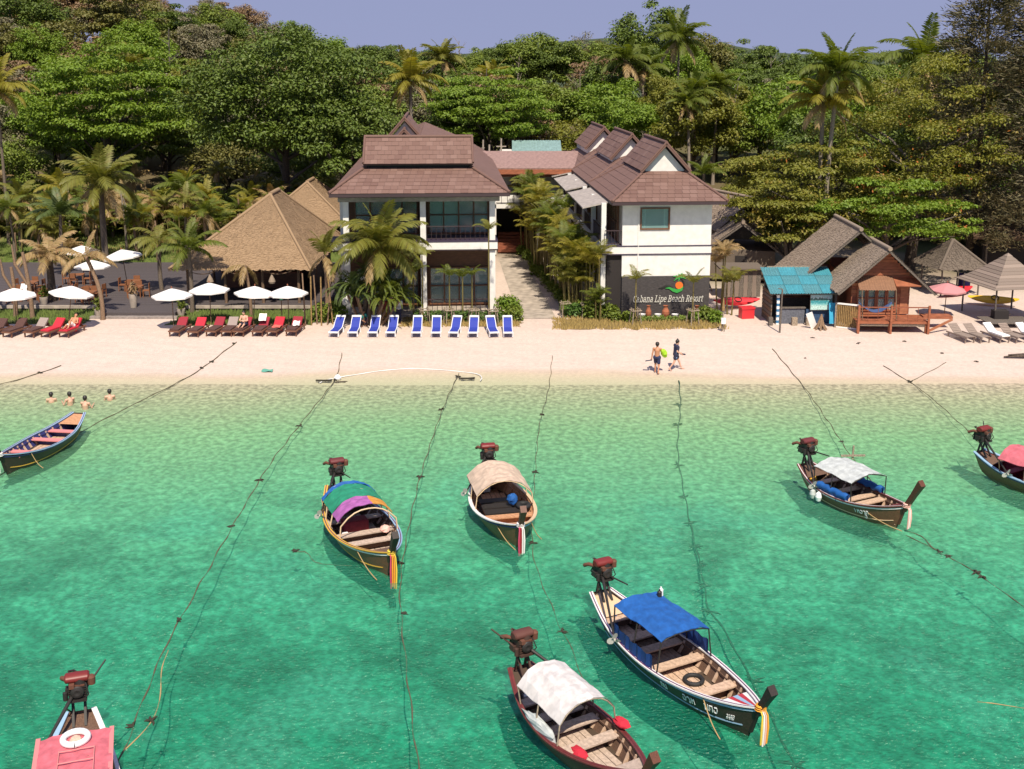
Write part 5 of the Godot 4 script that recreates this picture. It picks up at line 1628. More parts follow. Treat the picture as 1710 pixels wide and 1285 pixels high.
func engine(boat: Node3D, h: Hull, side: float, hood: Material, grime: Material, tiller_up: bool) -> void:
	var e := thing_part("engine", boat)
	e.position = Vector3(-h.L / 2 + 0.12, h.top(0.0), 0)
	var s := MB.new()
	for z in [-0.14, 0.14]:
		s.bar(Vector3(0.35, -0.15, z), Vector3(-0.05, 0.48, z), 0.06, 0.06)
		s.bar(Vector3(-0.1, -0.1, z), Vector3(0.05, 0.5, z), 0.06, 0.06)
	s.box(Vector3(0.0, 0.5, 0), Vector3(0.62, 0.06, 0.42))
	obj("stand", s, grime, e)
	var b := MB.new()
	b.box(Vector3(0.0, 0.70, 0), Vector3(0.42, 0.36, 0.40))
	b.box(Vector3(-0.24, 0.66, 0.02), Vector3(0.16, 0.24, 0.28))
	b.lathe([Vector2(0.0, 0.86), Vector2(0.15, 0.86), Vector2(0.13, 1.0), Vector2(0, 1.0)], 8, Vector3(0.08, 0, -0.06))
	for k in 5: b.box(Vector3(0.23, 0.58 + 0.06 * k, 0), Vector3(0.03, 0.025, 0.42))
	b.box(Vector3(-0.05, 0.62, 0.24), Vector3(0.2, 0.16, 0.1))
	b.box(Vector3(-0.08, 0.8, -0.24), Vector3(0.24, 0.12, 0.1))
	b.tube([Vector3(-0.3, 0.84, -0.1), Vector3(-0.34, 0.98, 0.1), Vector3(-0.2, 1.05, 0.2)], [0.03, 0.03, 0.03], 6)
	b.lathe([Vector2(0, 0.52), Vector2(0.06, 0.52), Vector2(0.06, 0.72), Vector2(0, 0.74)], 8, Vector3(0.2, 0, 0.28))
	obj("block", b, grime, e)
	var g := MB.new()
	g.box(Vector3(-0.02, 0.86, 0), Vector3(0.5, 0.04, 0.34))
	g.box(Vector3(0.24, 0.88, 0.12), Vector3(0.12, 0.1, 0.12))
	obj("guard", g, mats.rust, e)
	var hd := MB.new()
	hd.lathe([Vector2(0.0, -0.31), Vector2(0.12, -0.31), Vector2(0.165, -0.27), Vector2(0.175, 0.0), Vector2(0.165, 0.27), Vector2(0.12, 0.31), Vector2(0.0, 0.31)], 10)
	var ho := obj("hood", hd, hood, e, Vector3(0.02, 0.99, 0))
	ho.rotation = Vector3(PI / 2, 0, 0)
	ho.scale = Vector3(1.05, 0.92, 0.7)
	var f := MB.new()
	f.lathe([Vector2(0.0, -0.03), Vector2(0.08, -0.05), Vector2(0.14, -0.03), Vector2(0.16, 0.0), Vector2(0.14, 0.03), Vector2(0.06, 0.03), Vector2(0, 0.05)], 14)
	var fo := obj("flywheel", f, mats.engine_dark, e, Vector3(0.28, 0.72, 0.0))
	fo.rotation = Vector3(0, 0, PI / 2)
	var x := MB.new()
	x.tube([Vector3(-0.1, 0.85, 0.2), Vector3(-0.2, 0.9, 0.36), Vector3(-0.42, 0.78, 0.38)], [0.05, 0.06, 0.06], 7)
	x.lathe([Vector2(0, 0.8), Vector2(0.09, 0.8), Vector2(0.1, 0.98), Vector2(0.06, 1.03), Vector2(0, 1.03)], 9, Vector3(0.1, 0, -0.33))
	obj("exhaust", x, mats.rust, e)
	var w := MB.new()
	w.tube([Vector3(0.15, 0.5, 0.2), Vector3(0.2, 0.3, 0.3), Vector3(0.1, 0.1, 0.15)], [0.02, 0.02, 0.02], 5)
	w.tube([Vector3(0.2, 0.9, -0.2), Vector3(0.32, 0.65, -0.26), Vector3(0.22, 0.45, -0.1)], [0.018, 0.018, 0.018], 5)
	w.tube([Vector3(-0.2, 0.95, 0.1), Vector3(-0.34, 0.6, 0.2), Vector3(-0.2, 0.4, 0.1)], [0.02, 0.02, 0.02], 5)
	obj("hose", w, mats.engine_dark, e)
	var t := MB.new()
	if tiller_up: t.tube([Vector3(0.0, 0.6, -side * 0.15), Vector3(-0.5, 1.05, -side * 0.65)], [0.03, 0.022], 6)
	else: t.tube([Vector3(0.2, 0.6, -side * 0.1), Vector3(1.0, 0.62, -side * 0.25)], [0.028, 0.022], 6)
	obj("tiller", t, grime, e)
	# the long shaft lies forward along the side with the propeller lifted out over the rail
	var pt := 0.335
	var tip := h.at(pt, 1.0, side) + Vector3(0, 0.16, side * 0.16) - e.position
	var sh := MB.new()
	sh.tube([Vector3(0.15, 0.62, side * 0.1), Vector3(0.15, 0.62, side * 0.1).lerp(tip, 0.6), tip], [0.05, 0.035, 0.03], 7)
	obj("shaft", sh, mats.engine_dark, e)
	var p := MB.new()
	var axis := (tip - Vector3(0.15, 0.62, side * 0.1)).normalized()
	var u := axis.cross(Vector3.UP).normalized()
	var v := axis.cross(u)
	for k in 3:
		var a := TAU * k / 3 + 0.5
		var d := u * cos(a) + v * sin(a)
		var q := axis.cross(d)
		var c := tip + d * 0.12
		for i in 8:
			var a0 := TAU * i / 8
			var a1 := TAU * (i + 1) / 8
			p.tri(c, c + d * cos(a0) * 0.12 + (q * 0.085 + axis * 0.04) * sin(a0), c + d * cos(a1) * 0.12 + (q * 0.085 + axis * 0.04) * sin(a1))
	p.tube([tip - axis * 0.06, tip + axis * 0.07], [0.045, 0.02], 7)
	obj("propeller", p, mats.propeller, e)

func arch_panel(h: Hull, xa: float, xb: float, ua: float, ub: float, hw: float, edge: float, rise: float, sag: float, power := 2.0) -> MB:
	var m := MB.new()
	var nx := 8
	var nu := 10
	for lay in 2:
		var off := -0.015 * lay
		for i in nx:
			for k in nu:
				var q := []
				for c in [[0, 0], [1, 0], [1, 1], [0, 1]]:
					var fx := float(i + c[0]) / nx
					var u := lerpf(ua, ub, float(k + c[1]) / nu)
					var y := edge + rise * (1.0 - pow(absf(u), power)) - sag * sin(fx * PI * 2.0) * (0.4 + 0.6 * absf(u)) * 0.5 + 0.016 * sin(fx * 17.0 + u * 5.0) + 0.014 * sin(u * 13.0 - fx * 9.0)
					q.append(Vector3(lerpf(xa, xb, fx) - h.L / 2, y + off, u * hw))
				if lay == 0: m.quad(q[0], q[3], q[2], q[1])
				else: m.quad(q[0], q[1], q[2], q[3])
	return m

const THAI := [
	[[0.05, 0.0], [0.0, 0.2], [0.12, 0.3], [0.1, 1.0], [0.55, 1.0], [0.6, 0.0]],
	[[0.0, 0.75], [0.3, 1.0], [0.6, 0.7], [0.6, 0.0], [0.45, 0.0], [0.45, 0.2]],
	[[0.18, 0.85], [0.0, 1.0], [0.1, 0.7], [0.08, 0.1], [0.3, 0.0], [0.45, 0.25], [0.6, 0.0], [0.62, 1.1]],
	[[0.05, 0.5], [0.0, 0.2], [0.2, 0.0], [0.5, 0.05], [0.6, 0.5], [0.5, 1.0], [0.1, 0.95]],
	[[0.1, 0.0], [0.1, 1.0], [0.35, 0.55], [0.6, 1.0], [0.6, 0.0]],
	[[0.3, 0.0], [0.3, 0.8], [0.1, 1.0]]]

func hull_letters(boat: Node3D, h: Hull, side: float, t: float, l: float, which: Array, size: float, m: Material) -> void:
	for g in which.size():
		var b := MB.new()
		var pts: Array = THAI[which[g]]
		for i in pts.size() - 1:
			var ends := []
			for e in [pts[i], pts[i + 1]]:
				var tt: float = t + (g * 0.85 + e[0]) * size / h.L
				var ll: float = l + e[1] * size / (h.top(tt) - h.keel(tt))
				ends.append(h.at(tt, ll, side) + Vector3(0, 0, side * 0.022))
			b.bar(ends[0], ends[1], size * 0.17, 0.012, Vector3(0, 0.1, side))
		obj("letter", b, m, boat)

func ribbon(label: String, boat: Node3D, h: Hull, foot: Vector3, colours: Array, long: float) -> void:
	var t := thing("prow_ribbon", label, "ribbon", Vector3.ZERO, 0.0, "ribbons tied to the prows")
	t.transform = boat.transform * Transform3D(Basis(), foot)
	var w := MB.new()
	for k in 3: w.lathe([Vector2(0.11, -0.03), Vector2(0.15, 0.0), Vector2(0.11, 0.03), Vector2(0.09, 0.0)], 10, Vector3(0.02 * k, 0.06 * k, 0))
	obj("wrapping", w, colours[0], t)
	for k in colours.size():
		var b := MB.new()
		var z := (k - (colours.size() - 1) / 2.0) * 0.045
		var pts := [Vector3(0.10, 0.02, z), Vector3(0.19, -0.08, z * 1.2), Vector3(0.20, -0.45 * long, z * 1.5), Vector3(0.17, -long * r(0.92, 1.02), z * 1.3)]
		b.tube(pts, [0.018, 0.02, 0.03, 0.026], 6)
		obj("strip", b, colours[k], t)

func boat(d: Dictionary) -> Node3D:
	var s: Vector2 = d.stern
	var e: Vector2 = d.bow
	var h := Hull.new()
	h.L = s.distance_to(e)
	h.B = d.beam
	h.high = d.get("high", 0.52)
	var mid := (s + e) / 2.0
	var dir := Vector3(e.x - s.x, 0, -(e.y - s.y)).normalized()
	var t := thing("longtail_boat", d.label, "boat", Vector3(mid.x, d.get("lift", 0.0), -mid.y), atan2(-dir.z, dir.x), "long-tail boats moored off the beach")
	shapes[t] = h
	var n := 26
	var ls := [1.0, 0.85, 0.66, 0.46, 0.28, 0.12, 0.0]
	var outer := MB.new()
	var inner := MB.new()
	for side in [-1.0, 1.0]:
		for i in n:
			var t0 := float(i) / n
			var t1 := float(i + 1) / n
			for k in 6:
				var a := h.at(t0, ls[k], side)
				var b := h.at(t1, ls[k], side)
				var c := h.at(t1, ls[k + 1], side)
				var f := h.at(t0, ls[k + 1], side)
				if side > 0: outer.quad(a, f, c, b)
				else: outer.quad(a, b, c, f)
			for k in 4:
				var y0 := lerpf(0.1, 1.0, k / 4.0)
				var y1 := lerpf(0.1, 1.0, (k + 1) / 4.0)
				var q := []
				for c in [[t0, y0], [t1, y0], [t1, y1], [t0, y1]]:
					var lv := lerpf(h.level(c[0], 0.11), 1.0, (c[1] - 0.1) / 0.9)
					q.append(h.at(c[0], lv, side, 0.045))
				if side > 0: inner.quad(q[0], q[1], q[2], q[3])
				else: inner.quad(q[0], q[3], q[2], q[1])
	for k in 6:      # transom
		outer.quad(h.at(0, ls[k], -1), h.at(0, ls[k + 1], -1), h.at(0, ls[k + 1], 1), h.at(0, ls[k], 1))
	obj("hull", outer, d.hull, t)
	obj("inner_planking", inner, d.inside, t)
	var rails: Array = d.rails                 # [material starboard, port, lower stripe starboard, port]
	for k in 2:
		var side := 1.0 if k == 0 else -1.0
		obj("gunwale_rail", sweep(h, side, 1.0, -0.005, 0.0, 0.13, 0.035), rails[k], t)
		obj("rub_strake", sweep(h, side, 0.90, 0.014, 0.0, 0.03, 0.05), rails[2 + k], t)
		if rails.size() > 4: obj("rail_line", sweep(h, side, 1.0, 0.0, 0.036, 0.035, 0.006), rails[4], t)
		if d.has("waterline"): obj("waterline_stripe", sweep(h, side, 0.44, 0.012, 0.0, 0.02, 0.03, 0.03, 0.97), d.waterline, t)
		obj("stringer", sweep(h, side, 0.80, -0.07, 0.0, 0.03, 0.05, 0.1, 0.9), d.inside, t)
	# floor, benches, ribs
	var fl := thing_part("floor", t)
	var base := MB.new()
	for i in n:
		var t0 := float(i) / n
		var t1 := float(i + 1) / n
		var a := h.at(t0, h.level(t0, 0.11), 1, 0.04)
		var b := h.at(t1, h.level(t1, 0.11), 1, 0.04)
		base.quad(Vector3(a.x, 0.115, -a.z), Vector3(a.x, 0.115, a.z), Vector3(b.x, 0.115, b.z), Vector3(b.x, 0.115, -b.z))
	obj("floor_base", base, mats.bilge, fl)
	var x0 := -h.L * 0.40
	for k in 7:
		var z := (k - 3) * 0.19
		var ta := 0.08
		while ta < 0.5 and h.at(ta, h.level(ta, 0.14), 1, 0.08).z < absf(z) + 0.1: ta += 0.02
		var tb := 0.93
		while tb > 0.5 and h.at(tb, h.level(tb, 0.14), 1, 0.08).z < absf(z) + 0.1: tb -= 0.02
		if tb - ta > 0.15: boxpart("plank", fl, Vector3(-h.L / 2 + h.L * ta, 0.12, z - 0.085), Vector3(-h.L / 2 + h.L * tb, 0.145 + 0.006 * (k % 2), z + 0.085), d.planks)
	for q in d.benches:
		var y := h.top(q) - 0.14
		var w := h.at(q, h.level(q, y), 1, 0.05).z
		boxpart("bench", t, Vector3(-h.L / 2 + h.L * q - 0.16, y, -w), Vector3(-h.L / 2 + h.L * q + 0.16, y + 0.045, w), d.get("bench_mat", d.planks))
		boxpart("bench_riser", t, Vector3(-h.L / 2 + h.L * q - 0.12, 0.15, -w * 0.9), Vector3(-h.L / 2 + h.L * q - 0.09, y, w * 0.9), d.inside)
	var rb := 0.14
	while rb < 0.90:
		for side in [-1.0, 1.0]:
			var m := MB.new()
			var a := h.at(rb, h.level(rb, 0.15), side, 0.10)
			var b := h.at(rb, h.level(rb, h.top(rb) - 0.20), side, 0.065)
			var c := h.at(rb, 0.94, side, 0.06)
			m.bar(a, b, 0.075, 0.06, Vector3(0, 0, side))
			m.bar(b, c, 0.06, 0.045, Vector3(0, 0, side))
			obj("rib", m, d.get("rib_mat", d.planks), t)
		rb += 0.42 / h.L
	# decks at both ends
	var fd := thing_part("foredeck", t)
	for k in d.deck.size():
		var m := MB.new()
		var ua: float = -1.0 + 2.0 * k / d.deck.size()
		var ub: float = -1.0 + 2.0 * (k + 1) / d.deck.size()
		for i in 6:
			var t0 := lerpf(0.86, 0.995, i / 6.0)
			var t1 := lerpf(0.86, 0.995, (i + 1) / 6.0)
			var a := h.at(t0, 1, 1, 0.05)
			var b := h.at(t1, 1, 1, 0.05)
			m.quad(Vector3(a.x, a.y - 0.03, a.z * ua), Vector3(a.x, a.y - 0.03, a.z * ub), Vector3(b.x, b.y - 0.03, b.z * ub), Vector3(b.x, b.y - 0.03, b.z * ua))
		obj("deck_strip", m, d.deck[k], fd)
	var sd := MB.new()
	for i in 5:
		var t0 := lerpf(0.0, 0.15, i / 5.0)
		var t1 := lerpf(0.0, 0.15, (i + 1) / 5.0)
		var a := h.at(t0, 1, 1, 0.04)
		var b := h.at(t1, 1, 1, 0.04)
		sd.quad(Vector3(a.x, a.y - 0.05, -a.z), Vector3(a.x, a.y - 0.05, a.z), Vector3(b.x, b.y - 0.05, b.z), Vector3(b.x, b.y - 0.05, -b.z))
	obj("stern_deck", sd, d.get("stern_mat", d.inside), t)
	# prow post
	var foot := Vector3(h.L / 2 - 0.04, h.top(1.0) - 0.12, 0)
	var pl: float = d.get("post", 1.0)
	var lean := Vector3(0.5, 0.87, 0).normalized()
	var pp := MB.new()
	var w0 := 0.085
	var w1 := 0.115
	var ring := func(c: Vector3, wx: float, wz: float) -> Array: return [c + Vector3(wx * 0.87, -wx * 0.5, wz), c + Vector3(wx * 0.87, -wx * 0.5, -wz), c + Vector3(-wx * 0.87, wx * 0.5, -wz), c + Vector3(-wx * 0.87, wx * 0.5, wz)]
	var ra: Array = ring.call(foot - lean * 0.1, w0, w0 * 0.9)
	var rbq: Array = ring.call(foot + lean * pl * 0.55, w0 * 1.05, w0)
	var rc: Array = ring.call(foot + lean * pl, w1, w1 * 0.95)
	rc[2] += lean * 0.07; rc[3] += lean * 0.07
	for k in 4:
		var l := (k + 1) % 4
		pp.quad(ra[k], ra[l], rbq[l], rbq[k]); pp.quad(rbq[k], rbq[l], rc[l], rc[k])
	pp.quad(rc[0], rc[1], rc[2], rc[3])
	pp.bar(foot - lean * 0.05, h.at(0.995, 0.3, 1) * Vector3(1, 1, 0) + Vector3(0.03, 0, 0), 0.09, 0.09, Vector3.RIGHT)
	obj("prow_post", pp, d.post_mat, t)
	if d.has("ribbon"): ribbon(d.ribbon_label, t, h, foot + lean * 0.12, d.ribbon, d.get("ribbon_long", 0.9))
	if d.has("hood"): engine(t, h, d.get("side", 1.0), d.hood, mats.engine_dark if d.get("clean", true) else mats.engine_brown, d.get("tiller_up", false))
	# canopy on its hoops
	if d.has("canopy"):
		var cn := thing_part("canopy", t)
		var c: Array = d.canopy                # from, to (shares of the length), half width, edge height, rise, sag, power
		var xa: float = c[0] * h.L
		var xb: float = c[1] * h.L
		for p in d.panels: obj("canopy_panel", arch_panel(h, lerpf(xa, xb, p[0]), lerpf(xa, xb, p[1]), p[2], p[3], c[2], c[3], c[4], c[5], c[6]), p[4], cn)
		var hoops: int = d.get("hoops", 3)
		for k in hoops:
			var f := float(k) / (hoops - 1)
			var x := lerpf(xa + 0.04, xb - 0.02, f)
			if k == hoops - 1: x += d.get("hoop_out", 0.0)
			var q := x / h.L
			var m := MB.new()
			var pts := [h.at(q, 1.0, -1) + Vector3(0, -0.05, 0.03)]
			for i in 9:
				var u := lerpf(-1, 1, i / 8.0)
				pts.append(Vector3(x - h.L / 2, c[3] + c[4] * (1.0 - pow(absf(u), c[6])) - 0.035, u * c[2] * 0.985))
			pts.append(h.at(q, 1.0, 1) + Vector3(0, -0.05, -0.03))
			m.tube(pts, range(11).map(func(_i): return d.get("hoop_thick", 0.022)), 6)
			obj("canopy_hoop", m, d.get("hoop_mat", mats.pole_wood), t)
	if d.has("curtain"):
		var c: Array = d.curtain               # from, to, height, material
		for side in [-1.0, 1.0]:
			var m := MB.new()
			for i in 16:
				var t0 := lerpf(c[0], c[1], i / 16.0)
				var t1 := lerpf(c[0], c[1], (i + 1) / 16.0)
				var a := h.at(t0, 1, side, 0.02) + Vector3(0, 0.0, 0.02 * sin(i * 2.4))
				var b := h.at(t1, 1, side, 0.02) + Vector3(0, 0.0, 0.02 * sin((i + 1) * 2.4))
				m.quad(a - Vector3(0, 0.1, 0), b - Vector3(0, 0.1, 0), b + Vector3(0, c[2] + 0.03 * sin(i * 1.3 + 1.3), 0), a + Vector3(0, c[2] + 0.03 * sin(i * 1.3), 0))
			obj("side_curtain", m, c[3], t)
	for w in d.get("writing", []): hull_letters(t, h, w[0], w[1], w[2], w[3], w[4], mats.white_plastic)
	return t

func on_boat(b: Node3D, called: String, label: String, category: String, mb, m: Material, at: Vector3, turn := Basis()) -> MeshInstance3D:
	var o := obj(called, mb, m)
	o.transform = b.transform * Transform3D(turn, at)
	tag(o, label, category)
	return o

func ring_shape(rad: float, tube_r: float, n := 20) -> MB:
	var m := MB.new()
	var pts := []
	for k in n + 1: pts.append(Vector3(cos(TAU * k / n) * rad, 0, sin(TAU * k / n) * rad))
	m.tube(pts, range(n + 1).map(func(_i): return tube_r), 8, false)
	return m

func make_boats() -> void:
	mat("engine_dark", Color(0.025, 0.021, 0.02), 0.55)
	mat("engine_brown", Color(0.06, 0.03, 0.022), 0.7)
	mat("rust", Color(0.13, 0.05, 0.03), 0.8)
	mat("propeller", Color(0.42, 0.41, 0.38), 0.45)
	mat("bilge", Color(0.07, 0.045, 0.03), 0.9)
	mat("hood_red", Color(0.17, 0.02, 0.018), 0.45)
	mat("hood_maroon", Color(0.12, 0.02, 0.022), 0.6)
	mat("hood_brown", Color(0.10, 0.032, 0.024), 0.7)
	mat("hull_black", Color(0.075, 0.043, 0.034), 0.5, tex.mottle, Vector3(1, 4, 1))
	mat("hull_brown", Color(0.28, 0.12, 0.068), 0.5, tex.mottle, Vector3(1, 5, 1))
	mat("hull_olive", Color(0.28, 0.15, 0.072), 0.5, tex.mottle, Vector3(1, 5, 1))
	mat("hull_maroon", Color(0.22, 0.05, 0.05), 0.55, tex.mottle, Vector3(1, 5, 1))
	mat("boat_plank", Color(0.66, 0.46, 0.33), 0.8, tex.stain, Vector3(1.6, 1.6, 1.6))
	mat("boat_plank_grey", Color(0.60, 0.465, 0.38), 0.85, tex.stain, Vector3(1.6, 1.6, 1.6))
	mat("boat_plank_orange", Color(0.62, 0.32, 0.17), 0.75, tex.stain, Vector3(1.6, 1.6, 1.6))
	mat("boat_inside", Color(0.24, 0.135, 0.09), 0.8, tex.mottle, Vector3(1.5, 4, 1.5))
	mat("boat_inside_red", Color(0.30, 0.025, 0.045), 0.7, tex.soft, Vector3.ONE)
	mat("paint_white", Color(0.78, 0.77, 0.77), 0.45, tex.plaster, Vector3.ONE * 1.5)
	mat("paint_sky", Color(0.30, 0.47, 0.66), 0.45, tex.plaster, Vector3.ONE * 1.5)
	mat("paint_navy", Color(0.035, 0.04, 0.16), 0.5)
	mat("paint_purple", Color(0.12, 0.03, 0.10), 0.5)
	mat("paint_red", Color(0.42, 0.03, 0.045), 0.5)
	mat("paint_yellow", Color(0.70, 0.42, 0.06), 0.5, tex.plaster, Vector3.ONE * 1.5)
	mat("paint_cream", Color(0.72, 0.52, 0.33), 0.5, tex.plaster, Vector3.ONE * 1.5)
	mat("paint_maroon", Color(0.20, 0.045, 0.045), 0.5, tex.soft, Vector3.ONE)
	mat("paint_pink", Color(0.62, 0.22, 0.22), 0.6)
	for c in [["canvas_blue", Color(0.012, 0.125, 0.46)], ["canvas_navy", Color(0.012, 0.06, 0.27)], ["canvas_white", Color(0.80, 0.755, 0.745)], ["canvas_cream", Color(0.74, 0.56, 0.43)], ["canvas_grey", Color(0.62, 0.66, 0.66)], ["canvas_pink", Color(0.74, 0.175, 0.22)], ["canvas_green", Color(0.02, 0.30, 0.17)], ["canvas_purple", Color(0.45, 0.135, 0.44)], ["canvas_orange", Color(0.78, 0.35, 0.06)]]:
		var m := mat(c[0], c[1], 0.7, tex.stain, Vector3.ONE * 0.7)
		m.backlight_enabled = true
		m.backlight = Color(0.25, 0.25, 0.25)
	mat("ribbon_orange", Color(0.80, 0.33, 0.03), 0.7)
	mat("ribbon_yellow", Color(0.80, 0.55, 0.06), 0.7)
	mat("ribbon_magenta", Color(0.60, 0.06, 0.14), 0.7)
	mat("ribbon_pink", Color(0.78, 0.45, 0.38), 0.7)
	mat("ribbon_white", Color(0.80, 0.76, 0.74), 0.7)
	mat("post_dark", Color(0.045, 0.028, 0.025), 0.6, tex.mottle, Vector3(2, 1, 2))
	mat("post_brown", Color(0.20, 0.065, 0.035), 0.55, tex.mottle, Vector3(2, 1, 2))
	mat("rubber", Color(0.018, 0.018, 0.02), 0.7)
	var M := mats
	# the blue-roofed boat
	var a := boat({label = "long-tail boat with a flat bright blue canopy and striped foredeck", stern = Vector2(2.68, 31.3), bow = Vector2(6.1, 24.75), beam = 1.95, hull = M.hull_black, inside = M.boat_inside, planks = M.boat_plank, rails = [M.paint_white, M.paint_white, M.paint_sky, M.paint_red, M.paint_purple],
		benches = [0.16, 0.30, 0.40, 0.53, 0.76], deck = [M.paint_white, M.paint_red, M.paint_sky, M.paint_red, M.paint_white, M.paint_sky], waterline = M.paint_sky, post = 0.92, post_mat = M.post_dark, ribbon = [M.ribbon_orange, M.ribbon_pink, M.ribbon_white, M.ribbon_yellow], ribbon_label = "orange and white ribbons on the prow of the blue-roofed boat",
		hood = M.hood_red, side = 1.0, canopy = [0.27, 0.585, 0.80, 1.45, 0.13, 0.06, 2.2], panels = [[0.0, 1.0, -1.0, 1.0, M.canvas_blue]], hoops = 3, hoop_mat = M.engine_dark, curtain = [0.28, 0.56, 0.42, M.canvas_navy], stern_mat = M.paint_cream,
		writing = [[1.0, 0.60, 0.62, [0, 2], 0.15], [1.0, 0.71, 0.60, [3, 1, 4], 0.17], [1.0, 0.81, 0.60, [2, 0, 3], 0.18], [1.0, 0.905, 0.62, [1, 5, 4, 1], 0.07], [1.0, 0.905, 0.54, [4, 1, 0, 2], 0.07]]})
	on_boat(a, "tyre_ring", "black rubber ring on the floor of the blue-roofed boat", "ring", ring_shape(0.24, 0.06), M.rubber, Vector3(0.85, 0.2, -0.15))
	for k in 2: on_boat(a, "water_bottle", ["white bottle on the stern rail behind the blue canopy", "dark bottle by the blue canopy's rear corner"][k], "bottle", cyl(0.07, 0.26), [M.white_plastic, M.engine_dark][k], Vector3(-1.55 + 0.1 * k, 1.45, -0.72 + 0.12 * k))
	# the white-roofed boat at the bottom
	var b := boat({label = "maroon long-tail boat with a rounded white canopy at the bottom of the picture", stern = Vector2(0.2, 27.0), bow = Vector2(2.98, 22.25), beam = 1.85, hull = M.hull_maroon, inside = M.boat_inside, planks = M.boat_plank_grey, rails = [M.paint_maroon, M.paint_maroon, M.paint_maroon, M.paint_red, M.hood_maroon],
		benches = [0.2, 0.33, 0.44, 0.60, 0.9], deck = [M.boat_plank_grey], post = 0.75, post_mat = M.post_brown, hood = M.hood_brown, clean = false, side = -1.0, tiller_up = true, canopy = [0.22, 0.585, 0.80, 1.12, 0.42, 0.0, 2.6], panels = [[0.0, 1.0, -1.0, 1.0, M.canvas_white]], hoops = 3, hoop_mat = M.pale_wood, rib_mat = M.boat_plank, stern_mat = M.bilge, tiller = true})
	for k in 2: on_boat(b, "red_cloth", ["red cloth folded on the bench of the white-roofed boat", "red cloth tied on the right rail of the white-roofed boat"][k], "cloth", heap(0.28, 0.1, 0.16, k), M.cushion_red, [Vector3(0.75, 0.42, 0.42), Vector3(0.62, 0.72, -0.9)][k])
	on_boat(b, "canvas_bundle", "grey canvas bundle along the left side of the white-roofed boat", "bundle", heap(0.75, 0.16, 0.12, 3), M.canvas_grey, Vector3(-0.4, 0.62, 0.82))
	on_boat(b, "black_hose", "black hose coil on the floor of the white-roofed boat", "hose", ring_shape(0.3, 0.03), M.rubber, Vector3(1.75, 0.22, 0.35))
	# the rainbow boat
	var c := boat({label = "long-tail boat with a green, purple and orange patchwork canopy", stern = Vector2(-6.7, 40.0), bow = Vector2(-3.92, 33.6), beam = 2.3, hull = M.hull_brown, inside = M.boat_inside, planks = M.boat_plank_grey, rails = [M.paint_yellow, M.paint_sky, M.paint_white, M.paint_navy, M.paint_purple],
		benches = [0.2, 0.36, 0.55, 0.68], deck = [M.boat_inside], waterline = M.paint_yellow, post = 1.05, post_mat = M.post_dark, ribbon = [M.ribbon_yellow, M.ribbon_orange, M.ribbon_orange, M.ribbon_magenta], ribbon_label = "yellow, orange and magenta ribbons on the patchwork-roofed boat's prow", ribbon_long = 1.15,
		hood = M.hood_maroon, side = 1.0, canopy = [0.24, 0.58, 1.0, 1.05, 0.5, 0.0, 2.4], panels = [[0.0, 0.12, -1.0, 1.0, M.canvas_blue], [0.12, 0.66, -1.0, 1.0, M.canvas_green], [0.66, 1.0, -0.25, 1.0, M.canvas_purple], [0.66, 1.0, -1.0, -0.25, M.canvas_orange]], hoops = 4, hoop_out = 0.35, hoop_mat = M.paint_cream, hoop_thick = 0.028})
	on_boat(c, "red_box", "red box under the patchwork canopy", "box", block(0.5, 0.35, 0.9), M.boat_inside_red, Vector3(-0.6, 0.36, 0.1))
	on_boat(c, "orange_cloth", "pale pink cloth on the bench end of the patchwork-roofed boat", "cloth", heap(0.2, 0.12, 0.18, 5), M.ribbon_pink, Vector3(1.0, 0.72, -0.55))
	on_boat(c, "white_case", "small white case on the floor under the patchwork canopy", "case", block(0.3, 0.2, 0.22), M.white_plastic, Vector3(0.1, 0.26, 0.62))
	# the cream boat
	var d := boat({label = "long-tail boat with a rounded cream canopy and dark seat covers", stern = Vector2(-0.98, 41.7), bow = Vector2(0.29, 35.8), beam = 2.3, hull = M.hull_olive, inside = M.boat_plank_orange, planks = M.boat_plank_orange, rails = [M.paint_white, M.paint_cream, M.paint_navy, M.paint_sky],
		benches = [0.66], deck = [M.boat_plank_orange], post = 1.0, post_mat = M.post_brown, ribbon = [M.ribbon_white, M.ribbon_white, M.paint_red, M.ribbon_magenta], ribbon_label = "white and red ribbons on the cream-roofed boat's prow", ribbon_long = 1.0,
		hood = M.hood_red, side = 1.0, canopy = [0.2, 0.56, 1.04, 1.08, 0.52, 0.0, 2.2], panels = [[0.0, 1.0, -1.0, 1.0, M.canvas_cream]], hoops = 3, hoop_mat = M.paint_cream, stern_mat = M.boat_plank})
	for k in 3: on_boat(d, "seat_cover", ["rear dark seat cover under the cream canopy", "middle dark seat cover of the cream-roofed boat", "front dark seat cover of the cream-roofed boat"][k], "seat cover", block(0.42, 0.09, 1.45), M.engine_dark, Vector3(-0.6 + 0.52 * k, 0.42, 0.05))
	on_boat(d, "black_tub", "black tub at the right side of the cream-roofed boat", "tub", ring_shape(0.2, 0.09), M.rubber, Vector3(0.3, 0.55, -0.72))
	on_boat(d, "blue_bag", "small blue bag under the front of the cream canopy", "bag", heap(0.2, 0.2, 0.2, 7), M.canvas_blue, Vector3(0.1, 0.75, -0.35))
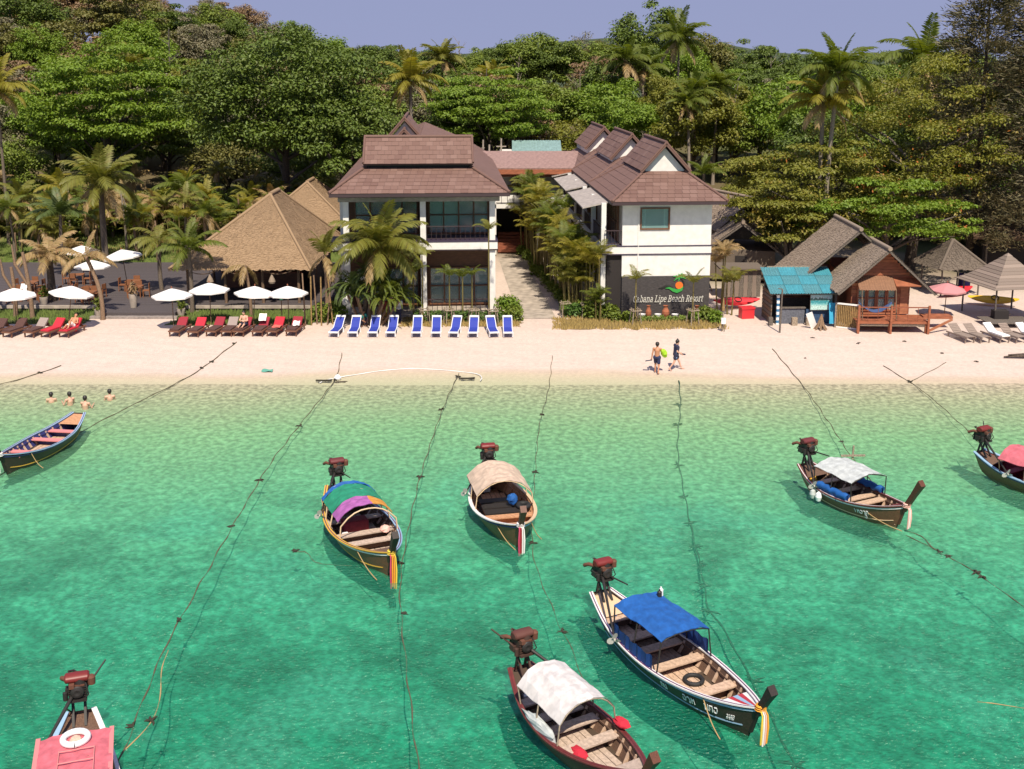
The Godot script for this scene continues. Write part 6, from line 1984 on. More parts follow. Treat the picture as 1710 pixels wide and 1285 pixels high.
	# the grey-white boat at the right
	var e := boat({label = "brown long-tail boat with a grey-white canopy and blue rolled side curtains", stern = Vector2(11.75, 42.3), bow = Vector2(14.15, 37.5), beam = 1.95, hull = M.hull_brown, inside = M.boat_inside, planks = M.boat_plank, rails = [M.paint_maroon, M.paint_maroon, M.paint_white, M.paint_sky, M.paint_white],
		benches = [0.22, 0.40, 0.55, 0.66], deck = [M.paint_maroon], waterline = M.paint_cream, post = 1.35, post_mat = M.post_brown, ribbon = [M.ribbon_pink, M.ribbon_white, M.ribbon_pink], ribbon_label = "pale pink ribbons on the prow of the boat with grey-white canopy", ribbon_long = 0.8,
		hood = M.hood_maroon, side = 1.0, canopy = [0.28, 0.66, 0.88, 1.36, 0.22, -0.04, 1.2], panels = [[0.0, 1.0, -1.0, 1.0, M.canvas_grey]], hoops = 3, hoop_mat = M.engine_dark, curtain = [0.30, 0.64, 0.22, M.canvas_navy], writing = [[1.0, 0.68, 0.62, [5, 4, 3, 1, 0], 0.14], [1.0, 0.755, 0.44, [3], 0.14]]})
	for k in 2: on_boat(e, "rolled_curtain", ["rolled bright blue curtain along the near side of the grey-white canopy", "rolled blue curtain along the far side of the grey-white canopy"][k], "curtain", roll(1.5), M.canvas_blue, Vector3(-0.1, 0.72, 0.86 if k == 0 else -0.88))
	for k in 2: on_boat(e, "fender", ["pale round fender hanging by the shaft of the grey-white boat", "oval white fender hanging on the grey-white boat's near side"][k], "fender", ball(0.13, 0.2), [M.canvas_grey, M.white_plastic][k], Vector3(-0.95 + 0.32 * k, 0.32, 1.06))
	# the pink boat cut by the right edge
	var f := boat({label = "long-tail boat with a pink canopy and red inside, cut by the right edge", stern = Vector2(19.4, 43.8), bow = Vector2(22.6, 38.4), beam = 1.9, hull = M.hull_olive, inside = M.boat_inside_red, planks = M.boat_inside_red, rails = [M.paint_sky, M.paint_sky, M.paint_navy, M.paint_white],
		benches = [0.25, 0.45, 0.6], deck = [M.paint_red], post = 1.0, post_mat = M.post_brown, hood = M.hood_red, side = 1.0, canopy = [0.24, 0.62, 0.9, 1.12, 0.42, 0.0, 2.2], panels = [[0.0, 1.0, -1.0, 1.0, M.canvas_pink]], hoops = 3, stern_mat = M.boat_inside, tiller_up = true})
	on_boat(f, "pink_cushion", "pale pink cushion roll at the far side of the pink-roofed boat, right edge", "cushion", roll(1.3), M.ribbon_pink, Vector3(-0.6, 0.62, -0.7))
	# the pink flat-roofed boat cut by the lower left corner
	var g := boat({label = "long-tail boat with a flat pink roof and life ring at the lower left corner", stern = Vector2(-10.7, 24.9), bow = Vector2(-8.5, 18.3), beam = 1.9, hull = M.hull_brown, inside = M.boat_plank_orange, planks = M.boat_plank_orange, rails = [M.paint_sky, M.paint_white, M.paint_navy, M.paint_navy],
		benches = [0.25, 0.45, 0.65], deck = [M.paint_white], post = 0.9, post_mat = M.post_dark, hood = M.hood_red, side = 1.0, tiller_up = true, canopy = [0.255, 0.68, 0.82, 1.25, 0.07, 0.0, 3.0], panels = [[0.0, 1.0, -1.0, 1.0, M.canvas_pink]], hoops = 4, stern_mat = M.boat_inside})
	var lr := on_boat(g, "life_ring", "white life ring lying on the flat pink roof", "life ring", ring_shape(0.27, 0.075), M.white_plastic, Vector3(-1.35, 1.39, -0.03))
	on_boat(g, "cap_on_roof", "small bundle with blue and tan cloth inside the life ring", "cloth", heap(0.17, 0.06, 0.14, 2), M.canvas_cream, Vector3(-1.35, 1.34, -0.03))
	var rk := MB.new()
	for z in [-0.45, 0.3]: rk.tube([Vector3(-0.95, 1.37, z), Vector3(0.6, 1.37, z)], [0.015, 0.015], 5)
	for k in 4: rk.tube([Vector3(-0.9 + 0.45 * k, 1.38, -0.45), Vector3(-0.9 + 0.45 * k, 1.38, 0.3)], [0.015, 0.015], 5)
	on_boat(g, "roof_rack", "thin metal rack lying on the flat pink roof", "rack", rk, M.paint_pink, Vector3.ZERO)
	for z in [-0.8, 0.8]:
		var rb := MB.new()
		rb.box(Vector3(0, 0, 0), Vector3(3.2, 0.05, 0.1))
		obj("roof_edge_board", rb, M.paint_pink, g, Vector3(-0.2, 1.24, z))
	# the open boat at the left
	var hb := boat({label = "open long-tail boat without a canopy beside the left edge of the water", stern = Vector2(-19.95, 48.9), bow = Vector2(-20.8, 42.8), beam = 1.75, hull = M.hull_black, inside = M.paint_navy, planks = M.boat_plank, rails = [M.paint_sky, M.paint_sky, M.paint_navy, M.paint_navy, M.paint_purple],
		benches = [0.24, 0.42, 0.72, 0.86], bench_mat = M.paint_pink, deck = [M.boat_plank_orange], waterline = M.paint_yellow, post = 1.0, post_mat = M.post_dark, ribbon = [M.ribbon_white, M.paint_red, M.ribbon_pink], ribbon_label = "red and white ribbons on the open boat's prow at the left edge", ribbon_long = 0.7, stern_mat = M.boat_plank_orange})
	on_boat(hb, "dark_jar", "small dark jar on the floor of the open boat", "jar", cyl(0.1, 0.25), M.engine_dark, Vector3(-1.5, 0.16, -0.35))
	var cans := [[a, "blue fuel can at the stern of the blue-roofed boat", M.canvas_navy], [b, "white fuel can at the stern of the maroon boat", M.white_plastic], [c, "red fuel can at the stern of the patchwork-roofed boat", M.cushion_red], [d, "grey fuel can at the stern of the cream-roofed boat", M.canvas_grey], [e, "yellow fuel can at the stern of the grey-white boat", M.paint_yellow], [g, "white fuel can at the stern of the pink flat-roofed boat", M.white_plastic]]
	for q in cans:
		var hh: Hull = shapes[q[0]]
		var cm := MB.new()
		cm.box(Vector3(0, 0.15, 0), Vector3(0.2, 0.28, 0.3))
		cm.box(Vector3(0, 0.31, 0.02), Vector3(0.05, 0.05, 0.2))
		cm.lathe([Vector2(0, 0.29), Vector2(0.03, 0.29), Vector2(0.03, 0.36), Vector2(0, 0.37)], 7, Vector3(0.05, 0, -0.1))
		on_boat(q[0], "fuel_can", q[1], "fuel can", cm, q[2], Vector3(-hh.L * 0.36, 0.2 if q[0] != g else 0.5, 0.22))
		var coil := MB.new()
		for k in 3:
			var pts := []
			for i in 15: pts.append(Vector3(cos(TAU * i / 14.0) * (0.16 - 0.02 * k), 0.02 + 0.035 * k, sin(TAU * i / 14.0) * (0.16 - 0.02 * k)))
			coil.tube(pts, range(15).map(func(_i): return 0.018), 5, false)
		on_boat(q[0], "rope_coil", "coiled rope on the floor near the bow of the %s" % {a: "blue-roofed boat", b: "maroon boat", c: "patchwork-roofed boat", d: "cream-roofed boat", e: "grey-white boat", g: "pink flat-roofed boat"}[q[0]], "rope", coil, M.rope_tan, Vector3(hh.L * 0.25, 0.16, 0.12))
	# bow lines from the rails into the water
	var lines := [[a, 0.80, 1.0, Vector3(-0.25, -0.15, 0.75), "tan rope from the blue-roofed boat's rail into the water"], [c, 0.78, 1.0, Vector3(0.1, -0.15, 0.45), "tan rope from the patchwork-roofed boat's rail into the water"], [d, 0.82, 1.0, Vector3(0.2, -0.15, 0.15), "pale rope from the cream-roofed boat's left rail into the water"], [d, 0.88, -1.0, Vector3(-0.5, -0.15, -0.95), "pale rope hanging from the cream-roofed boat's right rail"], [e, 0.70, 1.0, Vector3(0.3, -0.15, 0.1), "white rope from the grey-white boat's rail into the water"], [hb, 0.8, -1.0, Vector3(-0.9, -0.15, -1.1), "pale rope from the open boat's rail into the water"]]
	for l in lines:
		var bt: Node3D = l[0]
		var h: Hull = shapes[bt]
		var p := h.at(l[1], 1.0, l[2]) + Vector3(0, 0.03, l[2] * -0.02)
		var rm := MB.new()
		var q: Vector3 = h.at(1.0, 0.3, 0.0) + l[3]
		var pts := []
		for k in 9: pts.append(p.lerp(q, k / 8.0) + Vector3(0, -0.12 * sin(k / 8.0 * PI), 0))
		rm.tube(pts, range(9).map(func(_i): return 0.016), 5)
		on_boat(bt, "boat_rope", l[4], "rope", rm, M.rope_tan, Vector3.ZERO)

func cyl(rad: float, high: float) -> MB:
	var m := MB.new()
	m.lathe([Vector2(0, 0), Vector2(rad, 0), Vector2(rad, high * 0.7), Vector2(rad * 0.4, high * 0.85), Vector2(rad * 0.4, high), Vector2(0, high)], 9)
	return m

func block(x: float, y: float, z: float) -> MB:
	var m := MB.new()
	m.box(Vector3.ZERO, Vector3(x, y, z))
	m.box(Vector3(0, y * 0.5, 0), Vector3(x * 0.9, y * 0.2, z * 0.92))
	return m

func ball(rad: float, high: float) -> MB:
	var m := MB.new()
	m.lathe([Vector2(0, -high), Vector2(rad * 0.7, -high * 0.75), Vector2(rad, 0), Vector2(rad * 0.75, high * 0.7), Vector2(0.03, high), Vector2(0, high * 1.1)], 10)
	return m

func roll(long: float) -> MB:
	var m := MB.new()
	var pts := []
	var rad := []
	for k in 13:
		pts.append(Vector3((k / 12.0 - 0.5) * long, 0.02 * sin(k * 1.9), 0.02 * cos(k * 1.3)))
		rad.append(0.13 + 0.02 * sin(k * 2.3))
	m.tube(pts, rad, 9)
	return m

func heap(x: float, y: float, z: float, sd: int) -> MB:
	var m := MB.new()
	var f := FastNoiseLite.new()
	f.seed = sd
	f.frequency = 1.1
	var g := []
	for i in 9:
		var row := []
		for k in 12:
			var a := PI * i / 8.0
			var z0 := TAU * k / 12.0
			var d := Vector3(sin(a) * cos(z0), cos(a), sin(a) * sin(z0))
			row.append(d * (1.0 + 0.35 * f.get_noise_3dv(d * 1.6)) * Vector3(x, y, z))
		g.append(row)
	for i in 8:
		for k in 12: m.quad(g[i][k], g[i][(k + 1) % 12], g[i + 1][(k + 1) % 12], g[i + 1][k])
	return m

# ---------------------------------------------------------------- mooring lines

func line_in_water(label: String, pts: Array, rad: float, m: Material, knots: Array = [], y := 0.02, called := "mooring_line") -> void:      # pts: x and distance ahead; lies on the water or on the sand
	var c := Curve3D.new()
	for p in pts:
		var q: Vector2 = p
		c.add_point(Vector3(q.x, 0, -q.y))
	for i in pts.size():
		var t := (c.get_point_position(mini(i + 1, pts.size() - 1)) - c.get_point_position(maxi(i - 1, 0))) * 0.16
		c.set_point_in(i, -t)
		c.set_point_out(i, t)
	var n := int(c.get_baked_length() / 0.35) + 2
	var line := []
	var rads := []
	for i in n:
		var p := c.sample_baked(c.get_baked_length() * i / (n - 1))
		p.x += 0.03 * sin(i * 0.9)
		p.y = maxf(ground_y(p.x, p.z) + 0.03, y * smoothstep(0.0, 0.15, float(i) / n) + 0.015 * sin(i * 0.7))
		line.append(p)
		rads.append(rad * 0.66 * (1.0 + 0.25 * sin(i * 1.7)))
	var b := MB.new()
	b.tube(line, rads, 5)
	var t := thing(called, label, "rope", Vector3.ZERO, 0.0, "mooring lines")
	obj("rope", b, m, t)
	for k in knots:
		var p: Vector3 = line[clampi(int(k * (n - 1)), 0, n - 1)]
		var w := MB.new()
		for s in 7:
			var d := Vector3(r(-1, 1), r(-0.1, 0.25), r(-1, 1)).normalized() * r(0.08, 0.22) * (2.0 if y < -0.5 else 1.0)
			w.tube([p + Vector3(0, 0.02, 0), p + d * 0.5 + Vector3(r(-0.05, 0.05), 0.03, 0), p + d], [0.03, 0.035, 0.01], 5)
		obj("weed_knot", w, m if y < 0.0 else mats.weed, t)

func make_mooring_lines() -> void:
	var old: Material = mats.rope_old
	var v := func(a: float, d: float) -> Vector2: return Vector2(a, d)
	line_in_water("short rope running from the sand into the water at the far left", [v.call(-25.1, 59.6), v.call(-25.9, 58.1), v.call(-27.7, 55.2), v.call(-31.0, 51.5)], 0.035, old, [0.16])
	line_in_water("rope from the beach past the open boat to the left edge", [v.call(-16.3, 63.6), v.call(-17.3, 58.3), v.call(-19.3, 50.6), v.call(-20.9, 43.6), v.call(-21.4, 40.6), v.call(-22.5, 37.5)], 0.035, old, [0.02, 0.13, 0.17])
	line_in_water("long rope from the white hose down to the lower left", [v.call(-9.8, 61.8), v.call(-9.5, 56.9), v.call(-9.9, 49.9), v.call(-10.2, 44.5), v.call(-10.2, 39.1), v.call(-10.1, 33.2), v.call(-10.0, 29.2), v.call(-9.6, 25.2), v.call(-9.4, 23.0)], 0.032, old, [0.13, 0.33, 0.50, 0.62, 0.80, 0.94])
	line_in_water("rope with weed knots between the patchwork and the cream-roofed boats", [v.call(-2.9, 58.4), v.call(-3.4, 51.8), v.call(-3.75, 42.6), v.call(-3.7, 34.9), v.call(-3.35, 31.0), v.call(-2.2, 23.5)], 0.03, old, [0.02, 0.19, 0.45, 0.68, 0.78])
	line_in_water("thin rope passing right of the cream-roofed boat to the white-roofed one", [v.call(2.3, 61.4), v.call(1.9, 55.4), v.call(1.3, 49.7), v.call(0.95, 43.2), v.call(0.72, 36.0), v.call(1.25, 31.7), v.call(1.75, 29.0), v.call(2.1, 26.8)], 0.022, old, [0.30, 0.52, 0.72, 0.90])
	line_in_water("sunken weedy rope running down past the blue-roofed boat", [v.call(8.9, 57.0), v.call(8.4, 53.0), v.call(7.4, 47.0), v.call(6.8, 39.0), v.call(6.6, 35.7), v.call(6.4, 33.4), v.call(6.7, 31.1), v.call(7.1, 25.4), v.call(6.9, 24.0)], 0.05, mats.weed_sunk, [0.12, 0.2, 0.35, 0.45, 0.52, 0.58, 0.63, 0.68, 0.73, 0.86, 0.97], -0.8)
	line_in_water("rope from the beach to the boat with the grey-white canopy", [v.call(15.1, 62.3), v.call(15.3, 56.7), v.call(14.9, 49.6), v.call(14.6, 45.6), v.call(14.5, 42.0), v.call(14.6, 40.6)], 0.03, old, [0.7])
	line_in_water("rope from the prow of the grey-white boat to the right edge", [v.call(14.2, 37.6), v.call(14.6, 37.0), v.call(14.7, 36.0), v.call(15.4, 34.0), v.call(15.9, 31.8), v.call(16.5, 30.2)], 0.03, old, [0.28, 0.34, 0.52, 0.56])
	line_in_water("second rope under the prow of the grey-white boat", [v.call(14.1, 37.2), v.call(14.3, 36.6), v.call(14.9, 35.7)], 0.022, old)
	line_in_water("rope from the sand to the pink-roofed boat at the right", [v.call(20.6, 59.4), v.call(21.1, 56.8), v.call(21.2, 53.5), v.call(20.9, 48.0), v.call(20.4, 44.6)], 0.026, old, [0.2])
	line_in_water("short branch rope lying on the sand at the right", [v.call(21.3, 56.9), v.call(22.6, 58.2), v.call(24.3, 59.9)], 0.02, old)
	line_in_water("tan rope floating from the pink flat-roofed boat to the long rope", [v.call(-9.55, 24.4), v.call(-9.2, 25.9), v.call(-9.6, 27.6), v.call(-9.9, 29.2)], 0.025, mats.rope_tan, [0.3])
	line_in_water("loose thin rope floating left of the patchwork-roofed boat", [v.call(-7.5, 35.8), v.call(-7.1, 35.7), v.call(-6.6, 34.9), v.call(-5.4, 34.7)], 0.018, old, [0.05])
	line_in_water("tan rope drifting at the lower right", [v.call(12.3, 26.6), v.call(13.2, 26.3), v.call(14.5, 26.0)], 0.018, mats.rope_tan)
	line_in_water("white hose lying in a long curve along the waterline", [v.call(-10.2, 56.6), v.call(-10.0, 57.0), v.call(-9.5, 57.4), v.call(-7.6, 58.6), v.call(-5.4, 59.2), v.call(-2.9, 58.7), v.call(-1.9, 58.2), v.call(-1.65, 57.4), v.call(-1.7, 56.9)], 0.035, mats.white_plastic, [], 0.04, "white_hose")
	var bu := MB.new()
	bu.lathe([Vector2(0, -0.1), Vector2(0.16, -0.05), Vector2(0.2, 0.06), Vector2(0.1, 0.2), Vector2(0, 0.24)], 10)
	tag(obj("white_float", bu, mats.white_plastic, self, Vector3(-9.35, 0.03, -57.3)), "small white float at the rope end by the white hose", "float")
	for k in 2:
		var st := MB.new()
		st.bar(Vector3(-0.45, 0.03, 0.0), Vector3(0.4, 0.06, 0.15), 0.09, 0.07)
		st.bar(Vector3(-0.3, 0.06, 0.2), Vector3(0.4, 0.03, -0.1), 0.08, 0.06)
		tag(obj("mooring_timber", st, mats.weed, self, [Vector3(-10.0, 0.02, -56.9), Vector3(-2.4, 0.02, -57.3)][k]), ["dark timbers at the rope end by the left end of the white hose", "dark timbers at the rope end by the right end of the white hose"][k], "timber")
	var cx := MB.new()
	cx.bar(Vector3(-0.5, 0.05, 0), Vector3(0.5, 0.1, 0.1), 0.07, 0.07)
	cx.bar(Vector3(0, -0.1, 0), Vector3(0.02, 0.5, 0), 0.07, 0.07)
	tag(obj("wooden_cross", cx, mats.pale_wood, self, Vector3(14.55, 0.1, -45.0)), "small pale wooden cross on the rope behind the grey-white canopy", "marker")

# ---------------------------------------------------------------- palms

var fronds := {}

func frond_mesh(long: float, rise: float, curl: float, leaflet: float, pairs: int, hang: float, wide := 0.058, twist := 0.0) -> ArrayMesh:     # grows along +x, rise and curl in radians
	var m := MB.new()
	m.tinted = true
	var pts := [Vector3.ZERO]
	var dirs := []
	var n := 10
	for i in n:
		var a := rise - curl * pow((i + 0.5) / n, 1.35)
		var d := Vector3(cos(a), sin(a), twist * sin(i * 0.3)).normalized()
		dirs.append(d)
		pts.append(pts[-1] + d * long / n)
	dirs.append(dirs[-1])
	m.tint = Color(1.5, 1.25, 0.9)
	var radii := []
	for i in n + 1: radii.append(lerpf(0.035, 0.008, float(i) / n) * long / 3.0)
	m.tube(pts, radii, 4, false)
	for k in pairs:
		var t := lerpf(0.10, 0.995, (k + 0.5) / pairs)
		var i := mini(int(t * n), n - 1)
		var p: Vector3 = pts[i].lerp(pts[i + 1], t * n - i)
		var d: Vector3 = dirs[i]
		var l := leaflet * (0.35 + 0.75 * sin(PI * clampf(0.12 + t * 0.83, 0, 1))) * r(0.85, 1.1)
		for s in [-1.0, 1.0]:
			var out := (d * (0.35 + 0.55 * t) + Vector3(0, 0, s) * 0.9 + Vector3.DOWN * (hang * r(0.6, 1.3)) + Vector3.UP * 0.12).normalized()
			var mid := p + out * l * 0.55
			var tip := mid + (out + Vector3.DOWN * hang * 0.9).normalized() * l * 0.5
			var w := d * wide * (1.0 + 0.3 * r(-1, 1))
			var g := r(0.7, 1.25)
			m.tint = Color(g * r(0.95, 1.2), g, g * r(0.8, 1.05))
			if s > 0:
				m.tri(p - w * 0.5, mid - w, mid + w); m.tri(p - w * 0.5, mid + w, p + w * 0.5); m.tri(mid - w, tip, mid + w)
			else:
				m.tri(p - w * 0.5, mid + w, mid - w); m.tri(p - w * 0.5, p + w * 0.5, mid + w); m.tri(mid - w, mid + w, tip)
	return m.mesh()

func make_fronds() -> void:
	for k in 2:                                  # two of each age; lengths are for a coconut frond of 3.2 m
		fronds["spear%d" % k] = frond_mesh(2.8, 1.35, 0.5 + 0.2 * k, 0.55, 24, 0.25)
		fronds["high%d" % k] = frond_mesh(3.1, 1.0, 1.0 + 0.25 * k, 0.75, 34, 0.4)
		fronds["mid%d" % k] = frond_mesh(3.3, 0.55, 1.2 + 0.2 * k, 0.85, 36, 0.55)
		fronds["low%d" % k] = frond_mesh(3.2, 0.1, 1.15 + 0.3 * k, 0.85, 34, 0.7)
		fronds["hang%d" % k] = frond_mesh(2.8, -0.5, 0.95, 0.7, 24, 0.6)
		fronds["feather%d" % k] = frond_mesh(1.5, 1.05, 1.3 + 0.35 * k, 0.42, 18, 0.35, 0.03)
		fronds["upright%d" % k] = frond_mesh(1.35, 1.3, 0.75 + 0.3 * k, 0.36, 16, 0.2, 0.03)
		fronds["strap%d" % k] = frond_mesh(1.9, 0.75, 2.1 + 0.4 * k, 0.12, 16, 0.3, 0.07)

func crown_of(parent: Node3D, top: Vector3, kinds: Array, each: float, m: Material, dry: Material = null, spin := 0.0) -> void:       # kinds: [name, how many] from the youngest outwards
	var k := 0
	for e in kinds:
		for i in e[1]:
			var o := obj("frond", fronds["%s%d" % [e[0], rng.randi() % 2]], dry if dry != null and (e[0] == "hang") else m, parent, top)
			o.rotation = Vector3(r(-0.12, 0.12), spin + k * 2.39996 + r(-0.25, 0.25), r(-0.08, 0.10))
			o.scale = Vector3.ONE * each * r(0.85, 1.12)
			k += 1

func bent_trunk(base: Vector3, top: Vector3, r0: float, r1: float, bow: Vector3, sides := 8) -> MB:
	var m := MB.new()
	var pts := []
	var rad := []
	for i in 9:
		var t := i / 8.0
		pts.append(base.lerp(top, t) + bow * sin(t * PI))
		rad.append(lerpf(r0, r1, pow(t, 0.7)) * (1.0 + 0.35 * maxf(0.0, 0.12 - t) / 0.12))
	m.tube(pts, rad, sides)
	return m

func palm(label: String, x: float, d: float, top_y: float, kinds: Array, each: float, m: Material, dry: Material = null, lean := Vector2.ZERO, thick := 0.15, group := "", bark: Material = null) -> Node3D:
	var base := stand(x - lean.x, d + lean.y)
	var t := thing("coconut_palm", label, "palm", base, 0.0, group)
	var top := Vector3(lean.x, top_y - base.y, lean.y)
	obj("trunk", bent_trunk(Vector3(0, -0.3, 0), top, thick, thick * 0.72, Vector3(lean.x, 0, lean.y) * -0.25 + Vector3(r(-0.15, 0.15), 0, 0)), bark if bark else mats.trunk, t)
	crown_of(t, top, kinds, each, m, dry, r(0, TAU))
	var nut := MB.new()
	for k in 5:
		var a := k * 1.3
		nut.lathe([Vector2(0, -0.14), Vector2(0.1, -0.08), Vector2(0.11, 0.02), Vector2(0.0, 0.12)], 6, top + Vector3(cos(a) * 0.22, -0.2, sin(a) * 0.22) * each)
	if each > 0.8: obj("coconut_cluster", nut, mats.palm_nut, t)
	return t

const FULL := [["spear", 3], ["high", 7], ["mid", 6], ["low", 4], ["hang", 4]]
const LOOSE := [["spear", 1], ["high", 3], ["mid", 4], ["low", 2], ["hang", 4]]
const YOUNG := [["spear", 2], ["high", 4], ["mid", 4]]

func areca(label: String, x: float, d: float, high: float, stems: int, m: Material, group := "", kind := "feather", each := 1.0) -> void:
	var t := thing("slim_palm", label, "palm", stand(x, d), r(0, TAU), group)
	for k in stems:
		var a := TAU * k / stems + r(-0.4, 0.4)
		var off := Vector3(cos(a), 0, sin(a)) * (0.0 if stems == 1 else r(0.12, 0.3))
		var h := high * (1.0 if k == 0 else r(0.55, 0.95))
		var top := off * (1.0 + h * 0.22) + Vector3.UP * h * 0.72
		obj("stem", bent_trunk(off + Vector3.DOWN * 0.1, top, 0.06, 0.042, off * 0.15, 5), mats.palm_stem, t)
		crown_of(t, top, [["upright", 2], [kind, 5]], each * r(0.85, 1.1) * (1.0 if stems > 1 else 0.9), m, null, r(0, TAU))

func support(label: String, at: Vector3) -> void:       # four short stakes with crossbars tied round a young palm
	var t := thing("palm_support", label, "support", at, r(0, 0.5), "wooden supports round young palms")
	for k in 4:
		var a := TAU * (k + 0.5) / 4
		var p := MB.new()
		p.tube([Vector3(cos(a) * 0.42, -0.1, sin(a) * 0.42), Vector3(cos(a) * 0.3, 1.05, sin(a) * 0.3)], [0.04, 0.035], 5)
		obj("stake", p, mats.pale_wood, t)
		var z := TAU * (k + 1.5) / 4
		var b := MB.new()
		b.tube([Vector3(cos(a) * 0.42, 0.92, sin(a) * 0.42), Vector3(cos(z) * 0.42, 0.92, sin(z) * 0.42)], [0.035, 0.035], 5)
		obj("crossbar", b, mats.pale_wood, t)

func make_palms() -> void:
	mat("palm_nut", Color(0.16, 0.13, 0.04), 0.7)
	mat("palm_stem", Color(0.30, 0.24, 0.07), 0.7, tex.mottle, Vector3(1, 3, 1))
	make_fronds()
	# the palm that leans before the left house, with the strap-leaved clump under it
	palm("leaning coconut palm with broad yellow-green fronds before the left house", -8.1, 67.5, 5.6, [["spear", 3], ["high", 7], ["mid", 8], ["low", 7], ["hang", 2]], 1.08, mats.palm_olive, mats.palm_dry, Vector2(1.3, 0.6), 0.17)
	var pd := thing("screw_pine", "dense screw pine with drooping strap leaves under the leaning coconut palm", "plant", stand(-8.9, 67.6))
	for s in [[0.0, 0.0, 3.0], [-0.9, 0.3, 2.5], [0.95, 0.2, 2.6], [0.2, -0.6, 2.3], [1.5, 0.3, 2.0], [-1.4, 0.1, 2.1], [0.5, 0.6, 2.5], [-0.6, 0.7, 1.9], [1.9, 0.2, 1.6], [1.0, 0.8, 1.7]]:
		var top := Vector3(s[0], s[2], s[1])
		obj("trunk", bent_trunk(Vector3(s[0] * 0.3, -0.2, s[1] * 0.3), top, 0.10, 0.07, Vector3.ZERO, 6), mats.dead_trunk, pd)
		crown_of(pd, top, [["upright", 5], ["strap", 18]], 1.02, mats.palm_deep if s[0] < 0.5 else mats.palm_green)
	# young staked palms before the left house
	var slim := [[-6.24, 68.6, 3.9, "first slim staked palm right of the leaning coconut palm", 1], [-5.64, 68.3, 5.4, "tall slim palm before the middle column of the left house", 1], [-3.95, 68.5, 3.7, "staked young palm before the lower glass doors, first of three", 1], [-3.12, 68.5, 3.6, "staked young palm before the lower glass doors, middle of three", 1], [-2.53, 68.7, 3.7, "staked young palm before the lower glass doors, last of three", 1], [-1.45, 68.0, 7.5, "tallest slim palm at the right column of the left house", 1]]
	for s in slim: areca(s[3], s[0], s[1], s[2] * 1.1, 1, mats.palm_green if s[2] < 5 else mats.palm_olive, "slim palms before the left house", "feather", 0.8)
	support("wooden support at the slim palm nearest the leaning coconut palm", stand(-5.5, 67.9))
	support("wooden support under the first of the three young palms", stand(-3.95, 67.9))
	support("wooden support between the second and third young palms", stand(-2.4, 67.9))
	support("wooden support at the foot of the tallest slim palm", stand(-1.2, 67.7))
	# palms along the right side of the path
	var row := [[0.75, 93.0, 6.2], [1.15, 91.0, 7.0], [1.6, 88.0, 7.6], [1.7, 85.0, 6.4], [2.25, 84.0, 7.2], [2.45, 81.0, 6.6], [2.8, 78.5, 6.8], [3.1, 77.0, 5.2], [3.3, 75.5, 6.0], [3.55, 73.6, 5.0], [3.9, 72.4, 5.4], [4.3, 71.2, 4.6], [4.7, 70.5, 4.4], [3.5, 71.0, 3.6]]
	for i in row.size():
		var e: Array = row[i]
		areca("%s yellow-green clumped palm from the far end along the path" % WAYS[i], e[0] + 0.3, e[1], e[2] * 1.2, 6 + i % 2, [mats.palm_yellow, mats.palm_olive, mats.palm_green, mats.palm_yellow][i % 4], "clumped palms along the path", "feather", 1.12)
		bush("path_shrub", "%s dark shrub from the far end at the foot of the path palms" % WAYS[i], "shrub", stand(e[0] + 0.1, e[1] - 0.5), Vector3(0.5, 0.5, 0.5), 260, 0.2, mats.leaf_mid, "shrubs under the path palms")
	areca("slim palm with arching fronds before the white house balcony", 5.55, 69.3, 5.8, 1, mats.palm_olive, "palms by the white house", "feather", 0.9)
	areca("low feathery palm clump at the left corner of the white house", 5.5, 68.8, 2.4, 5, mats.palm_green, "palms by the white house", "feather", 0.7)
	support("wooden support at the path corner, left of the pair", stand(3.45, 69.9))
	support("wooden support at the path corner, right of the pair", stand(4.75, 69.6))
	areca("staked young palm before the left end of the resort sign", 7.75, 67.9, 3.9, 1, mats.palm_olive, "staked palms before the sign", "feather", 0.8)
	areca("staked young palm before the right end of the resort sign", 11.35, 67.9, 3.6, 1, mats.palm_olive, "staked palms before the sign", "feather", 0.95)
	support("wooden support round the palm at the sign's left end", stand(7.75, 67.8))
	support("wooden support round the palm at the sign's right end", stand(11.35, 67.8))
	areca("reddish yellow palm beside the right wall of the white house", 13.9, 72.0, 5.4, 3, mats.palm_dry, "palms right of the white house", "feather", 1.0)
	areca("green-yellow palm behind the red cool box", 14.2, 70.5, 3.0, 2, mats.palm_olive, "palms right of the white house", "feather", 1.0)
	palm("young banana-like palm with broad fronds behind the white house roof", 17.3, 100.0, 6.9, YOUNG, 0.8, mats.palm_green, null, Vector2.ZERO, 0.2)
	# the front left: trunks, dead palms and palms before the bar
	palm("palm with green upright fronds and brown trunk left of the thatched bar", -21.0, 71.0, 4.9, [["spear", 3], ["high", 4], ["mid", 3], ["low", 3]], 0.72, mats.palm_green, mats.palm_dry, Vector2.ZERO, 0.16)
	palm("ringed palm standing on the plaza behind the first middle parasol", -24.8, 77.0, 4.5, [["high", 3], ["mid", 6], ["low", 3]], 0.7, mats.palm_olive, mats.palm_dry, Vector2.ZERO, 0.17)
	palm("dead palm with one brown hanging frond before the thatched bar", -17.2, 70.2, 3.9, [["hang", 3], ["low", 1]], 0.6, mats.palm_dry, mats.palm_dry, Vector2(-0.25, 0), 0.12, "", mats.dead_trunk)
	palm("palm with an upright green fan of fronds right of the thatched bar", -11.9, 69.4, 4.7, [["spear", 3], ["high", 3], ["hang", 3]], 0.72, mats.palm_olive, mats.palm_dry, Vector2.ZERO, 0.16, "", mats.dead_trunk)
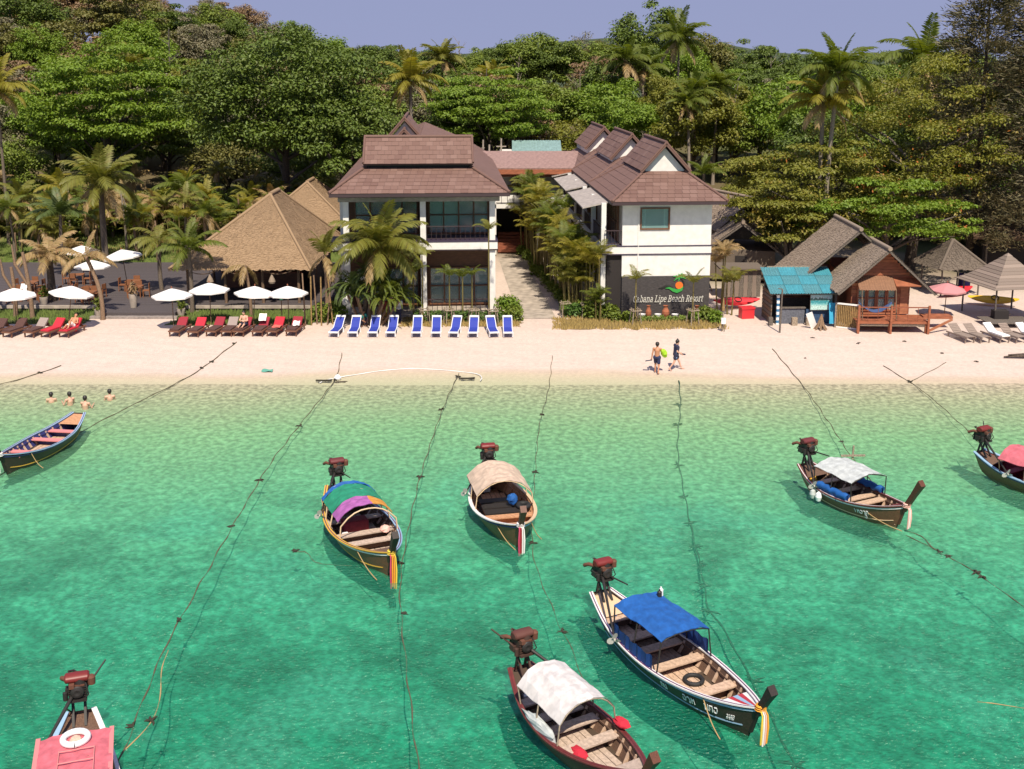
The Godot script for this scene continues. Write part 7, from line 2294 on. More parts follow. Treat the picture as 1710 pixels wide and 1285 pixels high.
	palm("leaning bare trunk with thin dry fronds at the left plaza corner", -27.1, 69.4, 4.6, [["spear", 1], ["mid", 3], ["low", 3]], 0.68, mats.palm_dry, mats.palm_dry, Vector2(-0.9, -0.3), 0.16, "", mats.dead_trunk)
	palm("stout dark palm with dry brown fronds on the left of the plaza", -31.1, 73.2, 4.1, [["high", 4], ["mid", 5], ["low", 5]], 0.72, mats.palm_dry, mats.palm_dry, Vector2.ZERO, 0.30, "", mats.tree_trunk)
	for e in [[-30.9, 69.6, 4.9, "bare pinkish trunk with a forked top near the left edge", 0.5], [-32.1, 69.8, 3.9, "shorter bare trunk at the left edge beside the forked one", 0.0], [-33.6, 70.4, 4.6, "leaning bare trunk cut by the left edge", -0.4]]:
		var b := bent_trunk(Vector3(0, -0.3, 0), Vector3(-e[4] * 0.6, e[2] - 0.6, 0), 0.17, 0.10, Vector3(0.1, 0, 0))
		b.tube([Vector3(-e[4] * 0.35, e[2] * 0.45, 0), Vector3(-e[4] * 0.6 - 0.5, e[2] * 0.72, 0.1), Vector3(-e[4] * 0.6 - 0.6, e[2] * 0.98, 0.1)], [0.10, 0.09, 0.05], 6)
		tag(obj("bare_palm", b, mats.dead_trunk, self, stand(e[0], e[1])), e[3], "trunk", "bare trunks at the left")
	palm("large coconut palm standing over the plantation at the left", -32.0, 86.0, 7.6, FULL, 1.12, mats.palm_olive, mats.palm_dry, Vector2.ZERO, 0.28)
	palm("dark fan-shaped palm at the left of the plantation", -33.7, 82.0, 5.6, [["spear", 3], ["high", 7], ["mid", 6]], 0.75, mats.palm_deep, mats.palm_dry)
	palm("yellow-fronded palm cut by the left edge of the frame", -44.6, 97.0, 14.6, FULL, 1.1, mats.palm_yellow, mats.palm_dry)
	# the plantation on the lawn
	var n := 0
	for j in 5:
		for i in 8:
			var d := 90.0 + 5.2 * j + r(-1.6, 1.6)
			var x := lerpf(-46.0 - 0.25 * (d - 90.0), -19.5, (i + 0.5 + r(-0.3, 0.3)) / 8.0)
			var k := rng.randi() % 5
			var tone: Material = [mats.palm_olive, mats.palm_green, mats.palm_dry, mats.palm_green, mats.palm_yellow][k]
			var word: String = ["olive", "green", "dry brown", "deep green", "yellowish"][k]
			palm("%s-fronded plantation palm, %s from the left in the %s row on the lawn" % [word, WAYS[i], WAYS[j]], x, d, ground_y(x, -d) + r(2.2, 5.6), LOOSE if n % 3 else [["spear", 1], ["high", 4], ["mid", 4], ["hang", 4]], r(0.45, 0.8), tone, mats.palm_dry, Vector2(r(-0.4, 0.4), 0), r(0.10, 0.17), "palms of the plantation", mats.trunk if n % 2 else mats.dead_trunk)
			n += 1
	for i in 22:                                 # bare and dying trunks standing between them
		var d := 89.0 + 1.1 * i + r(-0.6, 0.6)
		var x := -45.0 + 25.5 * fmod(i * 0.618034, 1.0)
		var hgt := r(2.2, 5.6)
		var b := bent_trunk(Vector3(0, -0.3, 0), Vector3(r(-0.5, 0.5), hgt, 0), 0.13, 0.07, Vector3(r(-0.25, 0.25), 0, 0), 6)
		for k in 3: b.tube([Vector3(0, hgt * 0.93, 0), Vector3(r(-0.5, 0.5), hgt * 0.75, r(-0.4, 0.4)), Vector3(r(-0.7, 0.7), hgt * 0.5, r(-0.5, 0.5))], [0.03, 0.025, 0.01], 4)
		tag(obj("dead_palm", b, mats.dead_trunk if i % 2 else mats.pale_bark, self, stand(x, d)), "frondless dead palm trunk on the lawn, %s counted from the plaza backwards" % WAYS[i], "trunk", "dead trunks of the plantation")
	for i in 14:
		areca("low dry %s young palm on the lawn, %s counted from the plaza backwards" % [["straw-coloured", "olive"][i % 2], WAYS[i]], -45.0 + 25.0 * fmod(i * 0.618034 + 0.37, 1.0), 88.8 + 1.6 * i, r(1.6, 2.8), 3, [mats.palm_dry, mats.palm_olive][i % 2], "young palms of the plantation", "feather", 1.0)
	for i in 34:
		var tall := r(3.2, 6.2)
		areca("slim %s palm of the lawn thicket, %s counted from the plaza backwards" % [["yellow-green", "olive", "green"][i % 3], WAYS[i]], -46.0 + 27.0 * fmod(i * 0.618034 + 0.71, 1.0), 89.0 + 0.46 * i, tall, 2 + i % 2, [mats.palm_yellow, mats.palm_olive, mats.palm_green][i % 3], "slim palms of the lawn thicket", "feather", r(1.0, 1.4))
	# coconut palms on the hill and at the right
	var far := [
		[-9.8, 108.0, 15.2, 1.15, "coconut palm with an upright yellow spear of fronds above the left house roof", "palm_yellow", 0.0], [-51.0, 150.0, 16.0, 1.35, "far coconut palm on the slope between the two big left trees", "palm_olive", 0.0],
		[21.0, 128.0, 13.5, 1.05, "coconut palm with pale trunk behind the white house, middle of three", "palm_green", 0.6], [19.7, 126.0, 12.4, 0.95, "coconut palm with pale trunk behind the white house, left of three", "palm_green", -0.4], [23.9, 130.0, 14.2, 1.05, "coconut palm with pale trunk behind the white house, right of three", "palm_green", 0.3],
		[23.6, 160.0, 20.2, 1.6, "high coconut palm against the sky behind the three pale trunks", "palm_green", 0.0], [15.1, 150.0, 17.3, 1.3, "coconut palm on the wooded slope above the white house roof, left of two", "palm_green", 0.0], [17.8, 152.0, 16.2, 1.2, "coconut palm on the wooded slope above the white house roof, right of two", "palm_green", 0.0],
		[23.75, 82.0, 16.1, 1.12, "tall coconut palm with two trunks rising before the almond tree", "palm_green", 0.4], [23.0, 82.8, 14.0, 1.0, "lower coconut palm with long left fronds beside the two trunks", "palm_yellow", -0.2], [38.3, 105.0, 17.0, 1.5, "big coconut palm against the sky above the almond tree", "palm_green", 0.0],
		[-10.4, 170.0, 17.6, 1.3, "distant coconut palm on the middle of the hill", "palm_olive", 0.0], [-2.8, 165.0, 14.6, 1.2, "distant pale palm low on the middle of the hill", "palm_yellow", 0.0]]
	for e in far: palm(e[4], e[0], e[1], e[2], FULL, e[3], mats[e[5]], mats.palm_dry, Vector2(e[6], 0), 0.2, "", mats.pale_bark)

# ---------------------------------------------------------------- trees

var crowns := []
var trunks := []

func crown_mesh(rad: Vector3, clumps: int, per: int, leaf: float, tiers: int, gap := 0.0) -> ArrayMesh:
	var m := MB.new()
	m.tinted = true
	for k in clumps:
		var d := Vector3(rng.randfn(), rng.randfn() * 0.8 + 0.15, rng.randfn()).normalized()
		var f := pow(rng.randf(), 0.30)
		var p := d * f
		if tiers > 0: p.y = lerpf(p.y, (roundf((p.y + 1.0 + 0.25 * sin(d.x * 4.0 + d.z * 3.0)) / 2.0 * tiers) / tiers) * 2.0 - 1.0, 0.6)
		if p.y < -0.55: p.y *= 0.7
		var s := r(0.16, 0.30) if clumps < 60 else r(0.09, 0.21)
		leaves(m, p * rad, Vector3(s * 1.25, s * (0.4 if tiers else 0.8), s * 1.25) * rad, int(per * s / 0.23), leaf, 0.75, 0.28)
	return m.mesh()

func trunk_mesh(high: float, spread: float, limbs: int) -> ArrayMesh:
	var m := MB.new()
	m.tube([Vector3(0, -1.0, 0), Vector3(0.1, high * 0.35, 0), Vector3(-0.1, high * 0.7, 0.1), Vector3(0, high * 1.1, 0)], [0.34, 0.26, 0.2, 0.08], 7)
	for k in limbs:
		var a := TAU * k / limbs + r(-0.4, 0.4)
		var y := high * r(0.4, 0.75)
		var o := Vector3(cos(a), 0, sin(a)) * spread
		m.tube([Vector3(0, y, 0), o * 0.4 + Vector3(0, y + high * 0.16, 0), o + Vector3(0, y + high * r(0.2, 0.45), 0)], [0.13, 0.09, 0.03], 5)
	return m.mesh()

func make_crowns() -> void:
	for k in 10:
		var tiers: int = [0, 5, 0, 0, 0, 0, 6, 0, 0, 0][k]
		crowns.append(crown_mesh(Vector3(4.4, r(3.0, 4.2), 4.4), 58, 180, 0.34, tiers))
	for k in 2: crowns.append(crown_mesh(Vector3(4.2, 3.6, 4.2), 46, 75, 0.30, 0))        # sparse
	for k in 3: trunks.append(trunk_mesh(6.0, 3.2, 6))

func tree(label: String, at: Vector3, high: float, wide: float, which: int, m: Material, group := "") -> Node3D:
	var t := thing("tree", label, "tree", at, r(0, TAU), group)
	var s := wide / 8.6
	var v := high / 10.5
	var tr := obj("trunk", trunks[rng.randi() % 3], mats.tree_trunk, t)
	tr.scale = Vector3(s, v, s)
	var c := obj("crown", crowns[which], m, t, Vector3(0, 6.8 * v, 0))
	c.scale = Vector3(s, (s + v) / 2.0, s)
	return t

func big_tree(called: String, label: String, at: Vector3, centre: Vector3, rad: Vector3, clumps: int, per: int, leaf: float, tiers: int, m: Material, limbs: int, accents: Array = []) -> void:
	var t := thing(called, label, "tree", at)
	var tr := MB.new()
	var top := centre - Vector3(0, rad.y * 0.25, 0)
	tr.tube([Vector3(0, -0.6, 0), top * 0.35 + Vector3(0.2, 0, 0), top * 0.7, top], [0.5, 0.4, 0.32, 0.2], 9)
	obj("trunk", tr, mats.tree_trunk, t)
	for k in limbs:
		var a := TAU * k / limbs + r(-0.3, 0.3)
		var f := r(0.35, 0.95)
		var q := top * f
		var e := centre + Vector3(cos(a) * rad.x * r(0.75, 0.98), r(-0.5, 0.55) * rad.y, sin(a) * rad.z * r(0.75, 0.98))
		var b := MB.new()
		b.tube([q, q.lerp(e, 0.4) + Vector3(0, 0.5, 0), e], [0.16, 0.10, 0.035], 6)
		obj("limb", b, mats.tree_trunk if k % 2 else mats.grey_wood, t)
	obj("crown", crown_mesh(rad, clumps, per, leaf, tiers), m, t, centre)
	for ac in accents:
		var b := MB.new()
		b.tinted = true
		for k in int(ac[1]):
			var d := Vector3(rng.randfn(), rng.randfn() * 0.7 + 0.2, rng.randfn() + 0.4).normalized()
			leaves(b, d * rad * r(0.75, 1.0), rad * 0.1, 9, leaf, 0.6)
		obj("turning_leaves", b, ac[0], t, centre)

func make_trees() -> void:
	leaf_mat("leaf_orange", Color(0.40, 0.13, 0.02), 0.6)
	leaf_mat("leaf_gold", Color(0.24, 0.19, 0.03), 0.6)
	leaf_mat("needle", Color(0.14, 0.122, 0.06), 0.5)
	make_crowns()
	big_tree("spreading_tree", "huge dark spreading tree behind the thatched bar", stand(-22.0, 105.0), Vector3(0.9, 12.2, 0), Vector3(9.6, 6.6, 7.5), 300, 250, 0.34, 0, mats.leaf_deep, 9)
	big_tree("spreading_tree", "large bright green layered tree at the upper left behind the plantation", stand(-41.0, 112.0), Vector3(0.5, 11.2, 0), Vector3(8.6, 5.8, 7.0), 240, 240, 0.34, 7, mats.leaf_bright, 8)
	big_tree("spreading_tree", "deep green tree hanging over the rear thatched roof", stand(-14.5, 101.0), Vector3(0, 8.6, 0), Vector3(5.2, 4.2, 5.0), 110, 220, 0.32, 0, mats.leaf_deep, 7)
	big_tree("spreading_tree", "bright layered tree in the gap between the two resort roofs", stand(-2.5, 126.0), Vector3(0, 9.0, 0), Vector3(7.0, 4.8, 6.0), 170, 220, 0.33, 7, mats.leaf_bright, 7)
	var gold := [[mats.leaf_gold, 90], [mats.leaf_orange, 13]]
	big_tree("sea_almond_tree", "wide sea almond tree with yellowing leaves over the kiosk", stand(23.6, 83.5), Vector3(-0.6, 6.6, -0.5), Vector3(7.0, 3.9, 5.2), 170, 250, 0.245, 5, mats.leaf_yellow, 10, gold)
	big_tree("sea_almond_tree", "tall sea almond tree with orange leaves and bare limbs at the right", stand(31.5, 86.5), Vector3(0, 10.2, 0), Vector3(8.0, 6.4, 6.2), 210, 240, 0.245, 5, mats.leaf_yellow, 12, gold)
	big_tree("sea_almond_tree", "low sea almond branches reaching over the red hut roof", stand(27.4, 80.5), Vector3(0, 5.2, 0), Vector3(6.4, 2.6, 3.4), 110, 240, 0.25, 3, mats.leaf_bright, 7, [[mats.leaf_gold, 50], [mats.leaf_orange, 8]])
	big_tree("sea_almond_tree", "low yellow-green sea almond beside the grey thatched huts", stand(20.3, 80.5), Vector3(0, 4.7, 0), Vector3(3.4, 1.8, 2.8), 36, 220, 0.245, 3, mats.leaf_yellow, 6, [[mats.leaf_gold, 50]])
	# casuarinas at the right edge: feathery, tall
	for e in [[36.4, 87.0, 25.0, "tall feathery grey-brown casuarina at the right edge"], [40.5, 84.0, 23.0, "second feathery casuarina cut by the right edge"]]:
		var t := thing("casuarina_tree", e[3], "tree", stand(e[0], e[1]))
		var h: float = e[2]
		var tr := MB.new()
		tr.tube([Vector3(0, -0.5, 0), Vector3(0.2, h * 0.5, 0), Vector3(0, h * 0.96, 0)], [0.36, 0.17, 0.03], 8)
		obj("trunk", tr, mats.tree_trunk, t)
		var b := MB.new()
		b.tinted = true
		for k in 420:
			var y := h * r(0.10, 1.0)
			var w := 5.2 * pow(clampf(1.08 - y / h, 0, 1), 0.55)
			var a := r(0, TAU)
			var p := Vector3(cos(a) * w * r(0.2, 1.0), y, sin(a) * w * r(0.2, 1.0))
			for q in 64:
				var s := p + Vector3(rng.randfn(), rng.randfn() * 0.7, rng.randfn()) * 0.45
				var d := (Vector3(cos(a), r(-0.1, 0.9), sin(a)) + Vector3(r(-0.6, 0.6), r(-0.6, 0.2), r(-0.6, 0.6))).normalized() * r(0.3, 0.7)
				var g := r(0.7, 1.3)
				b.tint = Color(g * r(0.9, 1.3), g, g)
				var sd := d.cross(Vector3(r(-1, 1), r(-1, 1), r(-1, 1))).normalized() * 0.05
				b.tri(s - sd, s + sd, s + d)
		obj("needle_sprays", b, mats.needle, t)
	# rows of trees up the hill
	var rows := [100.0, 110.0, 120.0, 131.0, 143.0, 156.0, 170.0, 186.0, 204.0, 226.0, 250.0]
	var tones := ["leaf_deep", "leaf_mid", "leaf_bright", "leaf_olive", "leaf_mid", "leaf_deep", "leaf_brown", "leaf_grey", "leaf_yellow", "leaf_mid"]
	var words := {"leaf_deep": "dark green", "leaf_mid": "mid green", "leaf_bright": "bright green", "leaf_olive": "olive green", "leaf_brown": "brownish half-bare", "leaf_grey": "grey-green", "leaf_yellow": "yellow-green"}
	for j in rows.size():
		var d0: float = rows[j]
		var half := d0 * 0.5 + 6.0
		var n := int(2.0 * half / (6.0 + 0.25 * j))
		var count := 0
		for i in n:
			var x := lerpf(-half, half, (i + 0.5 + r(-0.28, 0.28)) / n)
			var d := d0 + r(-3.5, 3.5)
			if j == 10 and x > -10.0: continue
			if d < 116.0 and x > -48.0 and x < -16.0: continue                   # lawn, plantation and the big tree
			if d < 121.0 and x > -18.5 and x < 13.5: continue                    # the resort
			if d < 127.0 and x > 13.0 and x < 27.0: continue                     # huts and palms
			var left_hill := smoothstep(-10.0, -60.0, x)
			var tone: String = tones[rng.randi() % tones.size()]
			if left_hill > 0.4 and j > 3 and rng.randf() < 0.5: tone = ["leaf_brown", "leaf_olive", "leaf_grey"][rng.randi() % 3]
			if x > 0 and j > 5 and rng.randf() < 0.4: tone = "leaf_deep"
			var high := r(7.0, 12.8) + (2.0 if x > 10 else 0.0) + (1.5 if j > 6 else 0.0)
			var which := rng.randi() % 10
			if tone in ["leaf_brown", "leaf_grey"]: which = (10 + rng.randi() % 2) if rng.randf() < 0.35 else which
			count += 1
			tree("%s tree, %s from the left in the %s row of trees up the hill" % [words[tone], WAYS[mini(count - 1, 33)], WAYS[j]], stand(x, d) - Vector3(0, 0.4, 0), high, r(6.2, 11.0), which, mats[tone], "trees of the hill forest")
	# single trees that stand above the skyline
	for e in [[23.6, 190.0, 19.0, 13.0, "leaf_deep", "tall rounded dark tree standing out against the sky above the white house"], [31.5, 185.0, 14.5, 11.0, "leaf_olive", "rounded tree on the skyline right of the high coconut palm"], [44.0, 205.0, 15.5, 10.0, "leaf_deep", "dark jagged tree on the skyline left of the almond tree"], [3.0, 190.0, 14.0, 12.0, "leaf_mid", "leafy tree on the skyline over the gap between the houses"], [12.5, 185.0, 13.0, 12.0, "leaf_mid", "broad tree on the skyline above the white house roof"], [-28.0, 170.0, 12.0, 13.0, "leaf_deep", "broad dark tree on the skyline left of centre"], [-56.0, 165.0, 15.0, 12.0, "leaf_olive", "tall olive tree on the highest part of the left hill"]]:
		tree(e[5], stand(e[0], e[1]), e[2], e[3], rng.randi() % 10, mats[e[4]], "")
	for i in 16:
		tree("low %s bush behind the plantation lawn, %s from the left" % [["dry brown", "olive", "yellow-green"][i % 3], WAYS[i]], stand(-52.0 + 2.5 * i + r(-0.6, 0.6), 104.5 + r(-1.5, 1.5)) - Vector3(0, 2.6, 0), 5.4, r(5.0, 6.5), [10, 11, rng.randi() % 10][i % 3], [mats.leaf_brown, mats.leaf_olive, mats.leaf_yellow][i % 3], "bushes behind the plantation")
	for i in 24:
		tree("%s tree filling the crest of the left hill, %s from its right end" % [["olive green", "brownish half-bare", "mid green", "grey-green"][i % 4], WAYS[i]], stand(-30.0 - 2.9 * i + r(-1, 1), [158.0, 182.0, 206.0][i % 3] + r(-3, 3)) - Vector3(0, 0.8, 0), r(8.5, 11.0), r(8.5, 11.5), rng.randi() % 10, [mats.leaf_olive, mats.leaf_brown, mats.leaf_mid, mats.leaf_grey][i % 4], "trees on the crest of the left hill")
	for i in 26:                                 # slender bare trees between the crowns
		var d := 112.0 + 4.2 * i
		var x := (fmod(i * 0.618034, 1.0) - 0.5) * d * 0.95
		if d < 122.0 and x > -19.0: continue
		var b := MB.new()
		var h := r(9.0, 13.5)
		b.tube([Vector3(0, -1, 0), Vector3(r(-0.4, 0.4), h * 0.5, 0), Vector3(r(-0.7, 0.7), h, 0)], [0.17, 0.12, 0.04], 6)
		for k in 9:
			var y := h * r(0.55, 0.95)
			var a := r(0, TAU)
			var e := Vector3(cos(a), r(0.5, 1.1), sin(a)) * r(0.8, 2.0)
			b.tube([Vector3(0, y, 0), Vector3(0, y, 0) + e], [0.05, 0.015], 4)
			b.tube([Vector3(0, y, 0) + e * 0.5, Vector3(0, y, 0) + e * 0.8 + Vector3(r(-0.6, 0.6), 0.5, r(-0.6, 0.6))], [0.03, 0.01], 4)
		tag(obj("bare_tree", b, mats.pale_bark if i % 2 else mats.grey_wood, self, stand(x, d)), "slender leafless tree among the hill crowns, %s going up the hill" % WAYS[i], "tree", "bare trees of the hill forest")
	# scrub on the slope, low between the trees
	var k := 0
	for i in 34:
		var x := lerpf(-62, 62, (i + 0.5) / 34.0) + r(-1, 1)
		var d := 106.0 + r(-3, 9) if x < -16 else (123.0 + r(-2, 6) if x < 14 else 100.0 + r(-3, 8))
		var o := tree("low %s scrub tree, %s from the left along the foot of the forest" % [["green", "olive", "yellowish"][i % 3], WAYS[i]], stand(x, d) - Vector3(0, 3.0, 0), 7.0, r(6, 8), rng.randi() % 10, [mats.leaf_mid, mats.leaf_olive, mats.leaf_yellow][i % 3], "scrub at the foot of the forest")
		k += 1

# ---------------------------------------------------------------- people

func skin_over(bones: Array, cell: float, grow := 0.0, k := 0.035) -> ArrayMesh:     # one smooth surface round tapered bones [from, to, radius, radius]
	var lo := Vector3(1e9, 1e9, 1e9)
	var hi := -lo
	for b in bones:
		for e in 2:
			var rr: float = b[2 + e] + grow + 2.5 * cell
			lo = lo.min(b[e] - Vector3.ONE * rr)
			hi = hi.max(b[e] + Vector3.ONE * rr)
	var nx := int((hi.x - lo.x) / cell) + 2
	var ny := int((hi.y - lo.y) / cell) + 2
	var nz := int((hi.z - lo.z) / cell) + 2
	var f := PackedFloat32Array()
	f.resize(nx * ny * nz)
	f.fill(0.4)
	for b in bones:
		var a: Vector3 = b[0]
		var d: Vector3 = b[1] - a
		var ra: float = b[2] + grow
		var rd: float = b[3] + grow - ra
		var dd := maxf(d.length_squared(), 1e-6)
		var reach := Vector3.ONE * (maxf(ra, ra + rd) + 0.07)
		var p0 := (a.min(b[1]) - reach - lo) / cell
		var p1 := (a.max(b[1]) + reach - lo) / cell
		for z in range(maxi(0, int(p0.z)), mini(nz, int(p1.z) + 2)):
			for y in range(maxi(0, int(p0.y)), mini(ny, int(p1.y) + 2)):
				var at := (z * ny + y) * nx
				for x in range(maxi(0, int(p0.x)), mini(nx, int(p1.x) + 2)):
					var q := lo + Vector3(x, y, z) * cell - a
					var t := clampf(q.dot(d) / dd, 0.0, 1.0)
					var v := (q - d * t).length() - ra - rd * t
					var o := f[at + x]
					var h := clampf(0.5 + 0.5 * (v - o) / k, 0.0, 1.0)
					f[at + x] = lerpf(v, o, h) - k * h * (1.0 - h)
	var vert := PackedVector3Array()
	var norm := PackedVector3Array()
	var id := PackedInt32Array()
	id.resize(nx * ny * nz)
	id.fill(-1)
	for z in nz - 1:
		for y in ny - 1:
			for x in nx - 1:
				var i := (z * ny + y) * nx + x
				var s := 0
				for c in 8:
					if f[i + (c & 1) + ((c >> 1) & 1) * nx + (c >> 2) * nx * ny] < 0.0: s += 1
				if s == 0 or s == 8: continue
				var sum := Vector3.ZERO
				var n := 0
				for c in 8:
					for ax in 3:
						if c & (1 << ax): continue
						var e := c | (1 << ax)
						var v0 := f[i + (c & 1) + ((c >> 1) & 1) * nx + (c >> 2) * nx * ny]
						var v1 := f[i + (e & 1) + ((e >> 1) & 1) * nx + (e >> 2) * nx * ny]
						if (v0 < 0.0) == (v1 < 0.0): continue
						var u := v0 / (v0 - v1)
						var p := Vector3(c & 1, (c >> 1) & 1, c >> 2)
						p[ax] += u
						sum += p
						n += 1
				id[i] = vert.size()
				vert.push_back(lo + (Vector3(x, y, z) + sum / n) * cell)
				norm.push_back(Vector3(f[i + 1] - f[i], f[i + nx] - f[i], f[i + nx * ny] - f[i]).normalized())
	var idx := PackedInt32Array()
	for z in range(1, nz - 1):
		for y in range(1, ny - 1):
			for x in range(1, nx - 1):
				var i := (z * ny + y) * nx + x
				var inside := f[i] < 0.0
				for ax in 3:
					var st: int = [1, nx, nx * ny][ax]
					if inside == (f[i + st] < 0.0): continue
					var u: int = [nx, nx * ny, 1][ax]
					var w: int = [nx * ny, 1, nx][ax]
					var q := [id[i - u - w], id[i - w], id[i], id[i - u]]
					if q.min() < 0: continue
					if inside: idx.append_array(PackedInt32Array([q[0], q[2], q[1], q[0], q[3], q[2]]))
					else: idx.append_array(PackedInt32Array([q[0], q[1], q[2], q[0], q[2], q[3]]))
	var arr := []
	arr.resize(Mesh.ARRAY_MAX)
	arr[Mesh.ARRAY_VERTEX] = vert
	arr[Mesh.ARRAY_NORMAL] = norm
	arr[Mesh.ARRAY_INDEX] = idx
	var m := ArrayMesh.new()
	m.add_surface_from_arrays(Mesh.PRIMITIVE_TRIANGLES, arr)
	return m

# Joints of a standing figure 1.72 m tall that faces -z; a pose overrides some of them.
func joints(pose: Dictionary) -> Dictionary:
	var j := {hip = Vector3(0, 0.93, 0), chest = Vector3(0, 1.30, 0), neck = Vector3(0, 1.46, 0), head = Vector3(0, 1.62, -0.02),
		sl = Vector3(-0.19, 1.39, 0), sr = Vector3(0.19, 1.39, 0), el = Vector3(-0.25, 1.10, 0.02), er = Vector3(0.25, 1.10, 0.02), wl = Vector3(-0.27, 0.85, -0.04), wr = Vector3(0.27, 0.85, -0.04),
		hl = Vector3(-0.09, 0.91, 0), hr = Vector3(0.09, 0.91, 0), kl = Vector3(-0.10, 0.49, -0.02), kr = Vector3(0.10, 0.49, -0.02), al = Vector3(-0.10, 0.07, 0.02), ar = Vector3(0.10, 0.07, 0.02), tl = Vector3(-0.11, 0.03, -0.17), tr = Vector3(0.11, 0.03, -0.17)}
	j.merge(pose, true)
	return j

func person(label: String, at: Vector3, turn: float, pose: Dictionary, skin: Material, hair: Material, clothes: Array, legs := true, bun := false) -> Node3D:
	var j := joints(pose)
	var t := thing("person", label, "person", at, turn)
	var out: Vector3 = (j.head - j.neck).normalized()
	var face: Vector3 = j.get("face", Vector3(0, -0.05, -1)).normalized()
	var bones := [[j.hip, j.chest, 0.135, 0.145], [j.chest, j.neck - out * 0.06, 0.14, 0.08], [j.sl, j.sr, 0.065, 0.065], [j.hl, j.hr, 0.115, 0.115], [j.neck - out * 0.05, j.head - out * 0.05, 0.055, 0.055],
		[j.head + out * 0.03, j.head + out * 0.03, 0.098, 0.098], [j.head - out * 0.05 + face * 0.03, j.head - out * 0.05 + face * 0.03, 0.07, 0.07], [j.head + face * 0.10, j.head - out * 0.03 + face * 0.11, 0.014, 0.02],
		[j.sl, j.el, 0.052, 0.042], [j.el, j.wl, 0.042, 0.03], [j.sr, j.er, 0.052, 0.042], [j.er, j.wr, 0.042, 0.03]]
	if legs: bones += [[j.hl, j.kl, 0.085, 0.057], [j.kl, j.al, 0.056, 0.036], [j.al, j.tl, 0.036, 0.026], [j.hr, j.kr, 0.085, 0.057], [j.kr, j.ar, 0.056, 0.036], [j.ar, j.tr, 0.036, 0.026]]
	for e in [[j.el, j.wl], [j.er, j.wr]]:
		var d: Vector3 = (e[1] - e[0]).normalized()
		bones.append([e[1], e[1] + d * 0.07, 0.028, 0.032])
	obj("body", skin_over(bones, 0.022, 0.0), skin, t)
	var fingers := MB.new()
	for e in [[j.el, j.wl], [j.er, j.wr]]:
		var d: Vector3 = (e[1] - e[0]).normalized()
		var side := d.cross(face).normalized()
		var palm: Vector3 = e[1] + d * 0.075
		for k in 4:
			var b := palm + side * (k - 1.5) * 0.019 + d * 0.015
			var l: float = [0.062, 0.075, 0.07, 0.052][k]
			fingers.tube([b, b + d * l * 0.6 + face * 0.008, b + d * l * 0.85 + face * 0.03], [0.009, 0.0085, 0.007], 5)
		fingers.tube([palm - side * 0.03 - d * 0.03, palm - side * 0.05 + d * 0.01 + face * 0.02, palm - side * 0.045 + d * 0.035 + face * 0.03], [0.011, 0.01, 0.008], 5)
	obj("fingers", fingers, skin, t)
	var hb := [[j.head + out * 0.055 - face * 0.018, j.head + out * 0.04 - face * 0.022, 0.100, 0.102]]
	if bun: hb += [[j.head + out * 0.13 - face * 0.05, j.head + out * 0.15 - face * 0.06, 0.04, 0.035], [j.head - face * 0.05, j.head - out * 0.05 - face * 0.04, 0.08, 0.05]]
	else: hb.append([j.head - out * 0.02 - face * 0.04, j.head - out * 0.04 - face * 0.035, 0.075, 0.06])
	obj("hair", skin_over(hb, 0.02, 0.006), hair, t)
	var fe := MB.new()
	var fx := face.cross(out).normalized()
	for s in [-1.0, 1.0]:
		var p: Vector3 = j.head + out * 0.015 + face * 0.093 + fx * s * 0.034
		fe.tube([p, p + face * 0.006], [0.011, 0.006], 6)
	obj("eyes", fe, hair, t)
	for c in clothes:
		var cb := []
		match c[0]:
			"shorts": cb = [[j.hip + (j.hip - j.chest).normalized() * -0.02, j.hip, 0.125, 0.13], [j.hl, j.hr, 0.115, 0.115], [j.hl, j.hl.lerp(j.kl, 0.68), 0.092, 0.085], [j.hr, j.hr.lerp(j.kr, 0.68), 0.092, 0.085]]
			"trousers": cb = [[j.hip, j.hip, 0.13, 0.13], [j.hl, j.hr, 0.115, 0.115], [j.hl, j.kl, 0.09, 0.065], [j.kl, j.al.lerp(j.kl, 0.12), 0.065, 0.055], [j.hr, j.kr, 0.09, 0.065], [j.kr, j.ar.lerp(j.kr, 0.12), 0.065, 0.055]]
			"shirt": cb = [[j.hip.lerp(j.chest, 0.1), j.chest, 0.138, 0.147], [j.chest, j.neck - out * 0.09, 0.142, 0.09], [j.sl, j.sr, 0.068, 0.068], [j.sl, j.sl.lerp(j.el, 0.62), 0.058, 0.056], [j.sr, j.sr.lerp(j.er, 0.62), 0.058, 0.056]]
			"dress": cb = [[j.hip, j.chest, 0.14, 0.147], [j.chest, j.neck - out * 0.09, 0.142, 0.09], [j.sl, j.sr, 0.068, 0.068], [j.sl, j.sl.lerp(j.el, 0.5), 0.058, 0.056], [j.sr, j.sr.lerp(j.er, 0.5), 0.058, 0.056], [j.hl, j.hr, 0.12, 0.12], [j.hl, j.hl.lerp(j.kl, 0.42), 0.10, 0.115], [j.hr, j.hr.lerp(j.kr, 0.42), 0.10, 0.115]]
		obj(c[0], skin_over(cb, 0.022, 0.012, 0.05), c[1], t)
	return t

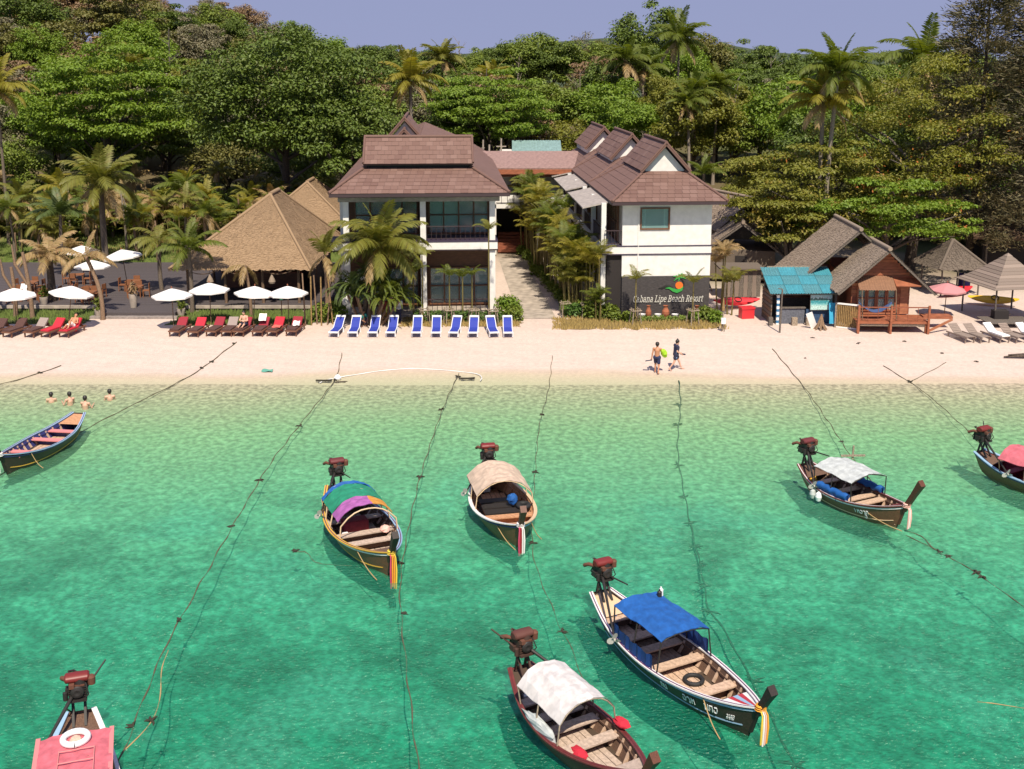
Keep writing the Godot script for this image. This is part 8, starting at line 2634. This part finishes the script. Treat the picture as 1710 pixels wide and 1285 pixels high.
func make_people() -> void:
	var tan_skin := mat("skin_tan", Color(0.50, 0.235, 0.135), 0.6)
	var fair := mat("skin_fair", Color(0.62, 0.36, 0.26), 0.6)
	var brown := mat("skin_brown", Color(0.30, 0.145, 0.085), 0.6)
	var black := mat("hair_black", Color(0.018, 0.014, 0.013), 0.5)
	var navy := mat("cloth_navy", Color(0.025, 0.03, 0.085), 0.85)
	var navy2 := mat("cloth_dark_navy", Color(0.022, 0.024, 0.06), 0.85)
	var white: Material = mats.white_cloth
	var teal := mat("cloth_teal", Color(0.02, 0.20, 0.19), 0.85)
	var rust := mat("cloth_rust", Color(0.20, 0.03, 0.03), 0.85)
	var ochre := mat("cloth_ochre", Color(0.30, 0.17, 0.03), 0.85)
	# the two walkers at the water's edge
	var walk := {kl = Vector3(-0.10, 0.50, -0.14), al = Vector3(-0.11, 0.08, -0.10), tl = Vector3(-0.13, 0.03, -0.28), kr = Vector3(0.11, 0.48, 0.04), ar = Vector3(0.13, 0.09, 0.26), tr = Vector3(0.15, 0.03, 0.10), er = Vector3(0.26, 1.15, -0.06), wr = Vector3(0.20, 1.20, -0.24), wl = Vector3(-0.29, 0.84, 0.02)}
	var man := person("bare-chested man in dark shorts walking along the wet sand, seen from behind", Vector3(7.9, ground_y(7.9, -58.4) - 0.01, -58.4), deg_to_rad(-18), walk, tan_skin, black, [["shorts", navy]])
	var bag := heap(0.17, 0.26, 0.13, 9)
	var bo := obj("beach_bag", bag, mat("bag_lime", Color(0.32, 0.55, 0.02), 0.7))
	bo.transform = man.transform * Transform3D(Basis(Vector3.BACK, 0.5), Vector3(0.36, 1.17, -0.04))
	tag(bo, "lime green bag under the right arm of the bare-chested man", "bag")
	var fins := MB.new()
	for k in 2: fins.bar(Vector3(0.02, 0, 0.03 * k), Vector3(-0.34, -0.08, 0.05 * k), 0.13, 0.02)
	var fo := obj("swim_fins", fins, navy2)
	fo.transform = man.transform * Transform3D(Basis(), Vector3(-0.29, 0.74, 0.0))
	tag(fo, "dark swim fins in the left hand of the bare-chested man", "fins")
	var stride := {head = Vector3(0, 1.585, -0.075), face = Vector3(0, -0.7, -0.7), chest = Vector3(0, 1.30, -0.03), neck = Vector3(0, 1.45, -0.04), kl = Vector3(-0.09, 0.50, -0.22), al = Vector3(-0.09, 0.10, -0.36), tl = Vector3(-0.10, 0.04, -0.54), kr = Vector3(0.09, 0.49, 0.12), ar = Vector3(0.10, 0.13, 0.40), tr = Vector3(0.10, 0.03, 0.26), el = Vector3(-0.24, 1.12, -0.02), wl = Vector3(-0.14, 1.0, -0.24), er = Vector3(0.24, 1.12, 0.0), wr = Vector3(0.16, 0.98, -0.23)}
	var woman := person("woman with hair bun in short navy dress striding right along the sand", Vector3(9.0, ground_y(9.0, -58.9) - 0.01, -58.9), deg_to_rad(-80), stride, fair, black, [["dress", navy2]], true, true)
	var sb := MB.new()
	sb.tube([Vector3(0.155, 1.25, 0.02), Vector3(0.165, 1.0, 0.02), Vector3(0.2, 0.74, 0.02)], [0.02, 0.022, 0.025], 6)
	obj("side_stripe", sb, mat("cloth_sky", Color(0.25, 0.45, 0.75), 0.8), woman)
	var shoe := MB.new()
	for k in 2: shoe.bar(Vector3(0, 0, 0.06 * k), Vector3(0.0, -0.05, -0.24 + 0.06 * k), 0.09, 0.06)
	var so := obj("carried_shoes", shoe, navy2)
	so.transform = woman.transform * Transform3D(Basis(), Vector3(0.0, 0.93, -0.30))
	tag(so, "dark sandals carried in the hands of the woman in navy", "sandals")
	# the four bathers, chest deep
	var bathe := {hip = Vector3(0, -0.55, 0.02), chest = Vector3(0, -0.14, 0), neck = Vector3(0, 0.04, 0), head = Vector3(0, 0.21, -0.02), sl = Vector3(-0.19, -0.03, 0), sr = Vector3(0.19, -0.03, 0), el = Vector3(-0.27, -0.28, -0.12), er = Vector3(0.27, -0.28, -0.12), wl = Vector3(-0.2, -0.2, -0.36), wr = Vector3(0.2, -0.2, -0.36), hl = Vector3(-0.09, -0.55, 0), hr = Vector3(0.09, -0.55, 0)}
	var where := [[-23.25, 53.7, 0.3, 0.0, "leftmost bather, only the dark-haired head and neck above water"], [-22.15, 53.3, 0.9, 0.14, "second bather from the left with broad bare shoulders out of the water"], [-21.15, 52.7, -0.2, 0.12, "third bather from the left, nearest to the camera, bare back"], [-20.4, 54.0, 0.4, 0.07, "rightmost bather, standing apart from the other three"]]
	for w in where: person(w[4], Vector3(w[0], w[3], -w[1]), w[2], bathe, fair, black, [], false)
	# the sunbathers
	var sit := {hip = Vector3(0, 0.56, 0.0), chest = Vector3(0, 0.92, 0.03), neck = Vector3(0, 1.07, 0.0), head = Vector3(0, 1.23, -0.05), sl = Vector3(-0.18, 1.0, 0.0), sr = Vector3(0.18, 1.0, 0.0), el = Vector3(-0.24, 0.78, -0.12), er = Vector3(0.24, 0.78, -0.12), wl = Vector3(0.02, 0.80, -0.26), wr = Vector3(-0.02, 0.74, -0.26), hl = Vector3(-0.1, 0.55, 0), hr = Vector3(0.1, 0.55, 0), kl = Vector3(-0.12, 0.60, -0.42), kr = Vector3(0.12, 0.60, -0.42), al = Vector3(-0.10, 0.48, -0.80), ar = Vector3(0.12, 0.47, -0.80), tl = Vector3(-0.10, 0.55, -0.92), tr = Vector3(0.13, 0.55, -0.92)}
	person("person in a dark swimsuit sitting upright on a dark red lounger, arms folded", stand(-16.3, 65.7), PI - 0.1, sit, fair, black, [["shorts", navy2]])
	var lie := {hip = Vector3(0, 0.54, 0.05), chest = Vector3(0, 0.76, 0.34), neck = Vector3(0, 0.90, 0.46), head = Vector3(0, 1.03, 0.56), face = Vector3(0, 0.7, -0.7), sl = Vector3(-0.18, 0.86, 0.40), sr = Vector3(0.18, 0.86, 0.40), el = Vector3(-0.27, 0.66, 0.2), er = Vector3(0.27, 0.66, 0.2), wl = Vector3(-0.12, 0.66, 0.0), wr = Vector3(0.22, 0.58, -0.02), hl = Vector3(-0.09, 0.52, 0.02), hr = Vector3(0.09, 0.52, 0.02), kl = Vector3(-0.11, 0.80, -0.34), kr = Vector3(0.11, 0.62, -0.40), al = Vector3(-0.11, 0.50, -0.62), ar = Vector3(0.12, 0.48, -0.80), tl = Vector3(-0.11, 0.49, -0.80), tr = Vector3(0.12, 0.58, -0.92)}
	person("person lying back with one knee raised on the red lounger at the far left", stand(-26.7, 65.4), PI - 0.15, lie, tan_skin, black, [["shorts", white]])
	# staff in the shade behind the blue loungers
	person("person in a white shirt and dark trousers holding papers behind the blue loungers", stand(-7.15, 68.0), PI + 0.3, {er = Vector3(0.24, 1.12, -0.08), wr = Vector3(0.10, 1.10, -0.30), el = Vector3(-0.24, 1.12, -0.08), wl = Vector3(-0.08, 1.08, -0.30)}, brown, black, [["shirt", white], ["trousers", navy2]])
	var pp := MB.new()
	pp.box(Vector3(0, 0, 0), Vector3(0.3, 0.01, 0.22), Basis(Vector3.RIGHT, 0.6))
	tag(obj("paper_sheet", pp, white, self, stand(-7.15, 68.0) + Vector3(0.08, 1.12, 0.40)), "white sheet held by the person in the white shirt", "paper")
	person("person in a dark red shirt and ochre trousers standing behind the blue loungers", stand(-8.0, 68.0), PI - 0.3, {}, brown, black, [["shirt", rust], ["trousers", ochre]])
	var squat := {hip = Vector3(0, 0.30, 0.08), chest = Vector3(0, 0.66, -0.06), neck = Vector3(0, 0.80, -0.12), head = Vector3(0, 0.95, -0.18), face = Vector3(0, -0.4, -0.9), sl = Vector3(-0.19, 0.74, -0.09), sr = Vector3(0.19, 0.74, -0.09), el = Vector3(-0.27, 0.52, -0.24), er = Vector3(0.27, 0.52, -0.24), wl = Vector3(-0.12, 0.42, -0.44), wr = Vector3(0.12, 0.42, -0.44), hl = Vector3(-0.1, 0.28, 0.06), hr = Vector3(0.1, 0.28, 0.06), kl = Vector3(-0.17, 0.48, -0.30), kr = Vector3(0.17, 0.48, -0.30), al = Vector3(-0.14, 0.08, -0.12), ar = Vector3(0.14, 0.08, -0.12), tl = Vector3(-0.16, 0.03, -0.3), tr = Vector3(0.16, 0.03, -0.3)}
	person("person in a teal shirt squatting in the shade under the screw pine", stand(-9.35, 67.3), PI + 0.6, squat, brown, black, [["shirt", teal], ["trousers", navy2]])
